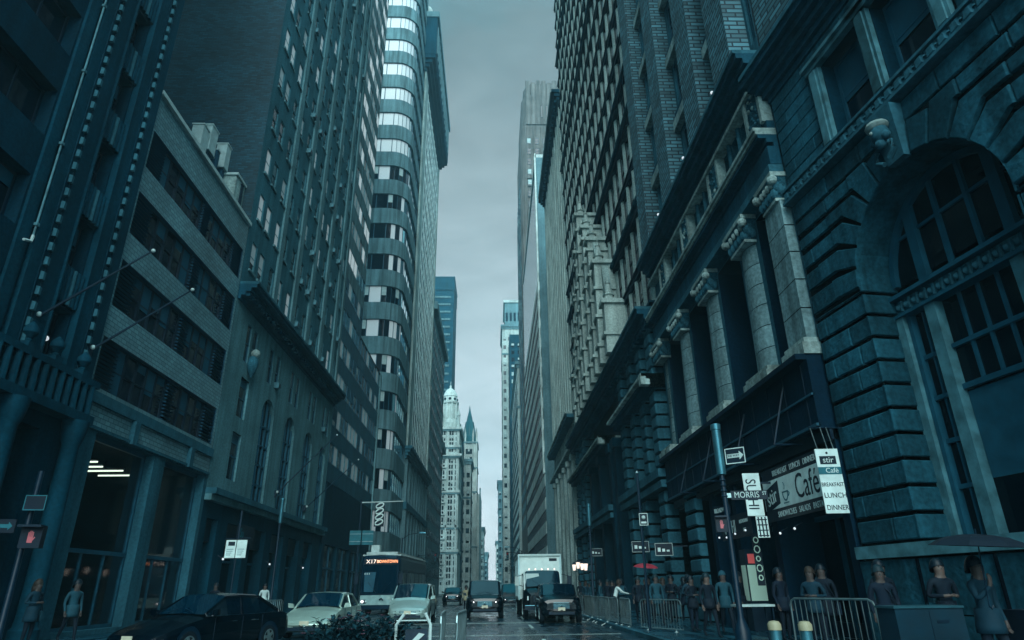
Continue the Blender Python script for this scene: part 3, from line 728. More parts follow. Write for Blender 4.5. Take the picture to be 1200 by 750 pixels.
for u in (19.5, 23.6, 28.3):
    q = MB(); q.tube([FR(u, 18.4, .5), FR(u, 19.0, .55)], .03, 'metal_dark'); q.ball(FR(u, 19.05, .58), .07, 'bulb'); b4.part('lamp', q)
b4.finish()

# ================================================================== R5 tall building of pale fins, with an ornate gabled bay and a portico
b5 = Bld('fin_tower', 'tall right hand tower gridded with pale upright fins and dark ledges', (9, 50, 0))
U0, U1, Z0 = 32.4, 69.6, 15.8
core = MB(); shell(core, FR, U0, U1, 0, 98, 24, 'bay_dark', near=True)
core.quad(FR(U0, 0, -.6), FR(U1, 0, -.6), FR(U1, Z0, -.6), FR(U0, Z0, -.6), 'bay_dark'); core.quad(FR(U0, Z0, -.1), FR(U1, Z0, -.1), FR(U1, 98, -.1), FR(U0, 98, -.1), 'bay_dark'); b5.part('wall', core)
PY, PZ = 1.86, 3.5
nf = int((U1-U0)/PY); nz = int((98-Z0)/PZ)
for i in range(nf+1):
    p = MB(); u = U0+.35+i*PY
    n = 6                        # bowed fins: a rounded pale pier between the windows
    for k in range(nz):
        a = Z0+k*PZ+.35; b = a+PZ-.5
        pr = [FR(u-.27, 0, -.1)]+[FR(u-.27+.54*j/n, 0, .04+.10*math.sin(math.pi*j/n)) for j in range(n+1)]+[FR(u+.27, 0, -.1)]
        vs = [q+Vector((0, 0, a)) for q in pr]+[q+Vector((0, 0, b)) for q in pr]; m_ = len(pr)
        p.add(vs, [(j, j+1, m_+j+1, m_+j) for j in range(m_-1)], 'bay_stone')
    b5.part('fin', p)
p = MB()
for k in range(nz+1):
    z = Z0+k*PZ; big = k in (0, 2, 4) or k % 5 == 0
    d = .42 if big else .24
    p.fbox(FR, U0, U1+.1, z-.12, z+.22, -.5, d*.6, 'bay_dark'); p.fbox(FR, U0, U1+.15, z+.22, z+.32, -.5, d, 'bay_dark' if not big else 'soffit')  # whole ledge coloured dark for the shade on its underside
    if k in (2, 4): p.fbox(FR, U0, U1, z+.32, z+.40, 0, d+.05, 'lime_dark')
b5.part('ledge', p)
fw_ = wset(PY-.56, PZ-.6, 4, .4, fm='frame_dark', bm_='blind_dim')
for i in range(nf):
    for k in range(nz): b5.win(random.choice(fw_), FR, U0+.35+(i+.5)*PY, Z0+k*PZ+.36, -.09)
p = MB(); cornice(p, FR, U0, U1, 93, 97, 2.0, 'soffit', 5, .9); b5.part('cornice', p)
# lower zone: banded pilasters, string courses, dark recesses
for u in (33.6, 36.2, 39.0, 42.2, 61.5, 64.0, 67.0):
    p = MB()
    for k in range(12): 
        z = 7.2+k*.66
        if z < 14.6: p.block(FR, u-.55, u+.55, z+.06, z+.6, -.6, .5, 'lime_dark', .05)
    p.fbox(FR, u-.5, u+.5, 7.0, 15, -.6, .3, 'rust_joint'); b5.part('banded_pilaster', p)
p = MB()
for a, b in ((32.4, 43.6), (47.4, 69.6)):
    p.fbox(FR, a, b, 11.6, 11.75, -.6, 1.0, 'soffit'); p.fbox(FR, a, b, 11.75, 11.9, -.6, 1.25, 'lime'); p.fbox(FR, a, b, 11.3, 11.6, -.6, .8, 'soffit'); p.fbox(FR, a, a+.5, 11.3, 11.9, 0, 1.28, 'lime')
    p.fbox(FR, a, b, 6.05, 6.4, -.6, .72, 'lime_dark'); p.fbox(FR, a, b, 6.55, 6.95, -.6, .82, 'lime_dark')
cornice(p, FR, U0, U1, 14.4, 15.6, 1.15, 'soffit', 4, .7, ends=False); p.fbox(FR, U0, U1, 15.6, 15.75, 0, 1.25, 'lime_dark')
b5.part('string_course', p)
p = MB()
for u in (45.6, 47.6, 52.5, 57.5): 
    p.fbox(FR, u-.5, u+.5, .1, 11.2, -.6, .5, 'dark_granite'); p.fbox(FR, u-.62, u+.62, 10.6, 11.2, -.6, .66, 'dark_granite_trim'); p.fbox(FR, u-.6, u+.6, .1, 1.2, -.6, .62, 'dark_granite')
for u in (33.5, 37.5, 41.5, 61, 65, 69): 
    p.fbox(FR, u-.6, u+.6, .1, 6.0, -.6, .45, 'rust_joint')
    for k in range(9): p.block(FR, u-.62, u+.62, .2+k*.65, .72+k*.65, -.5, .52, 'lime_dark', .05)
b5.part('ground_pier', p)
p = MB()
for k, u in enumerate((35.5, 39.5, 49.8, 55, 63, 67)):
    p.fbox(FR, u-1.3, u+1.3, .12, .6, -.5, -.3, 'frame_dark'); p.quad(FR(u-1.3, .6, -.4), FR(u+1.3, .6, -.4), FR(u+1.3, 4, -.4), FR(u-1.3, 4, -.4), 'glass_shop'); p.fbox(FR, u-.04, u+.04, .1, 4, -.45, -.3, 'frame'); p.fbox(FR, u-1.4, u+1.4, 4, 4.6, -.5, -.1, 'frame_dark')
b5.part('shopfront', p)
# ornate gabled bay: stepped pinnacled piers with pointed lights between
p = MB(); lp = MB()
piers = [(40.4, 19.6, 1.5), (42.7, 23.8, 1.6), (45.0, 27.0, 1.6), (47.2, 29.4, 1.6), (49.5, 32.0, 1.7), (52.0, 29.6, 1.6), (54.6, 26.6, 1.5), (57.2, 23.5, 1.4), (60, 20.5, 1.3)]
def pinn(mb, u, z0, z1, d, m, w_=.42):
    mb.fbox(FR, u-w_, u+w_, z0, z1, -.2, d, m)
    z = z0+1.2
    while z < z1-.5:
        mb.fbox(FR, u-w_-.14, u+w_+.14, z, z+.22, -.2, d+.16, m); z += 2.2
    mb.fbox(FR, u-w_-.2, u+w_+.2, z1-.3, z1, -.2, d+.2, m)
    c = FR(u, z1, d-w_); mb.lathe([(w_*.9, 0), (w_*.75, .35), (w_*1.0, .45), (w_*.55, .6), (w_*.3, 1.3), (w_*.45, 1.4), (w_*.12, 1.5), (.02, 2.0)], c, m, 8)
for u, zt, d in piers: pinn(p, u, 15.8, zt, d, 'bay_stone')
for (u, zt, d), (u2, zt2, d2) in zip(piers, piers[1:]):
    zz = min(zt, zt2)-.8; a = u+.42; b = u2-.42; m_ = (a+b)/2
    lp.quad(FR(a, 15.8, d-.9), FR(b, 15.8, d-.9), FR(b, zz, d-.9), FR(a, zz, d-.9), 'glass')
    for f in range(2):
        zb = 16.2+f*3.8
        if zb+3.5 < zz+.6:
            for s, e2 in ((a, m_), (b, m_)):
                p.prism([FR(s, zb+1.6, d-.85), FR(s, zb+3.4, d-.85), FR(e2, zb+3.4, d-.85), FR(e2, zb+3.1, d-.85)], -FR.n*.0+Vector((-.55, 0, 0)), 'bay_stone')
            p.fbox(FR, a, b, zb+3.4, zb+3.8, d-.9, d-.1, 'lime')
    p.prism([FR(a, zz, d-.9), FR(b, zz, d-.9), FR(b, zt2-.4, d-.9), FR(a, zt-.4, d-.9)], Vector((-.5, 0, 0)), 'lime')
gb = b5.part('gabled_bay', p, smooth=False); b5.part('glazing', lp, parent=gb)
b5.finish()
# ================================================================== R6 pale pilastered tower
b6 = Bld('pilaster_tower', 'pale right hand tower striped by close upright piers under a dark cornice', (9, 83, 0))
U0, U1 = 69.9, 96.2
core = MB(); shell(core, FR, U0, U1, 0, 64, 24, 'tan_pier')
PY = 2.3; n = int((U1-U0-.6)/PY); cols = [(U0+.55+i*PY+.45, U0+.55+i*PY+1.85) for i in range(n)]
rows = [(20.2+k*3.4, 20.2+k*3.4+2.3) for k in range(12)]
grid(core, FR, U0, U1, 19.4, 62.5, cols, rows, .22, 'lime', 'lime'); b6.part('wall', core)
for i in range(n+1):
    p = MB(); p.fbox(FR, U0+.55+i*PY-.38, U0+.55+i*PY+.38, 19.5, 62.3, 0, .16, 'bay_stone'); b6.part('pier', p)
ws = wset(1.4, 2.3, 4, .35, fm='frame_dark', bm_='blind_dim')
for a, b in cols:
    for c, d in rows: b6.win(random.choice(ws), FR, (a+b)/2, c, -.22)
p = MB(); cornice(p, FR, U0, U1, 62.2, 64.2, 1.1, 'soffit', 4, 1.0); p.fbox(FR, U0, U1, 64.2, 64.5, 0, 1.2, 'lime'); b6.part('cornice', p)
p = MB(); cols2 = [(U0+.9+i*2.15, U0+.9+i*2.15+1.3) for i in range(12)]
grid(p, FR, U0, U1, 15.8, 19.4, cols2, [(16.5, 18.7)], .5, 'lime'); p.fbox(FR, U0, U1, 18.9, 19.3, 0, .9, 'lime_dark'); p.fbox(FR, U0, U1, 19.3, 19.5, 0, 1.1, 'lime'); p.fbox(FR, U0, U1, 15.5, 15.8, 0, .8, 'lime'); b6.part('mezzanine', p)
w2 = wt(1.3, 2.2, 'hung', .3, fm='frame_dark', bm_='blind_dim')
for a, b in cols2: b6.win(w2, FR, (a+b)/2, 16.5, -.5)
p = MB(); cols3 = [(U0+1.2+i*4.2, U0+1.2+i*4.2+2.7) for i in range(6)]
grid(p, FR, U0, U1, 0, 15.5, cols3, [(.3, 4.6), (5.6, 13.6)], .8, 'lime_dark'); b6.part('base', p)
for a, b in cols3:
    q = MB(); q.fbox(FR, a-1.1, a-.15, 0, 14.8, 0, .6, 'lime'); q.fbox(FR, a-1.25, a-.02, 14.2, 14.8, 0, .75, 'lime'); b6.part('pilaster', q)
w3 = wt(2.7, 8.0, 'grid', 0, fm='frame_dark', nx=3, ny=4, fw=.12, mt=.05); w4 = wt(2.7, 4.3, 'grid', 0, fm='frame_dark', nx=2, ny=2, fw=.12, gl='glass_shop')
for a, b in cols3: b6.win(w3, FR, (a+b)/2, 5.6, -.8); b6.win(w4, FR, (a+b)/2, .3, -.8)
b6.finish()

# ================================================================== R7 glass office block with white bands
b7 = Bld('glass_block', 'shiny banded glass office block behind the pale pilastered tower', (9, 140, 0))
U0, U1 = 113.8, 176
core = MB(); shell(core, FR, U0, U1, 0, 86, 26, 'far_mid'); core.quad(FR(U0, 0, -.1), FR(U1, 0, -.1), FR(U1, 86, -.1), FR(U0, 86, -.1), 'band_dark'); b7.part('wall', core)
PZ = 3.9
cw = wt(3.08, 1.75, 'grid', 0, gl='glass_hi', fm='frame_dark', nx=2, fw=.05); cwt = wt(3.1, 3.9, 'flush', 0, gl='glass_sky', fm='frame', nx=2, ny=2, fw=.04)
p = MB()
for k in range(22):
    z = .3+k*PZ
    if z < 56: 
        p.fbox(FR, U0, U1, z+1.9, z+3.85, 0, .1, 'white_grid')
        for i in range(20): b7.win(cw, FR, U0+1.55+i*3.1, z+.1, .0)
    else:
        for i in range(20): b7.win(cwt, FR, U0+1.55+i*3.1, z, .0)
b7.part('spandrel', p)
p = MB()
for u in (U0+1.2, U0+.2): p.fbox(FR, u-.2, u+.2, 20, 87, 0, .3, 'white_grid')
b7.part('corner_fin', p)
p = MB(); p.fbox(FR, U0, U1, 86, 86.8, -24, .2, 'metal_pale'); b7.part('parapet', p)
b7.finish()
# between R6 and R7: a recessed dark link
bl = Bld('link_building', 'narrow dark recessed block between the pale tower and the glass block', (12, 105, 0))
p = MB(); p.box(11, 30, 96.2, 113.7, 0, 58, 'far_mid'); bl.part('wall', p)
p = MB(); p.box(10.6, 30, 96.3, 113.6, 58, 59, 'far_mid'); bl.part('parapet', p)
for i in range(6):
    for k in range(14): bl.win(w2, Fr((11, 0, 0), (0, 1, 0), (-1, 0, 0)), 98+i*2.6, 3+k*3.8, .0)
bl.finish()

# ================================================================== R8 art deco tower
b8 = Bld('deco_tower', 'tall stepped art deco tower rising behind the right hand row', (16, 190, 0))
y0 = 180
p = MB()
# rounded, fluted shaft: front outline in plan
def shaft(mb, x0, x1, ya, yb, z0, z1, m, cut=2.0):
    poly = [(x0, ya+cut*1.6), (x0+cut*.35, ya+cut*.6), (x0+cut, ya), (x1-cut, ya), (x1, ya+cut), (x1, yb), (x0, yb)]
    mb.prism([(a, b, z0) for a, b in poly], (0, 0, z1-z0), m)
shaft(p, 9.15, 27, y0+2, y0+36, 0, 128, 'deco', 1.5); shaft(p, 9.4, 25.5, y0+1.6, y0+32, 128, 150, 'deco', 2.0); shaft(p, 10.0, 25, y0+1.4, y0+30, 150, 163, 'deco', 2.6); shaft(p, 10.8, 24.4, y0+1.4, y0+28, 163, 168, 'deco', 2.6); b8.part('shaft', p)
p = MB()
for k in range(7):           # scalloped crown and flutes
    x = 12.2+k*1.9; p.box(x-.75, x+.75, y0+1.2, y0+2.2, 150, 168.4+1.2*math.sin(k*2.1+1)**2, 'deco')
    p.box(x-.75, x+.75, y0+20, y0+21, 160, 169, 'deco')
b8.part('crown', p)
fr = FS(y0+1.0)
p = MB()
cx_ = [12.2, 14.9, 17.6, 20.4, 23.2]
for x in cx_:
    p.fbox(fr, x-1.2, x-.95, 20, 149, -.9, .2, 'deco')
b8.part('flute', p)
w5 = wt(1.3, 2.4, 'hung', 0, fm='frame'); w5b = wt(1.3, 2.4, 'hung', .8, fm='frame_light')
for x in cx_:
    for k in range(30): b8.win(random.choice([w5, w5, w5b]), Fr((0, y0+1.55, 0), (1, 0, 0), (0, -1, 0)), x, 20+k*4.2, .0)
for x in (17.6,): b8.win(wt(3.0, 5.2, 'plain', 0, fm='frame'), Fr((0, y0+1.3, 0), (1, 0, 0), (0, -1, 0)), x, 153, .0)
ws = [w5, w5b]
for i in range(9):
    for k in range(28): b8.win(random.choice(ws), Fr((9.15, 0, 0), (0, 1, 0), (-1, 0, 0)), y0+6.5+i*3.1, 18+k*4.1, .02)
b8.finish()

# ================================================================== far right row
def far_box(name, label, x0, x1, ya, yb, z1, m, cols, rows, street=-1, wkw=None, top=None, winw=1.4, winh=2.1, zb=4, cap=100, lit=.0):
    b = Bld(name, label, ((x0+x1)/2, (ya+yb)/2, 0))
    c = MB(); c.box(x0, x1, ya, yb, 0, z1, m); b.part('wall', c)
    v = [wt(winw, winh, 'hung', 0, fm='frame_dark'), wt(winw, winh, 'hung', .6, fm='frame_dark'), wt(winw, winh, 'hung', 1.0, fm='frame_light')]
    f = FS(ya)
    for i in range(cols):
        for k in range(rows):
            u = x0+(x1-x0)*(i+.5)/cols; z = zb+(z1-zb-3)*k/rows
            b.win(v[2] if random.random() < lit else random.choice(v[:2]), f, u, z, .02)
    fx = Fr((x1 if street > 0 else x0, 0, 0), (0, 1, 0), (street, 0, 0))
    n = max(3, int((yb-ya)/3.4))
    for i in range(n):
        for k in range(rows):
            b.win(random.choice(v[:2]), fx, ya+(yb-ya)*(i+.5)/n, zb+(z1-zb-3)*k/rows, .02)
    if top:
        t = MB(); top(t, x0, x1, ya, yb, z1); b.part('cornice', t)
    b.finish(cap); return b
def top_simple(t, x0, x1, ya, yb, z1):
    t.box(x0-.8, x1+.8, ya-.8, yb+.8, z1, z1+1.2, 'far_mid'); t.box(x0-.4, x1+.4, ya-.4, yb+.4, z1-1.2, z1, 'far_mid')
    t.box(x0-.3, x1+.3, ya-.3, yb+.3, z1-16, z1-15.2, 'far_mid')
far_box('dark_tower', 'dark teal far tower with two columns of small pale windows', 8.0, 17.5, 300, 322, 118, 'far_dark', 3, 30, lit=.3, winw=1.5, winh=2.0)
def top_r9(t, x0, x1, ya, yb, z1):
    top_simple(t, x0, x1, ya, yb, z1); t.box(x0+1.5, x1, ya+1, yb, z1+1.2, z1+15, 'far_mid'); t.box(x0+.8, x1+.5, ya+.4, yb, z1+15, z1+16.5, 'far_pale')
    for k in range(4): t.box(x0+2+k*2.2, x0+3.2+k*2.2, ya+.9, ya+1, z1+4, z1+9, 'bay_dark')
far_box('pale_far_tower', 'pale far tower with a stepped top beside the dark teal one', 4.9, 18, 330, 360, 134, 'far_pale', 5, 26, top=top_r9)
far_box('low_far_block', 'low pale far block at the right end of the sky gap', 3.2, 14, 420, 450, 64, 'far_mid', 5, 12, top=top_simple)
far_box('small_far_block', 'smallest far block under the bright sky on the right', 2.2, 14, 520, 560, 34, 'far_pale', 5, 7, top=top_simple)
far_box('slim_far_house', 'slim pale slab of a house between the art deco tower and the dark teal tower', 8.6, 22, 222, 294, 76, 'far_pale', 4, 18, top=top_simple)

# ================================================================== L1 near left building
b1 = Bld('granite_building', 'near left dark building with notched pilasters and fluted panels under the windows', (-14.5, 12, 0))
U0, U1 = -8.0, 22.66
core = MB(); shell(core, FL, U0, U1, 0, 62, 20, 'dark_granite')
big = [(12.6, 17.45), (4.6, 9.4), (-3.4, 1.4)]; nar = [(19.8, 20.9), (2.9, 4.0)]
rows = [(8.6+3.3*k, 8.6+3.3*k+1.78) for k in range(16)]
grid(core, FL, 11.5, U1, 8.4, 62, [(12.6, 17.45), (19.8, 20.9)], rows, .5, 'dark_granite', 'dark_granite')
grid(core, FL, U0, 11.5, 8.4, 62, [(-3.4, 1.4), (4.6, 9.4)], rows, .5, 'dark_granite')
b1.part('wall', core)
wb = [wt(4.85, 1.78, 'grid', x, fm='frame_dark', nx=4, bm_='blind_dim', fw=.09) for x in (0, .3, 0)]; wn = [wt(1.1, 1.78, 'hung', x, fm='frame_dark', bm_='blind_dim') for x in (0, 0, .4)]
for c, d in rows:
    for a, b in big: b1.win(random.choice(wb), FL, (a+b)/2, c, -.5)
    b1.win(random.choice(wn), FL, 20.35, c, -.5)
for c, d in rows:            # fluted panels
    p = MB(); z0, z1 = d+.12, d+1.4
    p.fbox(FL, 19.74, 20.96, z0, z1, 0, .05, 'dark_granite_trim')
    for k in range(6):
        u = 19.84+k*.205; p.tube([FL(u, z0, .07), FL(u, z1, .07)], .085, 'terra_light' if k in (3,) else 'dark_granite_trim', 8)
    for k in range(5): p.fbox(FL, 19.7, 19.8, z0+.04+k*.27, z0+.2+k*.27, 0, .2, 'terra_light')
    b1.part('fluted_panel', p)
p = MB()
for u0, u1, d in ((21.0, 22.6, .16), (18.2, 19.66, .16), (11.1, 12.4, .16)):
    p.fbox(FL, u0, u1, 8.5, 62, 0, d, 'dark_granite_trim')
p.fbox(FL, 19.68, 19.74, 8.5, 62, 0, .24, 'dark_granite_trim'); p.fbox(FL, 20.97, 21.03, 8.5, 62, 0, .24, 'dark_granite_trim')
p.fbox(FL, 17.55, 18.0, 8.5, 62, 0, .1, 'dark_granite_trim'); b1.part('pilaster', p)
for u in (18.83, 21.83):     # notched moulding strips
    p = MB(); z = 8.6
    while z < 60:
        p.hexa([FL(u-.07, z, .16), FL(u-.05, z, .3), FL(u+.05, z, .3), FL(u+.07, z, .16), FL(u-.07, z+.3, .16), FL(u-.05, z+.26, .3), FL(u+.05, z+.26, .3), FL(u+.07, z+.3, .16)], 'terra_light'); z += .52
    p.fbox(FL, u-.16, u-.1, 8.5, 61, .16, .2, 'dark_granite'); p.fbox(FL, u+.1, u+.16, 8.5, 61, .16, .2, 'dark_granite'); b1.part('notched_moulding', p)
p = MB(); p.tube([FL(18.09, 11.85, .14), FL(18.09, 61, .14)], .032, 'frame_light', 8)
for k in range(16): p.fbox(FL, 18.03, 18.15, 12.2+k*3.1, 12.3+k*3.1, 0, .2, 'frame_light')
p.tube([FL(18.09, 11.85, .14), FL(18.0, 11.6, .2), FL(17.7, 11.5, .2)], .045, 'metal_pale', 6); b1.part('drainpipe', p)
# balcony storey with knobs, entrance columns and dark deep ground floor
p = MB(); p.fbox(FL, U0, 22.66, 6.9, 7.2, 0, .55, 'dark_granite_trim'); p.fbox(FL, U0, 22.66, 7.2, 8.2, 0, .3, 'dark_granite'); p.fbox(FL, U0, 22.66, 8.2, 8.42, 0, .5, 'dark_granite_trim')
u = 11
while u < 22.6:
    p.tube([FL(u, 7.2, .42), FL(u, 8.2, .42)], [.12, .1], 'dark_granite_trim', 8); u += .42
b1.part('balcony', p)
for u in (18.9, 20.2, 21.7):
    q = MB(); q.fbox(FL, u-.18, u+.18, 8.42, 8.6, .15, .5, 'dark_granite_trim'); q.lathe([(.1, 0), (.13, .08), (.07, .14), (.22, .32), (.22, .46), (.1, .62), (.02, .7)], FL(u, 8.58, .33), 'dark_granite_trim', 12); b1.part('urn', q, smooth='auto')
p = MB()
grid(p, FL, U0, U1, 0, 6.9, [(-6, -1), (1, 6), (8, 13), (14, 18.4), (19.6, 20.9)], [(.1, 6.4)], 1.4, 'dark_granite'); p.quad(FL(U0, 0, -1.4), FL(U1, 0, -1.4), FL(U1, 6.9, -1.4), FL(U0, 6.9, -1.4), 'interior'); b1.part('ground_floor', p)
for u in (22.05, 19.0, 13.5):
    q = MB(); q.lathe([(.42, 0), (.42, .5), (.34, .6), (.31, .9), (.29, 4.0), (.26, 6.1), (.31, 6.2), (.37, 6.5), (.42, 6.9)], FL(u, 0, .35), 'dark_granite_trim', 20); b1.part('column', q, smooth='auto')
q = MB(); q.ball(FL(20.4, 9.3, -.25), .09, 'bulb'); q.tube([FL(20.4, 9.3, -.25), FL(20.4, 9.3, -.45)], .02, 'metal_dark'); b1.part('lamp', q)
b1.finish()

# ================================================================== L2 low louvred building
b2 = Bld('louvred_building', 'low left building of pale brick bands and louvred ribbon windows', (-14.5, 28, 0))
U0, U1 = 22.68, 33.86
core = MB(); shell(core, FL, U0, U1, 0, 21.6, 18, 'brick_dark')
wr = [(8.5, 10.4), (11.65, 13.6), (14.8, 16.75), (17.95, 19.8)]
grid(core, FL, U0, U1, 7.0, 21.6, [(22.95, 33.6)], wr, .3, 'brick_white', 'louver'); b2.part('wall', core)
p = MB(); grid(p, FL, U0, U1, 0, 7.0, [(23.9, 28.35), (29.3, 33.55)], [(.3, 6.95)], .5, 'lime_dark'); p.fbox(FL, U0, U1, 7.9, 8.3, 0, .12, 'lime_dark'); p.fbox(FL, U0, U1, 7.0, 7.12, 0, .1, 'lime_dark')
for u in (26.2, 31.4): p.fbox(FL, u-.18, u+.18, 6.96, 7.88, 0, .2, 'lime_dark')
b2.part('base', p)
p = MB(); p.fbox(FL, U0, U1, 21.55, 21.75, -.35, .16, 'metal_pale'); b2.part('coping', p)
lv = []
for a, b in ((22.95, 24.25), (28.45, 29.2), (32.45, 33.6)):
    for c, d in wr:
        q = MB(); q.fbox(FL, a, b, c, d, -.3, -.2, 'metal_dark'); n = 12
        for k in range(n):
            z = c+(d-c)*(k+.15)/n; q.hexa([FL(a, z, -.12), FL(a, z+.03, -.02), FL(b, z+.03, -.02), FL(b, z, -.12), FL(a, z+.07, -.2), FL(a, z+.085, -.12), FL(b, z+.085, -.12), FL(b, z+.07, -.2)], 'louver')
        b2.part('louver', q)
for (a, b, n) in ((24.25, 28.45, 5), (29.2, 32.45, 4)):
    w_ = (b-a)/n
    for c, d in wr:
        vs = [wt(w_-.02, d-c, 'hung', x, fm='frame_dark', bm_='blind_dim', sub=True) for x in (0, .2, .35, .6, 1.0)]
        for i in range(n): b2.win(random.choice(vs), FL, a+(i+.5)*w_, c, -.3)
for a, b in ((23.9, 28.35), (29.3, 33.55)):
    q = MB(); q.fbox(FL, a, b, .3, .42, -.5, -.38, 'frame'); q.fbox(FL, a, b, 2.86, 3.0, -.5, -.36, 'frame'); q.fbox(FL, a, b, 6.8, 6.95, -.5, -.38, 'frame'); q.fbox(FL, a, a+.12, .3, 6.95, -.5, -.38, 'frame'); q.fbox(FL, b-.12, b, .3, 6.95, -.5, -.38, 'frame')
    for k in (1, 2): q.fbox(FL, a+(b-a)*k/3-.04, a+(b-a)*k/3+.04, .42, 2.86, -.49, -.4, 'frame')
    so = b2.part('shopfront', q); q = MB(); q.quad(FL(a, .4, -.45), FL(b, .4, -.45), FL(b, 6.9, -.45), FL(a, 6.9, -.45), 'glass_clear'); b2.part('pane', q, parent=so)
q = MB()                     # the lit room behind the glass
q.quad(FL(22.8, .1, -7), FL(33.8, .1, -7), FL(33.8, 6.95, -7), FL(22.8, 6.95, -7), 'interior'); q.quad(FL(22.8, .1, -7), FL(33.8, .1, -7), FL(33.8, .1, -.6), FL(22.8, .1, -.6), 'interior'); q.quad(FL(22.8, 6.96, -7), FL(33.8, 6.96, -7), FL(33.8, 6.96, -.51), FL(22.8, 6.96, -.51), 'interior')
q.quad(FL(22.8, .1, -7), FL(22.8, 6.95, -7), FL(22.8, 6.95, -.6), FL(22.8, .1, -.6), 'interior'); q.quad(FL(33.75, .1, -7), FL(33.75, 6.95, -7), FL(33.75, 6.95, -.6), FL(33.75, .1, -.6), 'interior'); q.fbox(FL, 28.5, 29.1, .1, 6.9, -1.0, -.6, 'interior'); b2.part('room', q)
for z, y_, d0, d1 in ((6.3, 27.3, -2.6, -1.5), (6.3, 28.3, -3.0, -1.2), (6.3, 29.5, -2.9, -1.0), (6.3, 26.2, -1.6, -1.1)):
    q = MB(); q.tube([FL(y_, z, d0), FL(y_, z, d1)], .035, 'tube', 6); q.fbox(FL, y_-.1, y_+.1, z+.05, z+.12, d0, d1, 'metal_dark'); q.tube([FL(y_, z+.1, d0+.2), FL(y_, 6.95, d0+.2)], .01, 'metal_dark', 4); b2.part('strip_light', q)
b2.finish()
vents = [(29.3, 1.0), (30.25, 1.1), (31.05, .5), (32.2, .8)]
for i, (u, w_) in enumerate(vents):
    lab = ['tall pale rooftop duct nearest the parapet, left of the group', 'wide pale rooftop duct, second from the left above the louvred building', 'thin dark edged rooftop duct third from the left', 'rightmost slanting pale rooftop duct above the louvred building'][i]
    t = empty('rooftop_duct', lab, 'roof duct', (-16.0, u, 21.6), 0, 'ducts on the low roof')
    h = [3.4, 4.1, 3.2, 4.4][i]
    q = MB(); q.box(-.3, .3, -w_*.36, w_*.36, h-1.6, h, 'metal_pale' if i != 2 else 'louver'); q.build('duct', t, None)
    q = MB(); q.box(-.2, .2, -w_*.2, w_*.2, 0, h-1.6, 'louver'); q.build('riser', t)
    q = MB(); q.box(-.34, .34, -w_*.4, w_*.4, h, h+.08, 'metal_pale'); q.box(-.33, .33, -w_*.39, w_*.39, h-1.66, h-1.6, 'metal'); q.build('flange', t)
t = empty('roof_bulkhead', 'pale boxy bulkhead at the far end of the low roof', 'bulkhead', (-16.6, 33.0, 21.6)); q = MB(); q.box(-1.6, 1.5, -.5, .8, 0, 2.6, 'lime'); q.build('wall', t); q = MB(); q.box(-1.7, 1.6, -.6, .84, 2.6, 2.75, 'metal_pale'); q.box(1.5, 1.56, .2, .5, 0, 2.5, 'metal_dark'); q.build('cap', t)

# ================================================================== L3 tall brick tower on arcaded base
b = Bld('arcade_tower', 'tall left tower of small paired windows over a stone base with tall arches', (-14.5, 45, 0))
U0, U1 = 33.9, 57.7
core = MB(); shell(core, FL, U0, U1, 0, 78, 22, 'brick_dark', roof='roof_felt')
cc = [35.2, 36.6, 38.5, 40.3, 42.3, 44.3, 46.2, 48.2, 50.1, 52.1, 54.2, 56.4]; cols = [(u-.42, u+.42) for u in cc]
rows = [(19.2+k*3.45, 19.2+k*3.45+1.85) for k in range(17)]
grid(core, FL, U0, U1, 17.9, 78, cols, rows, .13, 'tan_tower'); b.part('wall', core)
for u, w_ in ((39.4, .35), (43.3, .42), (47.2, .42), (51.1, .42), (55.3, .42), (57.4, .3)):
    p = MB(); p.fbox(FL, u-w_, u+w_, 18.1, 76, 0, .14, 'tan_pier'); b.part('pier', p)
p = MB()
for u in cc:
    for c, d in rows: p.fbox(FL, u-.5, u+.5, c-.14, c, 0, .1, 'tan_pier')
b.part('sill', p, kind='stuff')
ws = wset(.84, 1.85, 4, .4, fm='frame_light', bm_='blind_dim', fw=.06)+[wt(.84, 1.85, 'hung', 1.0, fm='frame_light', bm_='glow_blind', fw=.06), wt(.84, 1.85, 'hung', .7, fm='frame_light', bm_='glow_blind_dim', fw=.06)]  # glowing blinds imitate sky reflected in the glass
for u in cc:
    for c, d in rows: b.win(random.choice(ws if u > 40 else ws[-2:]+ws[:1]), FL, u, c, -.13)
p = MB(); cornice(p, FL, U0, U1, 16.9, 17.8, 1.0, 'soffit', 4, .6, ends=False); p.fbox(FL, U0, U1, 17.8, 17.95, 0, 1.1, 'lime_dark'); b.part('cornice', p)
# stone base: arches with curved heads, paired lights above, single end bay
arc = [(40.2, 42.5), (44.95, 47.3), (49.9, 52.3), (54.6, 56.6)]
ends = [(36.2, 37.5)]
p = MB(); oc = sorted(ends+arc)
e = [U0]+[x for c in oc for x in c]+[U1]
for i in range(0, len(e), 2): p.quad(FL(e[i], 6.4), FL(e[i+1], 6.4), FL(e[i+1], 13.4), FL(e[i], 13.4), 'arch_stone')
for a, c in arc:
    r_ = (c-a)/2; zc = 11.9; n = 14; m_ = (a+c)/2
    pts = [(m_-r_*math.cos(math.pi*k/n), zc+r_*.95*math.sin(math.pi*k/n)) for k in range(n+1)]
    for (ua, va), (ub, vb) in zip(pts, pts[1:]):
        p.quad(FL(ua, va), FL(ub, vb), FL(ub, 13.4), FL(ua, 13.4), 'arch_stone'); p.quad(FL(ua, va), FL(ub, vb), FL(ub, vb, -.3), FL(ua, va, -.3), 'arch_stone')
    for u in (a, c): p.quad(FL(u, 6.4), FL(u, zc), FL(u, zc, -.3), FL(u, 6.4, -.3), 'arch_stone')
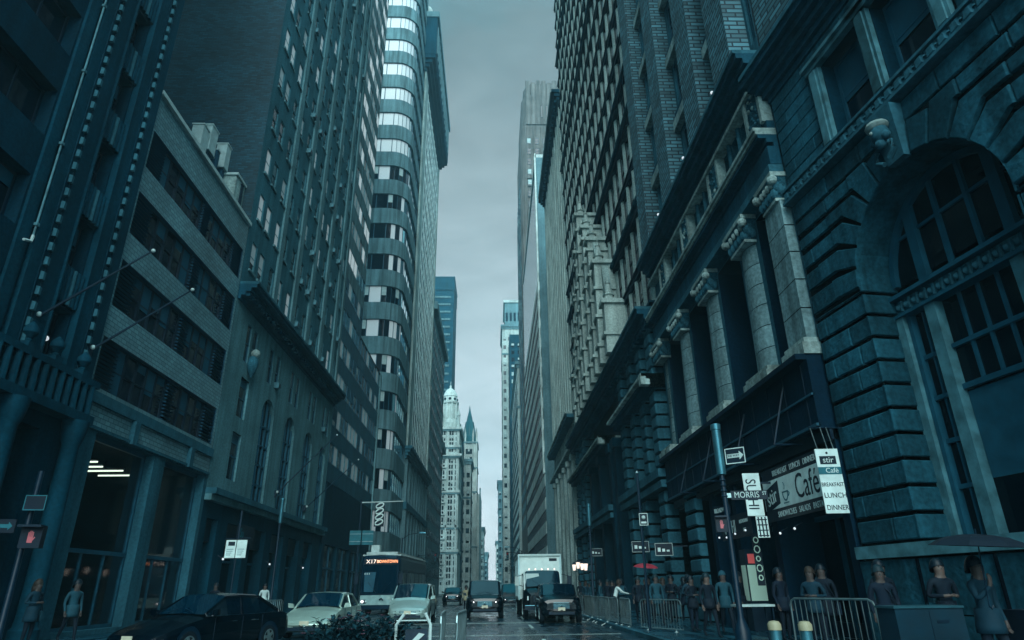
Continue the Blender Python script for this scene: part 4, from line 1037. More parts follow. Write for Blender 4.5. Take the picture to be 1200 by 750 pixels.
for a, c in ends:
    for z0, z1 in ((6.4, 7.2), (9.8, 10.7), (13.0, 13.4)): p.quad(FL(a, z0), FL(c, z0), FL(c, z1), FL(a, z1), 'arch_stone')
    for z0, z1 in ((7.2, 9.8), (10.7, 13.0)):
        for u in (a, c): p.quad(FL(u, z0), FL(u, z1), FL(u, z1, -.2), FL(u, z0, -.2), 'arch_stone')
pc = [(36.0, 36.7), (37.1, 37.8)]
for a, c in arc: m_ = (a+c)/2; pc += [(m_-1.1, m_-.3), (m_+.3, m_+1.1)]
grid(p, FL, U0, U1, 13.4, 16.9, pc, [(13.9, 16.2)], .14, 'arch_stone'); p.fbox(FL, U0, U1, 6.1, 6.4, 0, .55, 'lime_dark'); p.fbox(FL, U0, U1, 5.8, 6.1, 0, .35, 'arch_stone'); b.part('base', p)
for a, c in arc:
    r_ = (c-a)/2; f = MB(); fr = Fr(FL((a+c)/2, 0, -.3), (0, 1, 0), (1, 0, 0))
    for u in (-r_+.08, -r_/3, r_/3, r_-.08): f.fbox(fr, u-.06, u+.06, 6.4, 11.9+.9*math.sqrt(max(0, r_*r_-u*u)), 0, .14, 'frame')
    for z in (7.6, 8.8, 10.0, 11.2): f.fbox(fr, -r_, r_, z-.05, z+.05, 0, .12, 'frame')
    wo = b.part('arched_window', f); g = MB(); n = 14
    g.add([fr(-r_, 6.4, .02), fr(r_, 6.4, .02)]+[fr(r_*math.cos(math.pi*k/n), 11.9+r_*.95*math.sin(math.pi*k/n), .02) for k in range(n+1)], [tuple(range(n+3))], 'glass_shop'); b.part('pane', g, parent=wo)
wd = wset(.75, 2.3, 3, .5, fm='frame', bm_='blind_dim')
for a, c in pc: b.win(random.choice(wd), FL, (a+c)/2, 13.9, -.14)
for z, h in ((7.2, 2.6), (10.7, 2.3)): b.win(wt(1.3, h, 'hung', .2, fm='frame', bm_='blind_dim'), FL, 36.85, z, -.2)
q = MB(); q.lathe([(.02, 0), (.2, .3), (.34, .8), (.3, 1.1), (.2, 1.3)], FL(36.9, 13.1, .25), 'carved', 12); q.ball(FL(36.9, 14.6, .34), .27, 'lime', 10); b.part('medallion', q, smooth='auto')
p = MB(); gc = [(34.6, 36.0), (37.4, 40.2), (41.2, 43.8), (45.0, 47.6), (48.8, 51.6), (52.8, 55.2)]
grid(p, FL, U0, U1, 0, 5.8, gc, [(.12, 5.0)], .7, 'dark_granite_trim'); b.part('ground_floor', p)
for a, c in gc:
    q = MB(); q.quad(FL(a, .1, -.65), FL(c, .1, -.65), FL(c, 5, -.65), FL(a, 5, -.65), 'glass_shop'); q.fbox(FL, a, c, 3.0, 3.12, -.66, -.55, 'frame'); q.fbox(FL, a, c, 3.9, 5.0, -.6, -.3, 'frame_dark'); q.fbox(FL, (a+c)/2-.04, (a+c)/2+.04, .1, 3, -.65, -.56, 'frame'); b.part('shopfront', q)
for u in (36.7, 44.4, 52.2): 
    q = MB(); q.ball(FL(u, 3.1, .3), .06, 'bulb'); q.tube([FL(u, 3.1, .3), FL(u, 3.3, 0)], .025, 'metal_dark'); b.part('lamp', q)
p = MB(); p.fbox(FL, U0, U1, 76, 78, 0, .7, 'tan_pier'); b.part('parapet', p)
b.finish()
# ================================================================== L4 ribbon-window office
b = Bld('ribbon_office', 'left office slab with continuous bright ribbon windows, stepped to a longer podium', (-14.5, 68, 0))
U0, U1, U2 = 57.75, 66.8, 80.2
core = MB(); shell(core, FL, U0, U1, 27, 96, 22, 'band_conc'); shell(core, FL, U0, U2, 0, 27.2, 22, 'band_dark')
core.quad(FL(U0, 0, -.25), FL(U2, 0, -.25), FL(U2, 27, -.25), FL(U0, 27, -.25), 'band_dark'); core.quad(FL(U0, 27, -.25), FL(U1, 27, -.25), FL(U1, 96, -.25), FL(U0, 96, -.25), 'band_dark'); b.part('wall', core)
p = MB(); PZ = 3.32
rw2 = wt(1.5, 1.72, 'plain', 0, gl='glow_blind_dim', fm='frame_light', fw=.05); rw3 = wt(1.5, 1.72, 'plain', 0, gl='glass_hi', fm='frame_light', fw=.05); rw = wt(1.5, 1.72, 'flush', 0, gl='glow_ribbon', fm='frame_light', nx=1); rd = wt(1.5, 1.72, 'plain', 0, gl='glass_hi', fm='frame', fw=.05); rb = wt(1.5, 1.72, 'plain', .7, gl='glass_hi', fm='frame', fw=.05, bm_='blind_dim')  # upper ribbons glow to imitate bright panes, no lamp behind
for k in range(26):
    z = 10.4+k*PZ
    if z > 94: break
    ue = U2 if z < 26 else U1
    p.fbox(FL, U0, ue+.04, z, z+1.55, -.2, .02, 'band_conc' if z > 27 else 'band_dark')
    n = int((ue-U0)/1.5)
    for i in range(n): b.win(random.choice([rw, rw, rw, rw2, rw2, rw3]) if z > 29 else random.choice([rd, rd, rb, rw2]), FL, U0+.76+i*(ue-U0)/n, z+1.57, -.04)
b.part('spandrel', p)
p = MB(); p.fbox(FL, U0, U2, 5.2, 10.3, -.2, .1, 'dark_granite'); p.fbox(FL, U2-.4, U2, 0, 27, -.2, .2, 'tan_pier')
for u in (58.4, 64, 69.5, 75, 79.6): p.fbox(FL, u-.45, u+.45, 0, 5.2, -.2, .12, 'dark_granite_trim')
b.part('base', p)
for u in (61.2, 66.7, 72.2, 77.2):
    q = MB(); q.quad(FL(u-2.2, .1, -.1), FL(u+2.2, .1, -.1), FL(u+2.2, 5.1, -.1), FL(u-2.2, 5.1, -.1), 'glass_shop'); q.fbox(FL, u-2.2, u+2.2, 3.2, 3.35, -.1, .02, 'frame'); q.fbox(FL, u-.05, u+.05, .1, 5.1, -.1, .02, 'frame'); b.part('shopfront', q)
b.finish()
# ================================================================== L5 rounded-corner office
b = Bld('round_corner_office', 'left office tower with bands and windows curving round its corner', (-18, 100, 0))
Y5, RC, XE, YE = 93.5, 3.2, -14.5, 107.6
seg = [(-34.0, Y5), (-17.7, Y5)]; na = 6
arcp = [(XE-RC+RC*math.sin(math.pi/2*k/na), Y5+RC-RC*math.cos(math.pi/2*k/na)) for k in range(na+1)]
path = [(-34.0, Y5)]+arcp+[(XE, YE)]
def band(mb, z0, z1, off, m):
    o = []
    for i, (x, y) in enumerate(path):
        if i == 0: nx, ny = 0, -1
        elif i == len(path)-1: nx, ny = 1, 0
        else:
            k = max(0, min(na, i-1)); nx, ny = math.sin(math.pi/2*k/na), -math.cos(math.pi/2*k/na)
        o.append((x+nx*off, y+ny*off))
    poly = [(x, y, z0) for x, y in o]+[(-34, YE, z0)]
    mb.prism(poly, (0, 0, z1-z0), m)
p = MB(); PZ = 5.73; band(p, 0, 124, -.35, 'band_dark'); b.part('wall', p)
for k in range(22):
    z = 3.2+k*PZ; q = MB(); band(q, z-3.35+.5, z+.02, 0, 'band_conc'); b.part('spandrel', q)
def unit(fr_u0, fr_u1, z, kind):
    pass
fu = {}
def w5k(w_, kind):
    key = (round(w_, 2), kind)
    if key not in fu: fu[key] = wt(w_, 2.86, 'plain', {'half': .55}.get(kind, 0), gl={'mirror': 'glass_sky', 'lite': 'glass_hi', 'blind': 'glow_blind'}.get(kind, 'glass_shop'), fm='frame', fw=.06, bm_='blind')  # kind blind glows in place of bright sky reflection
    return fu[key]
for k in range(21):
    z = 3.22+k*PZ; hi = z > 70
    for i in range(8):
        u = -18.7-i*1.95
        kind = 'blind' if hi else random.choice(['dark', 'dark', 'dark', 'lite', 'dark', 'half'])
        if i < 1 and not hi: kind = random.choice(['blind', 'blind', 'dark'])
        b.win(w5k(1.93, kind), FS(Y5), u, z, -.3)
    for j in range(na):
        (xa, ya), (xb, yb) = arcp[j], arcp[j+1]; d = Vector((xb-xa, yb-ya, 0)); L = d.length; d.normalize(); nrm = Vector((d.y, -d.x, 0))
        kind = 'blind' if hi else random.choice(['blind', 'dark', 'blind', 'half', 'dark', 'dark'])
        if j > 3: kind = 'mirror' if hi else random.choice(['blind', 'mirror', 'lite'])
        b.win(w5k(L, kind), Fr((xa, ya, 0), d, nrm), L/2, z, -.3)
    n = 5
    for i in range(n): b.win(w5k(2.16, 'mirror'), FL, Y5+RC+1.09+i*2.18, z, -.3)
b.finish()
# ================================================================== L6 white grid tower with overhanging cornice
b = Bld('white_grid_tower', 'left tower faced in a fine white grid with a dark overhanging top', (-14.5, 126, 0))
U0, U1 = 107.8, 143.6
core = MB(); shell(core, FL, U0, U1, 0, 107, 24, 'far_mid'); core.quad(FL(U0, 0, -.3), FL(U1, 0, -.3), FL(U1, 107, -.3), FL(U0, 107, -.3), 'band_dark'); b.part('wall', core)
p = MB(); p.fbox(FL, U0, U0+4.3, 23.5, 107, -.3, .35, 'lime'); p.fbox(FL, U1-1.4, U1, 23.5, 107, -.3, .3, 'lime'); b.part('corner_pier', p)
n = 11; cw_ = (U1-1.4-U0-4.3)/n
for i in range(n+1):
    p = MB(); u = U0+4.3+i*cw_; p.fbox(FL, u-.3, u+.3, 23.5, 107, -.3, .1, 'white_grid'); b.part('mullion', p)
p = MB()
for k in range(21): p.fbox(FL, U0+4.3, U1-1.4, 23.5+k*4.15-.1, 23.5+k*4.15+.75, -.3, .07, 'white_grid')
b.part('floor_band', p)
gw = [wt(cw_-.6, 3.25, 'hung', x, fm='frame_light', gl='pane_dull', bm_='blind_dim') for x in (0, .4, .7)]
for i in range(n):
    for k in range(20): b.win(random.choice(gw), FL, U0+4.3+(i+.5)*cw_, 23.5+k*4.15+.77, -.06)
p = MB(); cornice(p, FL, U0, U1, 103.5, 107, 2.2, 'far_dark', 4); p.fbox(FL, U0-1.4, U1+1.4, 107, 117.5, -23, 2.3, 'far_dark'); p.fbox(FL, U0-1.6, U1+1.6, 117.5, 119, -23.4, 2.7, 'far_mid')
for i in range(16): p.fbox(FL, U0+i*2.3, U0+i*2.3+1.0, 108.5, 116, 2.3, 2.5, 'far_mid')
b.part('crown', p)
q = MB(); q.ball((-15.5, 109.5, 121.5), 2.2, 'far_pale', 10); q.box(-17.2, -13.8, 108, 111, 118.9, 120, 'far_mid'); b.part('finial', q, smooth='auto')
p = MB(); cornice(p, FL, U0, U1, 21.5, 23.5, 1.2, 'lime_dark', 4, 1.2); p.fbox(FL, U0, U1, 13.5, 14.6, -.2, .6, 'lime_dark')
for i in range(9):
    u = U0+1+i*4.2; p.fbox(FL, u-.7, u+.7, 0, 13.5, -.3, .5, 'far_mid'); p.fbox(FL, u-.5, u+.5, 14.6, 21.5, -.3, .4, 'far_mid')
b.part('base', p); b.finish()
# L6b dark pier building, L7 black tower, L8 cupola, L9 gothic tower
def top_dark(t, x0, x1, ya, yb, z1):
    t.box(x0-.5, x1+1.0, ya-.6, yb+.6, z1-2, z1, 'far_mid')
far_box('brown_block', 'dark brown block in shade just past the white grid tower', -34, -14.4, 144.2, 183, 66, 'far_mid', 6, 15, street=1, top=top_dark)
far_box('corner_block', 'very dark low block at the left beyond the brown one', -34, -16.4, 184, 212, 44, 'far_dark', 5, 9, street=1, top=top_dark)
b = Bld('slab_tower', 'flat topped black slab tower with pale horizontal slats', (-30, 320, 0))
p = MB(); p.box(-46, -20.6, 310, 335, 0, 153, 'far_dark'); b.part('wall', p)
p = MB()
for k in range(33): p.box(-45, -22.2, 309.6, 310.1, 8+k*4.2, 9.0+k*4.2, 'band_conc')
b.part('slat', p); p = MB(); p.box(-46.2, -20.4, 309.5, 335, 147, 154, 'far_dark'); p.box(-46.4, -20.2, 309.3, 335, 154, 154.6, 'band_dark'); b.part('crown', p); b.finish()
# cupola building
b = Bld('cupola_building', 'white ornate building topped by a round domed cupola', (-17, 262, 0))
x0, x1, ya = -20.4, -13.1, 250
p = MB(); p.box(x0-8, x1, ya, ya+22, 0, 60, 'far_pale'); b.part('wall', p)
wq = [wt(.6, 1.5, 'hung', x, fm='frame_dark') for x in (0, .4)]
for k in range(13):
    for u in (-19.7, -18.8, -16.6, -15.7, -14.2): b.win(random.choice(wq), FS(ya), u, 3+k*4.3, .05)
    for u in (-19.7, -18.8, -16.6, -15.7, -14.2): b.win(wq[0], FS(ya), u, 5.2+k*4.3, .05)
p = MB()
for z, d in ((14, .5), (22.5, .3), (35, .6), (48.6, 1.1), (52, .5), (59, .9)): p.box(x0-8, x1+d, ya-d, ya+22, z, z+.9, 'far_pale'); p.box(x0-8, x1+d*.7, ya-d*.7, ya+22, z-.6, z, 'far_mid')
for k in range(11): p.box(x0, x0+2.6, ya-.6, ya, 5.4+k*4.3, 5.9+k*4.3, 'far_pale')
for u in (-17.6, -13.9): p.box(u-.3, u+.3, ya-.3, ya, 0, 59, 'far_pale')
b.part('string_course', p)
p = MB(); cxx, cyy = -17.3, ya+5
p.lathe([(4.6, 60), (4.6, 62), (3.9, 62.2), (3.6, 63.5), (3.0, 64), (3.0, 70), (3.5, 70.3), (3.5, 71)], (cxx, cyy, 0), 'far_pale', 16)
for k in range(10):
    a = 2*math.pi*k/10; p.tube([(cxx+3.1*math.cos(a), cyy+3.1*math.sin(a), 64), (cxx+3.1*math.cos(a), cyy+3.1*math.sin(a), 70.2)], .35, 'white_grid', 6)
for sx in (x0+.3, x1-.5): p.lathe([(.6, 60), (.6, 64.5), (.8, 64.7), (.3, 66.5), (.02, 67.5)], (sx, ya+1, 0), 'far_pale', 8)
b.part('drum', p, smooth='auto')
p = MB(); p.lathe([(2.7, 71), (2.7, 73.2), (2.9, 73.4), (2.6, 74.6), (1.8, 76), (.8, 76.8), (.4, 77), (.4, 78), (.1, 78.2), (.05, 80)], (cxx, cyy, 0), 'white_grid', 16)
for k in range(8): 
    a = 2*math.pi*k/8; p.ball((cxx+2.65*math.cos(a), cyy+2.65*math.sin(a), 72.1), .55, 'bay_dark', 6)
b.part('dome', p, smooth='auto'); b.finish()
# gothic crowned tower
b = Bld('gothic_tower', 'far pale gothic tower with a steep pointed green crown', (-12, 345, 0))
ya = 330
p = MB(); p.box(-30, -6.4, ya+8, ya+40, 0, 46, 'far_pale'); p.box(-16.8, -8.2, ya+4, ya+22, 0, 72, 'far_pale'); b.part('wall', p)
wq = [wt(1.1, 2.6, 'hung', x, fm='frame_dark') for x in (0, .5)]
for k in range(16):
    for u in (-13.6, -12.5, -11.4): b.win(random.choice(wq), FS(ya+4), u, 4+k*4.1, .05)
p = MB()
for u in (-16.5, -14.4, -10.4, -8.6): p.box(u-.35, u+.35, ya+3.4, ya+4.2, 0, 74, 'far_pale'); p.lathe([(.5, 74), (.5, 75.5), (.05, 79)], (u, ya+3.9, 0), 'far_pale', 6)
for z in (20, 46, 58, 71): p.box(-17.2, -7.8, ya+3.3, ya+22.4, z, z+.8, 'far_mid')
p.box(-7.0, -6.3, ya+7.6, ya+8.4, 0, 49, 'far_mid'); b.part('buttress', p)
p = MB(); c = (-12.6, ya+12, 0); p.lathe([(4.0, 72), (4.0, 76), (3.4, 76.4), (2.9, 80), (2.2, 84), (1.7, 84.4), (1.2, 87), (.5, 90), (.1, 93)], c, 'sign_teal', 8)
for k in range(8):
    a = 2*math.pi*k/8; p.lathe([(.35, 76), (.3, 79), (.04, 81)], (c[0]+3.5*math.cos(a), c[1]+3.5*math.sin(a), 0), 'far_mid', 5)
b.part('crown', p); b.finish()
far_box('front_block', 'pale mid height block with balconies in front of the gothic tower', -24, -9.9, 292, 312, 54, 'far_pale', 6, 12, street=1, top=top_simple)
far_box('narrow_dark_house', 'narrow dark slab between the cupola and the gothic tower', -24, -13.0, 276, 290, 60, 'far_dark', 3, 12, street=1)
far_box('low_terrace', 'low pale terrace of houses at the left end of the sky gap', -26, -5.6, 400, 440, 34, 'far_pale', 8, 7, street=1, top=top_simple)
far_box('end_terrace', 'farthest low house row closing the street', -26, -4.2, 520, 580, 26, 'far_mid', 8, 5, street=1, top=top_simple)
# ================================================================== VEHICLES (local axes: +x forward, y to the left, z up)
def loft(mb, secs, mats, cap=True, capm=None):
    """secs: list of equal-length rings of points (half profiles mirrored); mats(i,j) -> material"""
    n = len(secs[0])
    for i in range(len(secs)-1):
        for j in range(n-1):
            mb.quad(secs[i][j], secs[i][j+1], secs[i+1][j+1], secs[i+1][j], mats(i, j))
    if cap:
        for s in (secs[0], secs[-1]): mb.add(s, [tuple(range(n))], capm or mats(0, 0))
def ring(x, half):            # half: [(y,z)] from bottom centre out and up to top centre
    return [(x, y, z) for y, z in half]+[(x, -y, z) for y, z in reversed(half[:-1])]
def wheel(root, x, y, r, w_=.22, rim='metal'):
    m = MB(); prof = [(r*.62, -w_/2), (r*.95, -w_/2), (r, -w_/3), (r, w_/3), (r*.95, w_/2), (r*.62, w_/2)]
    n = 18; vs = []; fs = []
    for a, b in prof:
        for k in range(n): t = 2*math.pi*k/n; vs.append((x+a*math.cos(t), y+b, r+a*math.sin(t)))
    for i in range(len(prof)-1):
        for k in range(n): fs.append((i*n+k, i*n+(k+1) % n, (i+1)*n+(k+1) % n, (i+1)*n+k))
    fs += [tuple(range(n)), tuple(range((len(prof)-1)*n, len(prof)*n))]
    m.add(vs, fs, 'rubber'); wo = m.build('wheel', root, None, 'auto')
    s = 1 if y > 0 else -1; q = MB()
    for k in range(5):
        t = 2*math.pi*k/5; c, d = math.cos(t), math.sin(t); e = r*.12
        q.hexa([(x-d*e, y+s*w_*.5, r+c*e), (x+d*e, y+s*w_*.5, r-c*e), (x+d*e+c*r*.6, y+s*w_*.5, r-c*e+d*r*.6), (x-d*e+c*r*.6, y+s*w_*.5, r+c*e+d*r*.6),
                (x-d*e, y+s*(w_*.5+.03), r+c*e), (x+d*e, y+s*(w_*.5+.03), r-c*e), (x+d*e+c*r*.6, y+s*(w_*.5+.02), r-c*e+d*r*.6), (x-d*e+c*r*.6, y+s*(w_*.5+.02), r+c*e+d*r*.6)], rim)
    n = 16; q.add([(x+r*.64*math.cos(2*math.pi*k/n), y+s*(w_/2+.012), r+r*.64*math.sin(2*math.pi*k/n)) for k in range(n)]+[(x+r*.54*math.cos(2*math.pi*k/n), y+s*(w_/2+.012), r+r*.54*math.sin(2*math.pi*k/n)) for k in range(n)], [(k, (k+1) % n, n+(k+1) % n, n+k) for k in range(n)], rim)
    q.build('rim', wo)
def car(name, label, cat, loc, rz, paint, L=4.8, W=1.84, H=1.45, kind='sedan', lit=False, plate=True, group=None):
    root = empty(name, label, cat, loc, rz, group); hw = W/2; f = L/2
    hood = {'sedan': .82, 'van': 1.0, 'suv': 1.12}[kind]; belt = {'sedan': .93, 'van': 1.06, 'suv': 1.15}[kind]; deck = {'sedan': .98, 'van': 1.1, 'suv': 1.15}[kind]; zb = {'sedan': .2, 'van': .22, 'suv': .32}[kind]
    if kind == 'sedan': xa, xb, xc, xd = f*.40, f*.10, -f*.42, -f*.76
    elif kind == 'van': xa, xb, xc, xd = f*.62, f*.20, -f*.86, -f*.96
    else: xa, xb, xc, xd = f*.42, f*.20, -f*.90, -f*.97
    def half(x, w_, b, s, t, cr):
        return [(0, b), (w_*.86, b), (w_*.97, b+.12), (w_, b+(s-b)*.45), (w_*.985, b+(s-b)*.8), (w_*.95, s), (w_*.72, t), (w_*.35, t+cr*.8), (0, t+cr)]
    st = []
    nose = hood*.72 if kind != 'suv' else hood*.93
    st.append(ring(f, half(f, hw*.70, zb+.14, nose*.80, nose*.84, .01)))
    st.append(ring(f-.07, half(0, hw*.84, zb+.05, nose*.90, nose*.96, .02)))
    st.append(ring(f-.28, half(0, hw*.95, zb, nose+.02, nose+.07, .03)))
    st.append(ring(f*.66, half(0, hw, zb, hood*.95, hood+.01, .04)))
    st.append(ring(xa, half(0, hw, zb, belt*.97, hood+.12 if kind != 'suv' else hood+.06, .04)))
    st.append(ring(0, half(0, hw, zb, belt, belt+.01, .01)))
    st.append(ring(xd, half(0, hw, zb, belt+.02, deck, .03)))
    st.append(ring(-f+.25, half(0, hw*.96, zb, belt-.02, deck-.01, .02)))
    st.append(ring(-f+.06, half(0, hw*.88, zb+.08, belt-.12, deck-.06, .01)))
    st.append(ring(-f, half(0, hw*.80, zb+.16, belt-.2, deck-.16, .0)))
    b = MB(); loft(b, st, lambda i, j: paint)
    bo = b.build('body', root, None, 'auto')
    # wheel arches (dark) and sill
    wx = f*.63; wr = {'sedan': .32, 'van': .34, 'suv': .40}[kind]; wx2 = -f*.58
    for x in (wx, wx2):
        for s in (-1, 1):
            q = MB(); n = 12; q.add([(x+(wr+.09)*math.cos(math.pi*k/n), s*(hw+.004), wr+(wr+.09)*math.sin(math.pi*k/n)) for k in range(n+1)]+[(x+(wr+.09), s*(hw+.004), zb), (x-(wr+.09), s*(hw+.004), zb)], [tuple(range(n+1))+(n+2, n+1)], 'metal_dark'); q.build('wheel_arch', bo)
    for x in (wx, wx2):
        for s in (-1, 1): wheel(root, x, s*(hw-.10), wr)
    # cabin
    tw = hw*(.74 if kind == 'sedan' else .80); bwid = hw*.94
    def cab(x, t, w_b, w_t): return [(x, w_b, belt-.02), (x, w_b-(w_b-w_t)*.85, belt+(t-belt)*.86), (x, w_t*.9, t-.015), (x, 0, t+.015), (x, -w_t*.9, t-.015), (x, -(w_b-(w_b-w_t)*.85), belt+(t-belt)*.86), (x, -w_b, belt-.02)]
    c = [cab(xa, belt+.06, bwid*.97, bwid*.9), cab(xb, H-.03, bwid, tw), cab((xb+xc)/2, H, bwid, tw), cab(xc, H-.03, bwid, tw), cab(xd, belt+.08, bwid*.97, bwid*.88)]
    ro, ws, rw_, sd = MB(), MB(), MB(), [MB(), MB()]
    for i in range(4):
        for j in range(6):
            qd = (c[i][j], c[i][j+1], c[i+1][j+1], c[i+1][j])
            if j in (0, 5): sd[0 if j == 0 else 1].quad(*qd, 'car_glass')
            elif i == 0: ws.quad(*qd, 'car_glass')
            elif i == 3: rw_.quad(*qd, 'car_glass')
            else: ro.quad(*qd, paint)
    for s in (1, -1):            # pillars and window frames
        k0 = 0 if s > 0 else 6; k1 = 1 if s > 0 else 5
        ro.tube([Vector(c[0][k0]), Vector(c[0][k1]), Vector(c[1][k1])], [.03, .035, .035], paint, 6); ro.tube([Vector(c[1][k1]), Vector(c[2][k1]), Vector(c[3][k1])], .035, paint, 6); ro.tube([Vector(c[3][k1]), Vector(c[4][k1]), Vector(c[4][k0])], [.045, .05, .04], paint, 6)
        bx = (xb+xc)/2+.1; ro.tube([(bx, s*bwid, belt), (bx-.04, s*(bwid-(bwid-tw)*.85), belt+(H-belt)*.86)], .035, paint, 6)
        ro.tube([(xa, s*bwid*.985, belt), (xd, s*bwid*.985, belt+.01)], .014, 'chrome', 6)
    ro.build('roof', root, None, 'auto'); ws.build('windscreen', root, None, True); rw_.build('rear_window', root, None, True)
    for q in sd: q.build('side_window', root)
    for s in (1, -1):
        q = MB(); zz = nose*.86
        q.hexa([(f-.02, s*hw*.42, zz-.13), (f-.02, s*hw*.42, zz), (f-.10, s*hw*.80, zz+.04), (f-.10, s*hw*.80, zz-.11), (f-.2, s*hw*.42, zz-.13), (f-.2, s*hw*.42, zz), (f-.42, s*hw*.93, zz+.05), (f-.42, s*hw*.93, zz-.09)], 'lens')
        h = q.build('headlight', root)
        q = MB(); q.ball((f-.045, s*hw*.58, zz-.06), .055, 'head_on' if lit else 'chrome', 8); q.build('bulb', h)
        q = MB(); q.hexa([(xa-.1, s*hw*.98, belt+.0), (xa-.1, s*(hw+.18), belt+.02), (xa-.1, s*(hw+.2), belt+.17), (xa-.1, s*(hw+.02), belt+.15), (xa-.22, s*hw*.98, belt+.01), (xa-.2, s*(hw+.16), belt+.03), (xa-.2, s*(hw+.17), belt+.16), (xa-.22, s*(hw+.02), belt+.14)], paint); q.build('mirror', root)
        q = MB(); q.box(-f-.01, -f+.16, s*hw*.55-.14, s*hw*.55+.14, deck-.32, deck-.14, 'red_lens'); q.build('tail_light', root)
        for x in (f*.02, -f*.33):
            q = MB(); q.tube([(x-.09, s*(hw+.012), belt-.14), (x+.09, s*(hw+.012), belt-.14)], .014, 'chrome', 5); q.build('door_handle', root)
        q = MB()
        for x in (xa-.25, (xb+xc)/2+.1, xc-.05): q.tube([(x, s*(hw+.003), zb+.15), (x, s*(hw+.001), belt-.03)], .006, 'metal_dark', 4)
        q.build('door_seam', bo)
    q = MB(); gz = nose*.72
    q.box(f-.06, f+.012, -hw*.40, hw*.40, gz-.14, gz+.04, 'metal_dark'); g_ = q.build('grille', root); q = MB()
    for k in range(3 if kind != 'suv' else 5): q.tube([(f+.016, -hw*.38, gz-.1+k*.055), (f+.016, hw*.38, gz-.1+k*.055)], .010, 'chrome', 5)
    q.ball((f+.02, 0, gz-.03), .05, 'chrome', 8); q.build('trim', g_)
    q = MB(); q.box(f-.12, f+.02, -hw*.62, hw*.62, zb+.06, zb+.17, 'metal_dark'); q.tube([(f-.22, -hw*.93, zb+.24), (f-.02, -hw*.62, zb+.24), (f+.035, 0, zb+.24), (f-.02, hw*.62, zb+.24), (f-.22, hw*.93, zb+.24)], .045, paint, 8); q.build('bumper', root, None, 'auto')
    if plate:
        q = MB(); q.box(f+.05, f+.07, -.16, .16, zb+.22, zb+.36, 'plate'); q.build('number_plate', root)
    for s in (.3, -.3):
        q = MB(); q.tube([(xa+.05, s*hw*1.6, belt+.1), (xa-.06, s*hw*.2, belt+.2)], .010, 'metal_dark', 4); q.build('wiper', root)
    return root
HD = R(-90)
car('sedan', 'champagne silver sedan facing us beside the flower tub', 'car', (-6.3, 26.8, 0), HD-R(2), 'paint_gold', 4.85, 1.86, 1.46)
car('minivan', 'silver minivan with a bright windscreen in the middle lane beside the bus', 'car', (-4.05, 36.2, 0), HD, 'paint_silver', 5.05, 1.98, 1.80, 'van')
car('black_suv', 'black sport utility vehicle facing us with lit headlights in the centre lane', 'car', (-.5, 40.8, 0), HD+R(1), 'paint_black', 5.0, 2.06, 1.98, 'suv', lit=True)
car('black_sedan', 'black sedan nearest the camera, cut by the bottom edge of the view', 'car', (-7.75, 19.6, 0), R(180+69), 'paint_black', 4.9, 1.86, 1.47)
car('dark_suv', 'dark sport utility vehicle parked close in front of the white box truck', 'car', (3.12, 34.6, 0), HD, 'paint_black', 4.5, 1.92, 1.72, 'suv')
car('far_sedan', 'small pale far car between the bus lane and the black utility vehicle', 'car', (-6.4, 103, 0), HD, 'paint_silver', 4.7, 1.84, 1.48, lit=True, plate=False)
car('far_taxi', 'small dark far car following behind the silver minivan', 'car', (-4.2, 74, 0), HD, 'paint_black', 4.8, 1.9, 1.7, 'suv', lit=True, plate=False)
car('far_van', 'dark far van just behind the black utility vehicle, near the truck', 'van', (1.7, 68, 0), HD, 'paint_black', 5.1, 2.0, 1.95, 'van', lit=True, plate=False)
car('waiting_car', 'farthest dark car, a few pixels wide at the end of the street', 'car', (-1.2, 150, 0), HD, 'paint_black', 4.8, 1.85, 1.5, lit=True, plate=False)

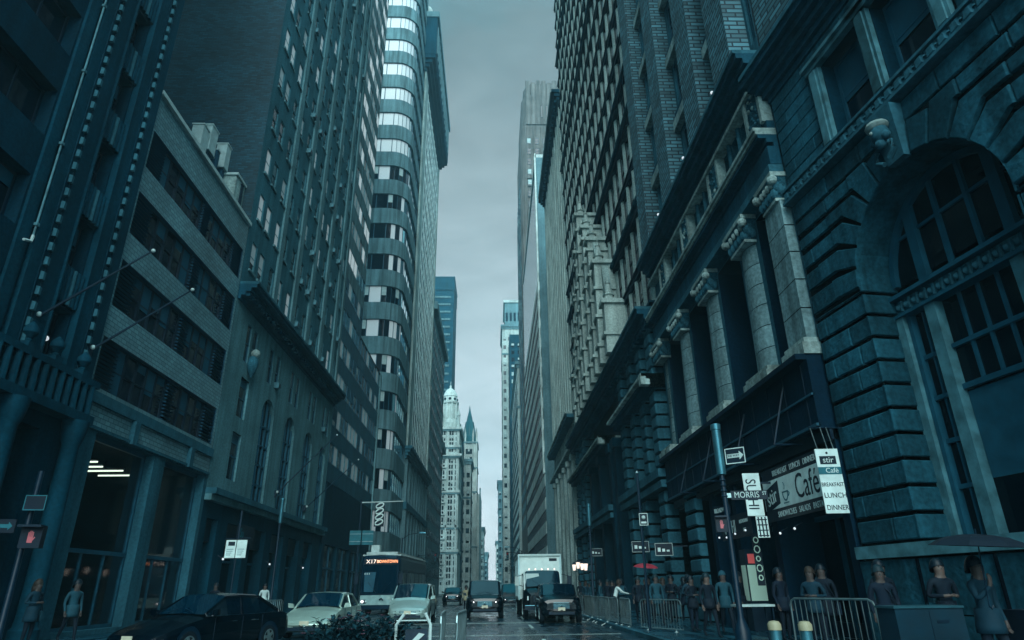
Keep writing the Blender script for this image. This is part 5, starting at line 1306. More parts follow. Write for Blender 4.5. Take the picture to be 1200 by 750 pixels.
def bus():
    root = empty('city_bus', 'pale and dark city bus showing an amber route display at the left kerb', 'bus', (-7.15, 52.0, 0), HD-R(2.6)); L, W, H = 12.2, 2.6, 3.72; f = L/2; hw = W/2
    def half(w_, zb, zt, r): return [(0, zb), (w_*.96, zb), (w_, zb+.1), (w_, zt-r), (w_-.06, zt-r*.45), (w_-.22, zt-r*.1), (0, zt)]
    st = [ring(f, half(hw*.93, .38, H-.22, .5)), ring(f-.12, half(hw*.99, .34, H-.06, .45)), ring(f-.5, half(hw, .32, H, .35)), ring(-f+.3, half(hw, .32, H, .35)), ring(-f, half(hw*.97, .4, H-.12, .4))]
    b = MB(); loft(b, st, lambda i, j: 'bus_dark'); b.build('body', root, None, 'auto')
    q = MB(); q.box(f-.02, f+.035, -hw*.92, hw*.92, .62, 1.2, 'bus_pale'); q.box(f+.0, f+.07, -hw*.95, hw*.95, .36, .6, 'bus_dark'); q.box(f-.1, f+.03, -hw*.9, hw*.9, 1.2, 1.28, 'bus_dark'); q.build('front_panel', root)
    q = MB(); q.quad((f+.045, -hw*.88, 1.3), (f+.045, hw*.88, 1.3), (f+.01, hw*.86, 3.02), (f+.01, -hw*.86, 3.02), 'car_glass'); q.build('windscreen', root)
    q = MB(); q.quad((f+.06, .12-1.1, 1.4), (f+.06, .12-.5, 1.4), (f+.03, .12-.38, 2.6), (f+.03, .12-1.12, 2.6), 'blind_dim'); q.build('sun_shade', root)
    q = MB(); q.box(f-.1, f+.03, -hw*.84, hw*.84, 3.06, 3.42, 'sign_dark'); d = q.build('destination_display', root)
    def put(txt, size, m, y, z, sx):
        t = text_mb(txt, size, m, .004, sx); o = MB(); mx = Matrix.Translation((f+.04, y, z)) @ Matrix.Rotation(R(90), 4, 'Z'); o.merge(t, mx); o.build('lettering', d)
    put('X17', .34, 'amber_w', -.62, 3.24, 1.15); put('=', .34, 'amber_w', -.12, 3.24, 1.1); put('DOWNTOWN', .27, 'amber', .45, 3.24, .78)
    q = MB(); q.box(-f+.3, f-.3, -hw*.8, hw*.8, H, H+.14, 'metal_pale'); q.tube([(f-.25, -hw*.92, H-.08), (f-.1, 0, H-.02), (f-.25, hw*.92, H-.08)], .05, 'metal_pale', 6)
    for s in (-1, 1): q.tube([(f-.3, s*(hw-.08), H-.06), (-f+.3, s*(hw-.08), H-.06)], .06, 'metal_pale', 6)
    q.build('roof_rail', root); q = MB(); q.box(f-1.6, f-1.0, -.9, -.35, H+.14, H+.62, 'metal_pale'); q.build('roof_pod', root)
    for s in (-1, 1):
        q = MB(); q.box(f-.02, f+.07, s*hw*.74-.16, s*hw*.74+.16, .72, .94, 'metal_dark'); h = q.build('headlight', root); q = MB(); q.ball((f+.06, s*hw*.8, .83), .085, 'head_on', 8); q.ball((f+.06, s*hw*.63, .83), .07, 'lens', 8); q.build('bulb', h)
        for k in range(6):
            q = MB(); x = f-1.9-k*1.75; q.box(x-.8, x+.8, s*hw-.02*s, s*(hw+.012), 1.55, 2.75, 'car_glass'); w_ = q.build('side_window', root); q = MB()
            for xx in (x-.82, x+.82): q.box(xx-.03, xx+.03, s*hw-.02*s, s*(hw+.025), 1.5, 2.8, 'bus_dark')
            q.build('frame', w_)
        q = MB(); q.box(-f+.2, f-.2, s*hw-.02*s, s*(hw+.014), .8, 1.35, 'bus_pale'); q.build('side_stripe', root)
        q = MB(); q.tube([(f-.1, s*hw*.95, 2.6), (f+.35, s*(hw+.12), 2.55)], .03, 'metal_dark', 6); q.box(f+.28, f+.4, s*(hw+.02), s*(hw+.26), 1.9, 2.5, 'metal_dark'); q.build('mirror', root)
        for x in (f-2.4, -f+2.9): wheel(root, x, s*(hw-.15), .48, .3)
        q = MB(); q.tube([(f+.07, s*.2, 1.35), (f+.05, s*.75, 2.0)], .015, 'metal_dark', 5); q.build('wiper', root)
    q = MB(); q.tube([(f+.05, .06, .92), (f+.09, .2, 1.0), (f+.09, .32, .9)], .05, 'bus_dark', 6); q.build('tow_hook', root)
    q = MB()
    for k in range(3): q.box(f+.04, f+.05, -1.0+k*.14, -.95+k*.14, 2.45, 2.55, 'sign_white')
    q.build('sticker', root)
bus()
def truck():
    root = empty('box_truck', 'white box truck with a dark cab standing at the right kerb', 'truck', (2.68, 42.3, 0), HD); hw = 1.1
    q = MB(); z0, z1 = .95, 3.3
    q.box(-4.2, 2.3, -1.2, 1.2, z0, z1, 'paint_white'); bx = q.build('cargo_box', root); q = MB()
    for y in (-1.2, 1.2): q.box(-4.2, 2.33, y-.04, y+.04, z1-.12, z1+.03, 'metal_pale'); q.box(2.27, 2.34, y-.05, y+.05, z0, z1+.02, 'metal'); q.box(-4.2, 2.3, y-.03, y+.03, z0-.06, z0+.1, 'metal')
    q.tube([(2.32, -1.2, z1-.04), (2.32, 1.2, z1-.04)], .08, 'metal_pale', 8); q.build('edge_trim', bx)
    q = MB(); q.quad((2.31, .55, 2.95), (2.31, 1.0, 2.95), (2.31, 1.0, 3.1), (2.31, .55, 3.1), 'sign_dark'); q.build('marking', bx)
    q = MB()
    for y in (-1.21, 1.21):
        for k in range(12): q.box(-4+k*.52, -3.97+k*.52, y-.006, y+.006, z0+.1, z1-.14, 'metal')
    q.build('side_rib', bx)
    q = MB(); q.box(-4.2, 4.6, -.5, .5, .5, .95, 'metal_dark'); q.box(-4.3, -4.15, -1.15, 1.15, .45, .6, 'metal_dark'); q.build('chassis', root)
    def half(w_, zb, zt, s): return [(0, zb), (w_*.97, zb), (w_, zb+.1), (w_, s), (w_*.93, zt-.03), (w_*.6, zt), (0, zt+.03)]
    st = [ring(5.0, half(.72, .6, 1.2, 1.1)), ring(4.93, half(.84, .55, 1.3, 1.18)), ring(4.82, half(.92, .5, 1.42, 1.25)), ring(4.7, half(1.0, .5, 1.5, 1.3)), ring(4.55, half(hw*.98, .5, 1.52, 1.4)), ring(2.55, half(hw*.98, .5, 1.55, 1.45))]
    q = MB(); loft(q, st, lambda i, j: 'paint_black'); q.build('hood', root, None, 'auto')
    c = lambda x, t, wb, wt_: [(x, wb, 1.42), (x, wb-(wb-wt_)*.8, t-.16), (x, wt_*.9, t-.02), (x, 0, t+.02), (x, -wt_*.9, t-.02), (x, -(wb-(wb-wt_)*.8), t-.16), (x, -wb, 1.42)]
    cs = [c(4.62, 1.6, 1.02, .98), c(4.0, 2.40, 1.06, .96), c(2.5, 2.42, 1.06, .98)]; ro, ws, sd = MB(), MB(), [MB(), MB()]
    for i in range(2):
        for j in range(6):
            qd = (cs[i][j], cs[i][j+1], cs[i+1][j+1], cs[i+1][j])
            if j in (0, 5): sd[j//5].quad(*qd, 'car_glass')
            elif i == 0: ws.quad(*qd, 'car_glass')
            else: ro.quad(*qd, 'paint_white')
    for k0, k1 in ((0, 1), (6, 5)):
        ro.tube([cs[0][k0], cs[0][k1], cs[1][k1], cs[2][k1]], .045, 'paint_white', 6); ro.tube([cs[2][k0], cs[2][k1]], .06, 'paint_white', 6)
    ro.add(cs[2], [tuple(range(7))], 'paint_black'); ro.build('cab', root, None, 'auto'); ws.build('windscreen', root, None, True)
    for q in sd: q.build('side_window', root)
    for y in (-.7, -.35, 0, .35, .7):
        q = MB(); q.ball((3.95, y, 2.47), .05, 'amber_w', 6); q.build('marker_light', root)
    q = MB(); q.quad((4.45, -.95, 1.75), (4.45, -.1, 1.75), (4.15, -.2, 2.25), (4.15, -.92, 2.25), 'blind'); q.build('windscreen_glare', root)  # pale patch painted in as a reflection on the windscreen
    for s in (-1, 1):
        q = MB(); q.box(4.87, 4.95, s*.72-.16, s*.72+.16, .92, 1.12, 'lens'); q.build('headlight', root)
        q = MB(); q.tube([(4.5, s*1.05, 1.6), (4.75, s*1.4, 1.7), (4.75, s*1.4, 2.1), (4.4, s*1.05, 2.2)], .02, 'metal_dark', 5); q.box(4.7, 4.8, s*1.3, s*1.52, 1.65, 2.1, 'metal_pale' if s < 0 else 'metal_dark'); q.build('mirror', root)
        q = MB(); q.tube([(4.6, s*.15, 1.62), (4.35, s*.6, 1.95)], .014, 'metal_dark', 4); q.build('wiper', root)
        wheel(root, 3.9, s*.95, .45, .28); wheel(root, -2.2, s*.95, .45, .5)
        q = MB(); n = 10; q.tube([(3.9+.58*math.cos(math.pi*k/n), s*1.02, .45+.58*math.sin(math.pi*k/n)) for k in range(n+1)], .07, 'paint_black', 6); q.build('fender', root)
    q = MB(); q.box(4.97, 5.05, -.55, .55, .78, 1.12, 'metal_dark'); g_ = q.build('grille', root); q = MB()
    for k in range(4): q.box(5.05, 5.065, -.52, .52, .82+k*.08, .85+k*.08, 'chrome')
    q.build('bar', g_)
    q = MB(); q.box(4.95, 5.17, -1.02, 1.02, .45, .68, 'metal_dark'); q.tube([(5.18, -1.0, .66), (5.18, 1.0, .66)], .02, 'chrome', 5); q.build('bumper', root); q = MB(); q.box(5.18, 5.2, -.17, .17, .5, .64, 'plate'); q.build('number_plate', root)
truck()

# ================================================================== STREET FURNITURE
def barricade_parts(root):
    q = MB(); L = 1.1; h0, h1 = .22, 1.1; r = .14
    pts = [(-L, 0, h0), (-L, 0, h1-r), (-L+r*.3, 0, h1-r*.3), (-L+r, 0, h1), (L-r, 0, h1), (L-r*.3, 0, h1-r*.3), (L, 0, h1-r), (L, 0, h0), (-L, 0, h0)]
    q.tube(pts, .021, 'metal', 7); q.build('frame', root, None, 'auto')
    q = MB()
    for k in range(1, 15): x = -L+2*L*k/15; q.tube([(x, 0, h0), (x, 0, h1)], .009, 'metal', 5, False)
    q.build('bars', root)
    for x in (-.75, .75):
        q = MB(); q.tube([(x, 0, h0), (x, 0, .12), (x, .05, .06)], .018, 'metal', 6); q.hexa([(x-.03, -.3, 0), (x-.03, -.3, .02), (x+.03, -.3, .02), (x+.03, -.3, 0), (x-.03, .02, .14), (x-.03, .02, .17), (x+.03, .02, .17), (x+.03, .02, .14)], 'metal_pale'); q.hexa([(x-.03, .3, 0), (x-.03, .3, .02), (x+.03, .3, .02), (x+.03, .3, 0), (x-.03, .02, .14), (x-.03, .02, .17), (x+.03, .02, .17), (x+.03, .02, .14)], 'metal_pale'); q.build('foot', root)
bar0 = None
def barricade(x, y, rz, label, group, z=0):
    global bar0
    if bar0 is None:
        bar0 = empty('crowd_barricade', label, 'barricade', (x, y, z), rz, group); barricade_parts(bar0); return bar0
    o = copy_tree(bar0); o.location = (x, y, z); o.rotation_euler = (0, 0, rz); o['label'] = label; o['group'] = group; return o
rowl = ['beside the front wheel of the box truck, last of the right kerb row', 'second from the truck in the right kerb row', 'third from the truck in the right kerb row', 'fourth from the truck in the right kerb row', 'in front of the man in white leaning on the row', 'second toward us from the man in white on the right row', 'third toward us from the man in white on the right row', 'last straight one before the turned end of the right row']
for k in range(8):
    a = 43.4-k*2.32
    barricade(4.98+random.uniform(-.12, .12), a, R(90+random.uniform(-5, 5)), 'steel barricade '+rowl[k], 'crowd barricades along the right kerb')
barricade(5.6, 23.7, R(-66), 'steel crowd barricade turned outward at the near end of the right row', 'crowd barricades along the right kerb')
barricade(6.68, 13.9, R(-72), 'steel crowd barricade standing alone near the cafe and the grey street pole', 'crowd barricades near the cafe', .14)
for k, (y, rz, lab) in enumerate(((29.6, 62, 'steel crowd barricade just behind the black sedan on the left kerb'), (32.6, 55, 'middle steel crowd barricade on the left kerb, below the man in a white shirt'), (35.2, 70, 'steel crowd barricade on the left kerb farthest behind the champagne sedan'))):
    barricade(-11.05, y, R(rz), lab, 'crowd barricades on the left kerb')
for x, y, rz, lab in ((-.94, 13.4, 92, 'steel crowd barricade seen end on in the road, the left of its pair'), (-.60, 13.6, 88, 'steel crowd barricade seen end on in the road, the right of its pair')):
    barricade(x, y, R(rz), lab, 'end on barricades in the road')
t = empty('hoop_stand', 'pale bent tube hoop stand with a dark board in the road beside the flower tub', 'stand', (-1.4, 12.6, 0))
q = MB(); q.tube([(-.3, 0, 0), (-.3, 0, .93), (-.17, 0, 1.1)], .028, 'metal_pale', 8); q.build('left_tube', t, None, 'auto'); q = MB(); q.tube([(.3, 0, 0), (.3, 0, .93), (.2, 0, 1.12)], .028, 'metal_pale', 8); q.build('right_tube', t, None, 'auto')
q = MB(); q.tube([(-.3, 0, 1.0), (.3, 0, 1.0)], .012, 'metal_pale', 6); q.tube([(-.3, 0, .2), (.3, 0, .2)], .02, 'metal', 6); q.build('crossbar', t); q = MB(); q.box(-.14, .24, .06, .1, .55, .86, 'metal_dark'); q.hexa([(-.12, .05, .58), (-.12, .03, .58), (.1, .03, .8), (.1, .05, .8), (-.05, .05, .56), (-.05, .03, .56), (.2, .03, .78), (.2, .05, .78)], 'metal_pale'); q.build('board', t)
for s in (-1, 1):
    q = MB(); q.tube([(s*.3, -.35, .62 if s < 0 else .55), (s*.42, -.75, .3)], .03, 'metal_pale', 6); q.build('leg', t)
# flower tub
t = empty('flower_tub', 'round concrete flower tub with dark leaves and dusky pink blossoms in the road', 'planter', (-2.35, 12.9, 0))
q = MB(); q.lathe([(.42, 0), (.5, .05), (.66, .5), (.72, .56), (.72, .64), (.62, .64), (.6, .55)], (0, 0, 0), 'kerb', 24); q.build('tub', t, None, 'auto'); q = MB(); q.lathe([(.6, .55), (.3, .6), (.01, .62)], (0, 0, 0), 'bark', 16); q.build('soil', t)
q = MB(); fl = MB()
for k in range(170):
    a = random.random()*6.28; r_ = .7*random.random()**.5; hh = random.uniform(.22, .55)*(1.15-r_*.5); b0 = Vector((r_*math.cos(a), r_*math.sin(a), .58)); tip = b0+Vector((math.cos(a)*.42*random.random()+random.uniform(-.1, .1), math.sin(a)*.42*random.random()+random.uniform(-.1, .1), hh))
    q.tube([b0, (b0+tip)/2+Vector((random.uniform(-.04, .04), 0, .03)), tip], [.006, .005, .003], 'leaf', 4, False)
    for j in range(8):
        c = b0.lerp(tip, .25+.75*j/7); d = Vector((random.uniform(-1, 1), random.uniform(-1, 1), random.uniform(-.2, .9))).normalized(); s = d.cross(Vector((0, 0, 1))).normalized(); l_ = random.uniform(.08, .17)
        q.add([c, c+d*l_*.5+s*l_*.28, c+d*l_+Vector((0, 0, -.02)), c+d*l_*.5-s*l_*.28], [(0, 1, 2, 3)], 'leaf')
    if random.random() < .3:
        for j in range(6):
            aa = j*1.05; d = Vector((math.cos(aa), math.sin(aa), .35)); s = Vector((-math.sin(aa), math.cos(aa), 0)); fl.add([tip, tip+d*.035+s*.02, tip+d*.06, tip+d*.035-s*.02], [(0, 1, 2, 3)], 'petal')
q.build('leaves', t); fl.build('blossoms', t)
# lamp posts with a fat grey sleeve near the top
def lamp_post(x, y, h, label, s0):
    t = empty('sleeved_post', label, 'street pole', (x, y, .13), 0, 'street poles with grey sleeves')
    q = MB(); q.lathe([(.17, 0), (.17, .5), (.12, .6), (.065, .75), (.055, h)], (0, 0, 0), 'metal_dark', 14); q.build('pole', t, None, 'auto')
    q = MB(); q.lathe([(.07, s0), (.105, s0+.02), (.105, h-.14), (.12, h-.13), (.12, h), (.05, h+.02)], (0, 0, 0), 'pole_grey', 16); q.build('sleeve', t, None, 'auto')
    q = MB()
    for k in range(4): q.lathe([(.06, s0-.5+k*.12), (.085, s0-.48+k*.12), (.06, s0-.44+k*.12)], (0, 0, 0), 'metal_dark', 12)
    q.build('clamp', t); return t
lamp_post(5.32, 15.2, 4.95, 'grey sleeved street pole nearest us on the right, carrying the street name', 3.75)
lamp_post(5.2, 36.5, 5.6, 'grey sleeved street pole on the right kerb behind the row of barricades', 4.45)
lamp_post(-11.3, 36.2, 6.0, 'grey sleeved street pole on the left kerb behind the champagne sedan', 4.7)
def board(name, label, cat, loc, rz, w_, h, face, letters=(), border=None, thick=.03, back='metal_dark', group=None):
    """flat sign, local face towards -y, centred on loc"""
    t = empty(name, label, cat, loc, rz, group); q = MB(); q.box(-w_/2, w_/2, 0, thick, -h/2, h/2, face); q.build('panel', t)
    if border:
        q = MB(); b_ = .02
        for a in ((-w_/2, w_/2, -h/2, -h/2+b_), (-w_/2, w_/2, h/2-b_, h/2), (-w_/2, -w_/2+b_, -h/2+b_, h/2-b_), (w_/2-b_, w_/2, -h/2+b_, h/2-b_)): q.box(a[0], a[1], -.004, 0, a[2], a[3], border)
        q.build('border', t)
    for (txt, size, m, x, z, sx, rot) in letters:
        q = MB(); q.merge(text_mb(txt, size, m, .004, sx), Matrix.Translation((x, -.006, z)) @ Matrix.Rotation(R(rot), 4, 'Y')); q.build('lettering', t)
    return t
def arrow(t, x0, x1, z, hh, m):
    q = MB(); hd = hh*1.0; q.prism([(x0, -.004, z-hh*.45), (x1-hd, -.004, z-hh*.45), (x1-hd, -.004, z-hh), (x1, -.004, z), (x1-hd, -.004, z+hh), (x1-hd, -.004, z+hh*.45), (x0, -.004, z+hh*.45)], (0, -.004, 0), m); q.build('arrow', t)
t = board('one_way_sign', 'black one way sign with a pale arrow high on the nearest right pole', 'traffic sign', (5.62, 15.0, 4.3), R(-38), .46, .36, 'sign_dark', border='sign_pale'); arrow(t, -.19, .2, 0, .1, 'sign_pale')
q = MB(); q.merge(text_mb('ONE WAY', .075, 'sign_dark', .004, .85), Matrix.Translation((-.05, -.013, 0))); q.build('lettering', t); q = MB(); q.tube([(-.31, .02, .1), (-.45, .12, .1)], .012, 'metal', 5); q.build('bracket', t)
t = board('street_name_sign', 'dark street name plate reading MORRIS ST on the nearest right pole', 'street sign', (5.86, 15.1, 3.42), R(-6), .82, .2, 'sign_dark', [('MORRIS', .19, 'sign_pale', -.06, 0, .85, 0), ('ST', .11, 'sign_pale', .34, .03, .8, 0)]); q = MB(); q.box(-.5, -.4, .0, .03, -.05, .05, 'metal'); q.build('bracket', t)
t = board('street_name_sign', 'small dark cross street plate below the MORRIS plate, facing the cafe', 'street sign', (5.34, 15.62, 3.14), R(-78), .7, .2, 'sign_dark', [('BROADWAY', .15, 'sign_pale', 0, 0, .7, 0)])
def ped_signal(loc, rz, label, pole=True):
    t = empty('walk_signal', label, 'pedestrian signal', loc, rz, 'pedestrian signals showing a red hand'); q = MB(); q.box(-.22, .22, 0, .2, -.24, .24, 'sign_dark'); q.build('housing', t); q = MB(); q.hexa([(-.24, -.18, .2), (-.24, 0, .2), (.24, 0, .2), (.24, -.18, .2), (-.24, -.18, .25), (-.24, 0, .25), (.24, 0, .25), (.24, -.18, .25)], 'metal_dark'); q.build('visor', t)
    q = MB(); y = -.006     # an open hand: palm, four fingers, thumb
    q.box(-.055, .055, y, 0, -.13, 0, 'red_glow')
    for k, l_ in enumerate((.10, .13, .125, .10)): q.box(-.056+k*.03, -.034+k*.03, y, 0, .0, l_, 'red_glow')
    q.prism([(.055, y, -.09), (.10, y, -.02), (.085, y, .0), (.055, y, -.04)], (0, .006, 0), 'red_glow'); q.build('hand_symbol', t)
ped_signal((5.1, 15.0, 2.78), R(-10), 'red hand walk signal on the nearest right pole'); [setattr(o_, 'scale', (.55, .55, .7)) for o_ in bpy.data.objects if o_.get('label') == 'red hand walk signal on the nearest right pole']; 
t = empty('signal_pole', 'dark signal pole at the left edge beside the entrance columns', 'street pole', (-10.72, 15.9, 0)); q = MB(); q.lathe([(.16, 0), (.16, .4), (.07, .55), (.06, 4.2)], (0, 0, 0), 'metal_dark', 12); q.build('pole', t, None, 'auto')
ped_signal((-10.42, 15.65, 2.7), R(8), 'red hand walk signal at the left edge of the view')
board('small_sign', 'dark two line notice plate above the left walk signal', 'traffic sign', (-10.55, 15.7, 3.45), R(6), .46, .34, 'sign_dark', border='sign_teal')
t = board('arrow_sign', 'small dark plate with a teal arrow at the far left edge', 'traffic sign', (-11.2, 15.8, 2.95), R(8), .5, .3, 'sign_dark'); arrow(t, -.18, .2, 0, .09, 'sign_teal')
# twin pale parking signs
t = empty('sign_post', 'thin dark post holding twin pale signs in front of the arcade building', 'street pole', (-10.05, 27.2, 0)); q = MB(); q.tube([(0, 0, 0), (0, 0, 4.5)], .045, 'metal_dark', 8); q.build('post', t); q = MB(); q.tube([(-.5, -.03, 3.45), (.5, -.03, 3.45)], .02, 'metal_dark', 6); q.build('arm', t)
for s, lab in ((-1, 'left one of twin pale parking signs, with a dark panel'), (1, 'right one of twin pale parking signs, plain')):
    t = board('parking_sign', lab, 'traffic sign', (-10.05+s*.21, 27.1, 3.05), R(4), .38, .66, 'sign_white')
    q = MB()
    if s < 0: q.box(-.1, .15, -.005, 0, .12, .27, 'sign_letter')
    for k in range(4): q.box(-.14, .12-.03*k, -.005, 0, -.02-k*.07, .0-k*.07, 'sign_teal')
    q.build('print', t)
# pole with a pale patterned square sign on the right
t = empty('sign_post', 'thin dark post with a pale patterned square sign by the barricade row', 'street pole', (5.25, 23.9, .13)); q = MB(); q.tube([(0, 0, 0), (0, 0, 5.2)], .05, 'metal_dark', 8); q.build('post', t); q = MB(); q.lathe([(.03, 5.2), (.06, 5.22), (.02, 5.3)], (0, 0, 0), 'metal', 8); q.build('cap', t)
t = board('parking_sign', 'small pale patterned square sign on the thin right hand post', 'traffic sign', (5.33, 23.82, 3.72), R(-6), .3, .42, 'sign_dark', border='sign_pale'); q = MB(); q.ball((0, -.005, .06), .07, 'sign_pale', 8); q.box(-.09, .09, -.006, 0, -.14, -.08, 'sign_pale'); q.build('print', t)
# gantry with the looped banner
t = empty('mast_arm_pole', 'dark mast arm pole with a looped banner over the bus', 'street pole', (-11.35, 58, .13)); q = MB(); q.lathe([(.2, 0), (.2, .6), (.1, .8), (.08, 8.6)], (0, 0, 0), 'metal_dark', 12); q.build('pole', t); q = MB(); q.tube([(0, 0, 8.35), (3.6, 0, 8.45)], [.06, .04], 'metal_pale', 8); q.build('arm', t)
t = empty('banner', 'hanging dark banner with four stacked white loops above the bus', 'banner', (-9.75, 58, 7.5)); q = MB(); q.box(-.42, .42, 0, .03, -1.0, .95, 'sign_dark'); q.build('cloth', t)
q = MB()
for k in range(4):
    n = 14; q.tube([(.32*math.cos(2*math.pi*i/n)+.05*math.sin(2*math.pi*i/n), -.02, .72-k*.46+.2*math.sin(2*math.pi*i/n)+.08*math.cos(2*math.pi*i/n)) for i in range(n+1)], .06, 'sign_white', 6, False)
q.build('loop', t)
for dx, lab in ((-.42, 'left teal back of paired traffic boards on the mast pole'), (.62, 'right teal back of paired traffic boards on the mast pole')):
    t = board('direction_board', lab, 'traffic sign', (-11.2+dx, 57.8, 5.6), 0, .95, 1.15, 'sign_teal'); q = MB()
    for z in (-.3, .3): q.box(-.47, .47, -.02, 0, z-.02, z+.02, 'metal')
    q.build('brace', t)
# cobra head lamps far down the street
for x, y, s, lab in ((4.9, 118, -1, 'far cobra head street lamp reaching into the sky gap'), (-11.4, 86, 1, 'cobra head street lamp past the bus on the left kerb')):
    t = empty('street_lamp', lab, 'street lamp', (x, y, .13), 0, 'cobra head street lamps'); q = MB(); q.lathe([(.2, 0), (.12, .8), (.08, 7.4)], (0, 0, 0), 'metal_dark', 10); q.build('pole', t); q = MB(); q.tube([(0, 0, 7.2), (s*.8, 0, 7.8), (s*2.2, 0, 8.0)], .05, 'metal_dark', 6); q.build('arm', t); q = MB(); q.hexa([(s*2.1, -.14, 7.9), (s*2.1, .14, 7.9), (s*2.9, .1, 7.92), (s*2.9, -.1, 7.92), (s*2.1, -.14, 8.08), (s*2.1, .14, 8.08), (s*2.9, .06, 8.04), (s*2.9, -.06, 8.04)], 'pole_grey'); q.build('lamp_head', t)
for x, y, z, lab in ((4.4, 96, 5.4, 'far traffic light hanging by the right kerb'), (-10.6, 98, 5.4, 'far traffic light by the left kerb beyond the bus')):
    t = empty('traffic_light', lab, 'traffic light', (x, y, .13), 0, 'far traffic lights'); s = -1 if x > 0 else 1; q = MB(); q.tube([(0, 0, 0), (0, 0, 6)], .08, 'metal_dark', 8); q.tube([(0, 0, 5.8), (s*2.6, 0, 6.1)], .05, 'metal_dark', 6); q.build('pole', t); q = MB(); q.box(s*2.4-.17, s*2.4+.17, -.15, .15, 5.0, 6.05, 'metal_dark'); q.build('housing', t)
    for k in range(3): q = MB(); q.ball((s*2.4, -.16, 5.2+k*.33), .11, 'red_lens' if k == 2 else 'sign_teal', 8); q.build('lens', t)
# bollards
for x, y, lab in ((4.24, 10.7, 'left short pale topped bollard at the bottom right'), (4.62, 10.5, 'right short pale topped bollard at the bottom right')):
    t = empty('bollard', lab, 'bollard', (x, y, 0), 0, 'pale topped bollards'); q = MB(); q.lathe([(.085, 0), (.085, .93)], (0, 0, 0), 'pole_grey', 14); q.build('post', t, None, 'auto'); q = MB(); q.lathe([(.1, .88), (.1, .96), (.07, 1.0), (.01, 1.01)], (0, 0, 0), 'yellow_band', 14); q.build('cap', t, None, 'auto')
# flagpoles on the left facades
for (b_, e_), lab in ((((-14.35, 19.2, 9.55), (-11.5, 19.7, 12.2)), 'bare flagpole on the near dark left building'), (((-14.3, 22.1, 9.5), (-11.5, 22.8, 12.2)), 'bare flagpole at the corner of the louvred building'), (((-14.4, 44.6, 7.5), (-11.5, 47.7, 12.1)), 'bare flagpole on the arcade tower, left one of its pair'), (((-14.4, 52.0, 7.4), (-11.5, 56.0, 11.8)), 'bare flagpole on the arcade tower, right one of its pair')):
    t = empty('flagpole', lab, 'flagpole', b_, 0, 'bare flagpoles on the left'); d = Vector(e_)-Vector(b_); q = MB(); q.tube([(0, 0, 0), d], [.05, .028], 'metal_dark', 8); q.build('pole', t); q = MB(); q.ball(d, .07, 'metal_pale', 8); q.build('finial', t); q = MB(); q.ball((.05, 0, .1), .09, 'metal_pale', 8); q.box(-.2, 0, -.12, .12, -.25, .2, 'metal_dark'); q.build('bracket', t)
# ------------------------------------------------------------------ shop signs on the right
RW = R(-90)
t = board('cafe_sign', 'long pale cafe sign board with a cup over the dark shopfront', 'shop sign', (8.42, 18.55, 4.02), RW, 3.9, 1.5, 'sign_dark', [('Café', .95, 'sign_letter', .98, -.02, .82, 0), ('BREAKFAST   LUNCH   DINNER', .23, 'sign_pale', .3, .58, .88, 0), ('SANDWICHES   SALADS   PASTA', .23, 'sign_pale', .3, -.60, .86, 0)])
q = MB(); q.box(-1.95, 1.95, -.004, .02, -.42, .42, 'sign_white'); q.build('pale_band', t)
q = MB(); q.prism([(-1.9, -.008, -.5), (-.82, -.008, -.30), (-.82, -.008, .36), (-1.9, -.008, .14)], (0, -.004, 0), 'sign_letter'); q.build('name_block', t); q = MB(); q.merge(text_mb('stir', .62, 'sign_pale', .004, .9), Matrix.Translation((-1.36, -.016, -.08)) @ Matrix.Rotation(R(-10), 4, 'Y')); q.build('lettering', t)
q = MB()
for k in range(14): 
    a0 = math.pi+math.pi*k/14; a1 = math.pi+math.pi*(k+1)/14; q.prism([(-.42+.2*math.cos(a0), -.008, -.02+.26*math.sin(a0)), (-.42+.2*math.cos(a1), -.008, -.02+.26*math.sin(a1)), (-.42+.15*math.cos(a1), -.008, -.02+.21*math.sin(a1)), (-.42+.15*math.cos(a0), -.008, -.02+.21*math.sin(a0))], (0, -.004, 0), 'sign_teal')
q.box(-.62, -.22, -.012, -.006, -.04, 0, 'sign_teal'); q.box(-.6, -.24, -.012, -.006, -.34, -.31, 'sign_teal'); q.tube([(-.45, -.008, .05), (-.4, -.008, .15), (-.46, -.008, .25)], .012, 'sign_teal', 5); q.tube([(-.22, -.008, -.02), (-.14, -.008, -.08), (-.22, -.008, -.16)], .015, 'sign_teal', 5); q.build('cup_symbol', t)
q = MB(); q.box(-1.9, -1.8, .03, .5, -.1, .1, 'metal_dark'); q.box(1.8, 1.9, .03, .5, -.1, .1, 'metal_dark'); q.build('bracket', t)
t = board('menu_board', 'tall pale hanging board listing breakfast, lunch and dinner beside the rusticated pier', 'shop sign', (8.36, 16.1, 3.88), R(-4), .56, 1.56, 'sign_white', [('BREAKFAST', .135, 'sign_letter', 0, -.10, .78, 0), ('LUNCH', .17, 'sign_letter', .02, -.36, .95, 0), ('DINNER', .17, 'sign_letter', .02, -.65, .85, 0)], border='sign_white')
q = MB(); q.box(-.2, .2, -.006, 0, .40, .60, 'sign_letter'); q.box(-.28, .28, -.006, 0, .15, .33, 'sign_teal'); q.ball((0, -.004, .68), .03, 'sign_letter', 6); q.build('name_block', t); q = MB(); q.merge(text_mb('stir', .2, 'sign_white', .004), Matrix.Translation((0, -.012, .5))); q.merge(text_mb('Café', .17, 'sign_white', .004), Matrix.Translation((.05, -.012, .24))); q.build('lettering', t)
q = MB()
for x in (-.2, .05, .2): q.tube([(x, .02, .78), (x-.05, .1, 1.35)], .012, 'metal', 5)
q.tube([(-.3, .1, 1.35), (.7, .2, 1.35)], .02, 'metal_dark', 6); q.build('hanger', t)
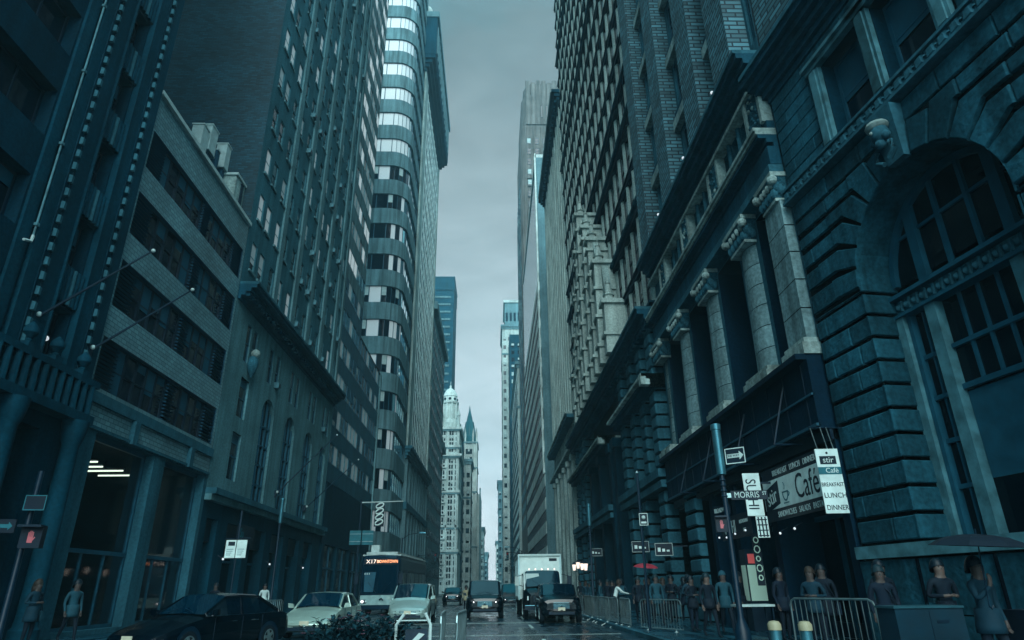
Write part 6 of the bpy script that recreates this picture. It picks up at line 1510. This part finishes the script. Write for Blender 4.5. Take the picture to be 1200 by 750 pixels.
t = board('vertical_sign', 'pale upright sign spelling SUSHI sideways left of the cafe board', 'shop sign', (7.85, 19.9, 4.05), R(-4), .5, 1.25, 'sign_white', [('SUSHI', .44, 'sign_letter', -.05, 0, .8, 90)]); q = MB(); q.box(.25, 1.1, .0, .03, .3, .36, 'metal_dark'); q.build('bracket', t)
t = board('grid_sign', 'narrow pale sign crossed by dark lattice under the upright sushi sign', 'shop sign', (7.95, 19.8, 3.1), R(-4), .34, .6, 'sign_white'); q = MB()
for k in range(4): q.box(-.15, .15, -.006, 0, -.26+k*.15, -.23+k*.15, 'sign_letter')
for k in range(3): q.box(-.12+k*.1, -.08+k*.1, -.007, 0, -.28, .28, 'sign_letter')
q.build('print', t)
t = board('horizontal_sign', 'dark shop fascia with pale letters SUSHI left of the cafe board', 'shop sign', (8.5, 23.6, 3.42), RW, 3.0, .78, 'sign_dark', [('SUSHI', .62, 'sign_pale', -.55, 0, .72, 0), ('RESTAURANT', .17, 'sign_pale', .85, .12, .8, 0), ('BAR', .17, 'sign_pale', .85, -.16, .8, 0)])
t = board('lit_sign', 'narrow upright glowing sign with round white marks beside the sushi window', 'shop sign', (8.1, 20.9, 2.25), R(-5), .22, 1.5, 'sign_dark'); q = MB()
for k, r_ in enumerate((.07, .085, .06, .08, .06)): n = 10; q.tube([(r_*math.cos(6.283*i/n), -.01, .55-k*.27+r_*1.2*math.sin(6.283*i/n)) for i in range(n+1)], .018, 'shop_glow', 5, False)
q.build('mark', t)
t = empty('drinks_cabinet', 'greenish lit display cabinet with a red panel inside the sushi shopfront', 'display cabinet', (8.75, 23.2, .14)); q = MB(); q.box(-.3, .3, -.25, .25, 0, 2.5, 'metal_dark'); q.build('case', t); q = MB(); q.box(-.27, .27, -.262, -.255, .9, 2.0, 'shop_glow'); q.box(-.312, -.305, -.2, .2, .9, 2.0, 'shop_glow'); q.build('lit_panel', t); q = MB(); q.box(-.22, .22, -.27, -.263, 2.05, 2.35, 'red_neon'); q.build('red_panel', t)
for k, (y, z) in enumerate(((25.0, 3.15), (24.2, 3.1), (23.3, 3.16), (22.3, 3.2), (19.6, 2.9), (18.6, 2.95))):
    t = empty('spot_lamp', ['first small spot lamp from the left under the sushi fascia', 'second small spot lamp from the left under the sushi fascia', 'third small spot lamp from the left under the sushi fascia', 'right end spot lamp under the sushi fascia', 'left small spot lamp under the cafe board', 'right small spot lamp under the cafe board'][k], 'lamp', (8.35, y, z), 0, 'spot lamps under the shop signs'); q = MB(); q.ball((0, 0, 0), .035, 'bulb', 8); q.build('bulb', t); q = MB(); q.tube([(0, 0, .04), (.25, 0, .16)], .012, 'metal_dark', 5); q.build('arm', t)
for k, (y, z) in enumerate(((69.2, 3.4), (66.0, 3.5), (63.0, 3.3), (60.6, 3.2))):
    t = empty('wall_lantern', ['farthest of four lit wall lanterns behind the truck', 'second farthest lit wall lantern behind the truck', 'third farthest lit wall lantern on the fin tower', 'nearest of four lit wall lanterns on the fin tower'][k], 'lantern', (8.1, y, z), 0, 'lit wall lanterns'); q = MB(); q.lathe([(.12, -.3), (.2, .25), (.01, .3)], (0, 0, 0), 'amber_w', 6); q.build('glass', t); q = MB(); q.lathe([(.24, .25), (.1, .45), (.02, .5)], (0, 0, 0), 'metal_dark', 6); q.tube([(0, 0, -.3), (.5, 0, -.5)], .03, 'metal_dark', 5); q.build('cap', t)
for k, (y, z, w_, lab) in enumerate(((52.6, 4.0, .9, 'small pale hanging shop sign near the dark portico'), (36.6, 3.5, .9, 'small bright shop sign above the crowd, left of the red umbrella'), (31.6, 3.1, .8, 'small bright shop sign above the red umbrella'))):
    t = board('shop_sign', lab, 'shop sign', (7.9, y, z), R(-12), w_, .55, 'sign_dark', border='sign_pale'); q = MB()
    for j in range(3): q.box(-w_*.35+j*w_*.25, -w_*.35+j*w_*.25+w_*.16, -.006, 0, -.1, .08-.05*j, 'sign_white')
    q.build('print', t); q = MB(); q.box(w_/2, w_/2+.7, 0, .03, .1, .15, 'metal_dark'); q.build('bracket', t)
# left shop letters
t = board('shop_sign', 'dark shop fascia with a few pale letters at the arcade base corner', 'shop sign', (-13.95, 38.8, 4.5), R(90), 2.6, .9, 'sign_dark', [('Sp', .7, 'sign_teal', -.6, 0, .9, 0)])
# street cabinet and vendor table near right
t = empty('street_cabinet', 'dark street cabinet with a pale top edge under the arched window', 'cabinet', (7.3, 12.0, .14)); q = MB(); q.box(-.58, .58, -.28, .28, 0, .98, 'cloth_teal'); q.build('case', t); q = MB(); q.box(-.6, .6, -.3, .3, .98, 1.015, 'pole_grey'); q.build('top', t); q = MB(); q.box(-.005, .005, -.286, -.28, .05, .95, 'metal_dark'); q.box(.1, .3, -.287, -.28, .75, .8, 'metal_dark'); q.build('door_seam', t)
t = empty('side_table', 'small dark table with a pale top by the cafe entrance', 'table', (6.5, 17.6, .14)); q = MB(); q.box(-.45, .45, -.3, .3, .88, .93, 'metal_pale'); q.build('top', t)
for sx_ in (-.4, .4):
    for sy in (-.25, .25): q = MB(); q.tube([(sx_, sy, 0), (sx_, sy, .88)], .02, 'metal_dark', 6); q.build('leg', t)
t = empty('news_box', 'dark newspaper box with a small pale slot at the right edge', 'newspaper box', (7.75, 10.0, .14)); q = MB(); q.box(-.3, .3, -.25, .25, 0, 1.0, 'cloth_navy'); q.build('case', t); q = MB(); q.box(-.2, .2, -.262, -.25, .72, .9, 'blind_dim'); q.build('slot', t)
# small street trees past the bus
def tree(x, y, h, label):
    t = empty('street_tree', label, 'tree', (x, y, .13), 0, 'small street trees'); q = MB(); q.tube([(0, 0, 0), (.05, 0, h*.3), (0, .05, h*.55)], [.14, .1, .07], 'bark', 8)
    tips = []
    for k in range(9):
        a = k*2.4; b0 = Vector((0, .03, h*(.35+.03*k))); e_ = b0+Vector((math.cos(a)*h*.22, math.sin(a)*h*.22, h*(.18+.03*(k % 4)))); q.tube([b0, (b0+e_)/2+Vector((0, 0, -.1)), e_], [.05, .03, .015], 'bark', 5); tips.append(e_)
    q.build('trunk', t, None, 'auto'); q = MB()
    for k in range(1300):
        c = random.choice(tips)+Vector((random.gauss(0, 1), random.gauss(0, 1), random.gauss(0, .8)))*h*.085; d = Vector((random.uniform(-1, 1), random.uniform(-1, 1), random.uniform(-.6, .6))).normalized(); s = d.cross(Vector((random.uniform(-1, 1), random.uniform(-1, 1), 1))).normalized(); l_ = random.uniform(.12, .26)
        q.add([c, c+d*l_*.5+s*l_*.3, c+d*l_, c+d*l_*.5-s*l_*.3], [(0, 1, 2, 3)], 'leaf')
    q.build('crown', t)
tree(-11.0, 92, 6.2, 'small dark leafed street tree by the left kerb past the bus'); tree(-10.7, 112, 7.0, 'second small street tree farther along the left kerb'); tree(4.95, 130, 8, 'thin dark street tree on the right kerb at the end of the street')

# ================================================================== PEOPLE
def figure(pose):
    """one continuous skinned body; returns (mesh, head centre, hand position); faces -y"""
    V, E, RR, tagp = [], [], [], []
    def p(co, r, par, tg):
        V.append(Vector(co)); RR.append(r); tagp.append(tg)
        if par is not None: E.append((par, len(V)-1))
        return len(V)-1
    w_ = pose.get('stride', 0); lean = pose.get('lean', 0)
    pel = p((0, 0, .95), .135, None, 'leg'); ab = p((0, -lean*.15, 1.1), .125, pel, 'top'); ch = p((0, -lean*.4, 1.32), .15, ab, 'top'); nk = p((0, -lean*.55, 1.49), .06, ch, 'skin')
    hd = p((0, -lean*.65-.03, 1.595), .098, nk, 'skin'); tp = p((0, -lean*.65-.01, 1.71), .112, hd, 'skin')
    hands = []
    for s in (-1, 1):
        sh = p((s*.19, -lean*.4, 1.42), .068, ch, 'top'); arm = pose.get('arm_l' if s > 0 else 'arm_r', 'down')
        if arm == 'down': el, wr, hn = (s*.25, .03-lean*.3, 1.14), (s*.24, -.06-lean*.3, .90), (s*.235, -.08-lean*.3, .82)
        elif arm == 'up': el, wr, hn = (s*.27, -.14, 1.2), (s*.17, -.30, 1.38), (s*.16, -.31, 1.46)
        elif arm == 'fwd': el, wr, hn = (s*.24, -.2-lean*.5, 1.2), (s*.17, -.44-lean*.6, 1.14), (s*.16, -.52-lean*.6, 1.13)
        else: el, wr, hn = (s*.27, .05, 1.16), (s*.12, -.18, 1.16), (s*.05, -.22, 1.17)
        e_ = p(el, .047, sh, 'top'); w2 = p(wr, .032, e_, 'top'); h_ = p(hn, .034, w2, 'skin'); hands.append(Vector(hn))
        d = (Vector(hn)-Vector(wr)).normalized(); side = Vector((1, 0, 0)) if abs(d.x) < .7 else Vector((0, 1, 0)); nrm = d.cross(side).normalized()
        for k in range(4):
            o = side*(-.027+.018*k); l_ = (.055, .065, .06, .045)[k]; a = p(Vector(hn)+d*.03+o, .010, h_, 'skin'); b2_ = p(Vector(hn)+d*(.03+l_*.6)+o+nrm*.012, .009, a, 'skin'); p(Vector(hn)+d*(.03+l_)+o+nrm*.03, .008, b2_, 'skin')
        a = p(Vector(hn)-side*s*.036+nrm*.012, .011, h_, 'skin'); p(Vector(hn)-side*s*.045+d*.035+nrm*.025, .009, a, 'skin')
        st = w_*s
        hp = p((s*.095, 0, .90), .10, pel, 'leg'); kn = p((s*.105, -st*.35-.02-(.04 if st > 0 else 0), .50), .064, hp, 'leg'); an = p((s*.105, -st*.75+.02, .10+(.07 if st < 0 else 0)), .042, kn, 'leg'); p((s*.12, -st*.75-.14, .045+(.02 if st < 0 else 0)), .036, an, 'shoe')
    me = bpy.data.meshes.new('figure'); me.from_pydata([tuple(v) for v in V], E, []); o = bpy.data.objects.new('figure', me); COL.objects.link(o)
    m = o.modifiers.new('skin', 'SKIN'); m.use_smooth_shade = True; o.modifiers.new('sub', 'SUBSURF').levels = 1
    for i, sv in enumerate(me.skin_vertices[0].data): sv.radius = (RR[i], RR[i]*(.78 if tagp[i] in ('top', 'leg') and RR[i] > .1 else 1)); sv.use_root = i == 0
    dg = bpy.context.evaluated_depsgraph_get(); out = bpy.data.meshes.new_from_object(o.evaluated_get(dg)); bpy.data.objects.remove(o); bpy.data.meshes.remove(me)
    names = ['skin', 'top', 'leg', 'shoe']
    mi = []; ZN = 1.475
    segs = [(V[a], V[b], tagp[b]) for a, b in E]
    for f in out.polygons:
        c = f.center; best = None
        for a, b, tg in segs:
            d = b-a; t_ = max(0, min(1, (c-a).dot(d)/max(1e-9, d.length_squared))); q_ = (c-a-d*t_).length
            if best is None or q_ < best[0]: best = (q_, tg)
        mi.append(1 if best[1] == 'skin' and c.z < ZN and abs(c.x) < .13 and c.z > 1.2 and pose.get('lean', 0) == 0 else names.index(best[1]))
    out.materials.clear()
    for n_ in range(4): out.materials.append(None)
    out.polygons.foreach_set('material_index', mi); out.polygons.foreach_set('use_smooth', [True]*len(mi))
    return out, Vector((0, -lean*.65, 1.66)), hands
POSES = {'stand': figure({}), 'walk': figure({'stride': .34}), 'walkback': figure({'stride': -.3, 'arm_r': 'hold'}), 'umbrella': figure({'arm_r': 'up', 'stride': .15}), 'lean': figure({'lean': .42, 'arm_l': 'fwd', 'arm_r': 'fwd'}), 'phone': figure({'arm_l': 'hold', 'arm_r': 'hold'})}
NP = [0]
def person(pose, x, y, rz, label, top='cloth_black', leg='cloth_black', z=.14, h=1.74, skin='skin', hair='hair', hood=False, group=None):
    me0, hc, hands = POSES[pose]; me = me0.copy()
    for i, n_ in enumerate((skin, top, leg, 'rubber')): me.materials[i] = M[n_]
    o = bpy.data.objects.new('person', me); COL.objects.link(o); k = h/1.78; o.location = (x, y, z); o.rotation_euler = (0, 0, R(rz)); o.scale = (k, k, k); tag(o, label, 'person', group)
    NP[0] += 1; hair = ('hair', 'hair_brown', 'hair', 'hair_grey', 'hair')[NP[0] % 5]
    q = MB(); c = hc+Vector((0, .012, .015)); n = 10; vs = []; fs = []
    for i in range(5):
        ph = math.pi*.5*i/4
        for j in range(n): a = 2*math.pi*j/n; back = .5+.5*math.sin(a); vs.append(c+Vector((.13*math.cos(ph)**.7*math.cos(a), .135*math.cos(ph)**.7*math.sin(a)+.014, .137*math.sin(ph)-.13*back*(1-i/4)+.012)))
    for i in range(4):
        for j in range(n): fs.append((i*n+j, i*n+(j+1) % n, (i+1)*n+(j+1) % n, (i+1)*n+j))
    q.add(vs, fs, top if hood else hair); 
    if NP[0] % 3 == 0 and not hood: q.lathe([(.1, -.02), (.115, -.1), (.11, -.2), (.06, -.27)], c+Vector((0, .045, 0)), hair, 10)
    q.build('hood' if hood else 'hair', o, None, True)
    q = MB()
    for s in (-1, 1): q.ball(hc+Vector((s*.034, -.092, -.002)), .012, 'hair', 6)
    q.hexa([hc+Vector(v_) for v_ in ((-.012, -.08, .0), (-.018, -.10, -.035), (.018, -.10, -.035), (.012, -.08, .0), (-.006, -.09, .015), (-.008, -.128, -.03), (.008, -.128, -.03), (.006, -.09, .015))], skin); q.tube([hc+Vector((-.025, -.098, -.075)), hc+Vector((.025, -.098, -.075))], .006, 'red_lens', 4); q.build('face', o)
    n_ = len([1 for ob_ in bpy.data.objects if ob_.name.startswith('person')])
    if pose != 'lean':
        lo = (.66, .80, .74)[n_ % 3]; q = MB(); q.lathe([(.20, lo), (.195, lo+.1), (.175, .95), (.165, 1.08)], (0, 0, 0), top, 12); q.build('coat_skirt', o, None, True)
        q = MB(); q.lathe([(.10, 1.43), (.085, 1.50), (.075, 1.53)], (0, .01, 0), top, 10); q.build('collar', o, None, True)
    if n_ % 3 == 0:
        q = MB(); q.box(.2, .3, -.14, .16, .68, .94, 'cloth_navy' if n_ % 2 else 'cloth_grey'); q.tube([(.25, -.1, .94), (.1, -.12, 1.3), (-.1, 0, 1.5), (.1, .13, 1.3), (.25, .12, .94)], .012, 'cloth_black', 5); q.build('bag', o)
    elif n_ % 3 == 1 and pose != 'lean':
        q = MB(); q.hexa([(-.15, .13, 1.05), (-.15, .28, 1.05), (.15, .28, 1.05), (.15, .13, 1.05), (-.13, .12, 1.45), (-.13, .24, 1.42), (.13, .24, 1.42), (.13, .12, 1.45)], 'cloth_grey' if n_ % 2 else 'cloth_black'); q.build('backpack', o)
    return o
def umbrella(x, y, z, m, label, r_=.52, tilt=0):
    t = empty('umbrella', label, 'umbrella', (x, y, z)); t.rotation_euler = (R(tilt), R(tilt*.6), 0); q = MB(); n = 8; rings = []
    for i in range(5):
        ph = i/4*1.2; rings.append([(r_*math.sin(ph)/math.sin(1.2)*math.cos(2*math.pi*(j+.5*0)/n), r_*math.sin(ph)/math.sin(1.2)*math.sin(2*math.pi*j/n), .62+.26*math.cos(ph)) for j in range(n)])
    for i in range(4):
        for j in range(n): q.quad(rings[i][j], rings[i][(j+1) % n], rings[i+1][(j+1) % n], rings[i+1][j], m)
    q.build('canopy', t); q = MB(); q.tube([(0, 0, -.06), (0, 0, .95)], .009, 'metal_dark', 6); q.tube([(0, 0, -.06), (.03, 0, -.1), (.06, 0, -.06)], .014, 'metal_dark', 6); q.build('shaft', t); q = MB()
    for j in range(n): q.tube([(0, 0, .86), rings[2][j], rings[4][j]], .005, 'metal_dark', 4)
    q.build('rib', t)
G1 = 'people on the right pavement'; CB, CN, CT, CG, CW = 'cloth_black', 'cloth_navy', 'cloth_teal', 'cloth_grey', 'cloth_white'
crowd = [
 ('lean', 5.62, 32.6, 90, 'person in a white shirt leaning on the right barricade row', CW, CN, 'skin'), ('stand', 5.75, 37.6, 70, 'person in a pale top standing behind the barricades left of the leaning one', CG, CB, 'skin'),
 ('stand', 6.6, 40.4, -20, 'dark clad person standing beyond the truck under the lanterns', CB, CB, 'skin'), ('walk', 7.4, 43.5, -10, 'person in navy walking in front of the dark portico', CN, CB, 'skin_dark'),
 ('umbrella', 6.75, 30.4, 10, 'person in a dark coat under the red umbrella', CB, CN, 'skin'), ('walk', 7.7, 31.6, -15, 'person in a teal coat just right of the red umbrella', CT, CB, 'skin'),
 ('phone', 7.2, 28.2, -35, 'dark coated person looking down at a phone by the quoined pier', CB, CB, 'skin'), ('walk', 6.3, 27.0, 5, 'person in grey walking toward us behind the turned barricade', CG, CB, 'skin'),
 ('stand', 7.9, 26.0, 30, 'person in navy standing against the shopfront pier', CN, CN, 'skin_dark'), ('walkback', 6.9, 24.6, 15, 'person in a teal top walking past the sushi window', CT, CN, 'skin'),
 ('walk', 7.15, 21.6, -5, 'person with a pale hood and coat walking by the grey pole', CG, CB, 'skin'), ('stand', 8.0, 22.6, 60, 'dark person facing the lit drinks cabinet', CB, CB, 'skin'),
 ('walk', 6.2, 20.2, 10, 'person in black walking just left of the small table', CB, CB, 'skin_dark'), ('stand', 7.6, 18.4, 25, 'person in navy at the cafe entrance', CN, CB, 'skin'),
 ('walkback', 8.1, 17.0, -25, 'person in black under the menu board', CB, CN, 'skin'), ('phone', 7.3, 15.9, -40, 'person in teal reading a phone beside the lone barricade', CT, CB, 'skin'),
 ('walk', 8.0, 14.2, 0, 'dark person walking left of the street cabinet', CB, CB, 'skin'), ('stand', 7.35, 13.1, -15, 'person in navy standing behind the street cabinet', CN, CB, 'skin'),
 ('phone', 8.2, 12.6, 0, 'person in black standing close to the wall under the arched window', CB, CB, 'skin_dark'), ('umbrella', 7.0, 9.9, 15, 'person in teal under the dark umbrella at the right edge', CT, CB, 'skin'),
 ('walk', 8.4, 35.0, 170, 'person in black seen from behind by the banded pilasters', CB, CB, 'skin'), ('stand', 8.2, 47.5, 10, 'small dark figure waiting at the dark portico', CB, CN, 'skin'), ('walk', 7.0, 51.0, 0, 'small figure in grey walking beyond the portico', CG, CB, 'skin'),
]
crowd += [('walk', 7.9, 38.2, 5, 'small person in black between the banded pilasters and the far post', CB, CB, 'skin'), ('walkback', 6.4, 34.9, 170, 'person in teal seen from behind, left of the red umbrella', CT, CB, 'skin'), ('stand', 7.3, 33.4, -30, 'person in grey behind the red umbrella', CG, CN, 'skin_dark'), ('walk', 8.1, 29.6, 175, 'person in navy with back turned beside the quoined pier', CN, CB, 'skin'), ('walk', 6.0, 28.9, -8, 'person in black directly right of the thin sign post', CB, CB, 'skin'), ('phone', 6.5, 22.9, 30, 'person in black with a phone left of the nearest grey pole', CB, CN, 'skin'), ('walkback', 7.6, 45.6, 180, 'tiny dark person walking away past the portico', CB, CB, 'skin'), ('walk', 6.2, 46.8, 10, 'tiny person in teal near the kerb behind the dark utility vehicle', CT, CB, 'skin'), ('stand', 6.9, 55.5, 0, 'tiny person in black under the wall lanterns', CB, CB, 'skin'), ('walk', 7.6, 58.0, 5, 'tiny person in grey under the wall lanterns', CG, CB, 'skin')]
for po, x, y, rz, lab, top, leg, sk in crowd:
    person(po, x, y, rz, lab, top, leg, skin=sk, h=random.uniform(1.66, 1.82), hood='hood' in lab, group=G1)
person('stand', -12.4, 38.5, 20, 'person in a white shirt standing on the left pavement by the sedan', CW, CN, skin='skin_dark', group='people on the left pavement')
person('walk', -12.6, 21.6, 60, 'blurred grey person walking past the left entrance columns', CG, CB, group='people on the left pavement'); person('phone', -13.0, 20.4, 80, 'person in teal standing close to the left entrance column', CT, CB, group='people on the left pavement')
person('walk', -12.9, 33.0, 0, 'person in black walking in front of the low louvred building', CB, CB, group='people on the left pavement')
umbrella(6.59, 30.1, 1.58, 'cloth_red', 'small red umbrella above the crowd on the right', .55, 6); umbrella(6.85, 9.6, 1.27, 'cloth_black', 'dark umbrella nearest the right edge of the view', .62, 4)
person('stand', -2.0, 52, 0, 'small person in a pale vest in the road behind the minivan', 'yellow_band', CB, z=0, group='people in the road')
# ================================================================== AIR, SKY, LIGHT
SUN_EL, SUN_AZ = R(36), R(180)      # broad weak sun behind the overcast, over the camera's shoulder
wd_ = bpy.data.worlds.new('World'); sc.world = wd_; wd_.use_nodes = True
nt = wd_.node_tree; N = nt.nodes; Lk = nt.links; bg = N['Background']
sky = N.new('ShaderNodeTexSky'); sky.sky_type = 'NISHITA'; sky.sun_disc = False; sky.sun_elevation = SUN_EL; sky.sun_rotation = SUN_AZ; sky.air_density = 1.5; sky.dust_density = 4
tc = N.new('ShaderNodeTexCoord'); sx = N.new('ShaderNodeSeparateXYZ'); Lk.new(tc.outputs['Generated'], sx.inputs[0])
cl = N.new('ShaderNodeTexNoise'); cl.inputs['Scale'].default_value = 3.2; cl.inputs['Detail'].default_value = 6; cl.inputs['Roughness'].default_value = .5; cl.inputs['Distortion'].default_value = .3
mpc = N.new('ShaderNodeMapping'); mpc.inputs['Scale'].default_value = (1, 1, 2.2); Lk.new(tc.outputs['Generated'], mpc.inputs['Vector']); Lk.new(mpc.outputs[0], cl.inputs['Vector'])
wob = N.new('ShaderNodeMath'); wob.operation = 'MULTIPLY_ADD'; wob.inputs[1].default_value = .26; Lk.new(cl.outputs[0], wob.inputs[0]); Lk.new(sx.outputs[2], wob.inputs[2])
rp = N.new('ShaderNodeValToRGB'); e = rp.color_ramp.elements
stops = SKY_STOPS = [(0.0, (.50, .565, .61)), (.10, (.53, .595, .64)), (.26, (.42, .48, .515)), (.50, (.21, .262, .28)), (.70, (.115, .147, .155)), (.84, (.075, .108, .115)), (.92, (.05, .13, .15)), (1.0, (.02, .31, .42))]
e[0].position = 0; e[0].color = (*stops[0][1], 1); e[1].position = 1; e[1].color = (*stops[-1][1], 1)
for ps, c in stops[1:-1]:
    q = e.new(ps); q.color = (*c, 1)
Lk.new(wob.outputs[0], rp.inputs[0])
# the sky is brighter and more neutral towards the open harbour behind the camera
ym = N.new('ShaderNodeMapRange'); ym.inputs['From Min'].default_value = .2; ym.inputs['From Max'].default_value = -.9; ym.inputs['To Min'].default_value = 0; ym.inputs['To Max'].default_value = 1; Lk.new(sx.outputs[1], ym.inputs['Value'])
so = N.new('ShaderNodeMix'); so.data_type = 'RGBA'; so.inputs[7].default_value = (.31, .62, .72, 1); Lk.new(ym.outputs[0], so.inputs[0]); Lk.new(rp.outputs[0], so.inputs[6])
sc10 = N.new('ShaderNodeVectorMath'); sc10.operation = 'SCALE'; sc10.inputs['Scale'].default_value = 10; Lk.new(so.outputs[2], sc10.inputs[0])
cl2 = N.new('ShaderNodeTexNoise'); cl2.inputs['Scale'].default_value = 7; cl2.inputs['Detail'].default_value = 7; cl2.inputs['Roughness'].default_value = .55; cl2.inputs['Distortion'].default_value = .6; Lk.new(mpc.outputs[0], cl2.inputs['Vector'])
clr = N.new('ShaderNodeMapRange'); clr.inputs['From Min'].default_value = .3; clr.inputs['From Max'].default_value = .7; clr.inputs['To Min'].default_value = 8.4; clr.inputs['To Max'].default_value = 11.6; Lk.new(cl2.outputs[0], clr.inputs['Value']); Lk.new(clr.outputs[0], sc10.inputs['Scale'])
mx = N.new('ShaderNodeMix'); mx.data_type = 'RGBA'; mx.inputs[0].default_value = .94; Lk.new(sky.outputs[0], mx.inputs[6]); Lk.new(sc10.outputs[0], mx.inputs[7])
Lk.new(mx.outputs[2], bg.inputs[0]); bg.inputs[1].default_value = .1
sl = bpy.data.lights.new('sun', 'SUN'); so_ = bpy.data.objects.new('sun', sl); COL.objects.link(so_)
sl.energy = 1.5; sl.angle = R(45); sl.color = (.88, 1, .98)
dv = Vector((math.sin(SUN_AZ)*math.cos(SUN_EL), math.cos(SUN_AZ)*math.cos(SUN_EL), math.sin(SUN_EL)))
so_.rotation_euler = dv.to_track_quat('Z', 'Y').to_euler()
HAZE = .0008
hz = MB(); hz.box(-705, 705, -255, 1005, -1.1, 185, 'asphalt'); ho = hz.build('haze'); ho['kind'] = 'stuff'
hm = bpy.data.materials.new('haze'); hm.use_nodes = True; hn = hm.node_tree.nodes; hn.remove(hn['Principled BSDF'])
pv = hn.new('ShaderNodeVolumePrincipled'); pv.inputs['Color'].default_value = (.45, .88, 1, 1); pv.inputs['Density'].default_value = HAZE; pv.inputs['Anisotropy'].default_value = .2
hm.node_tree.links.new(pv.outputs[0], hn['Material Output'].inputs['Volume']); ho.data.materials.clear(); ho.data.materials.append(hm)
sc.view_settings.view_transform = 'Standard'; sc.view_settings.look = 'None'; sc.view_settings.gamma = 1; sc.view_settings.exposure = 1.4
sc.render.engine = 'CYCLES'; sc.cycles.use_denoising = True; sc.cycles.max_bounces = 6; sc.cycles.diffuse_bounces = 3; sc.cycles.glossy_bounces = 3; sc.cycles.transparent_max_bounces = 6
sc.cycles.sample_clamp_indirect = 4
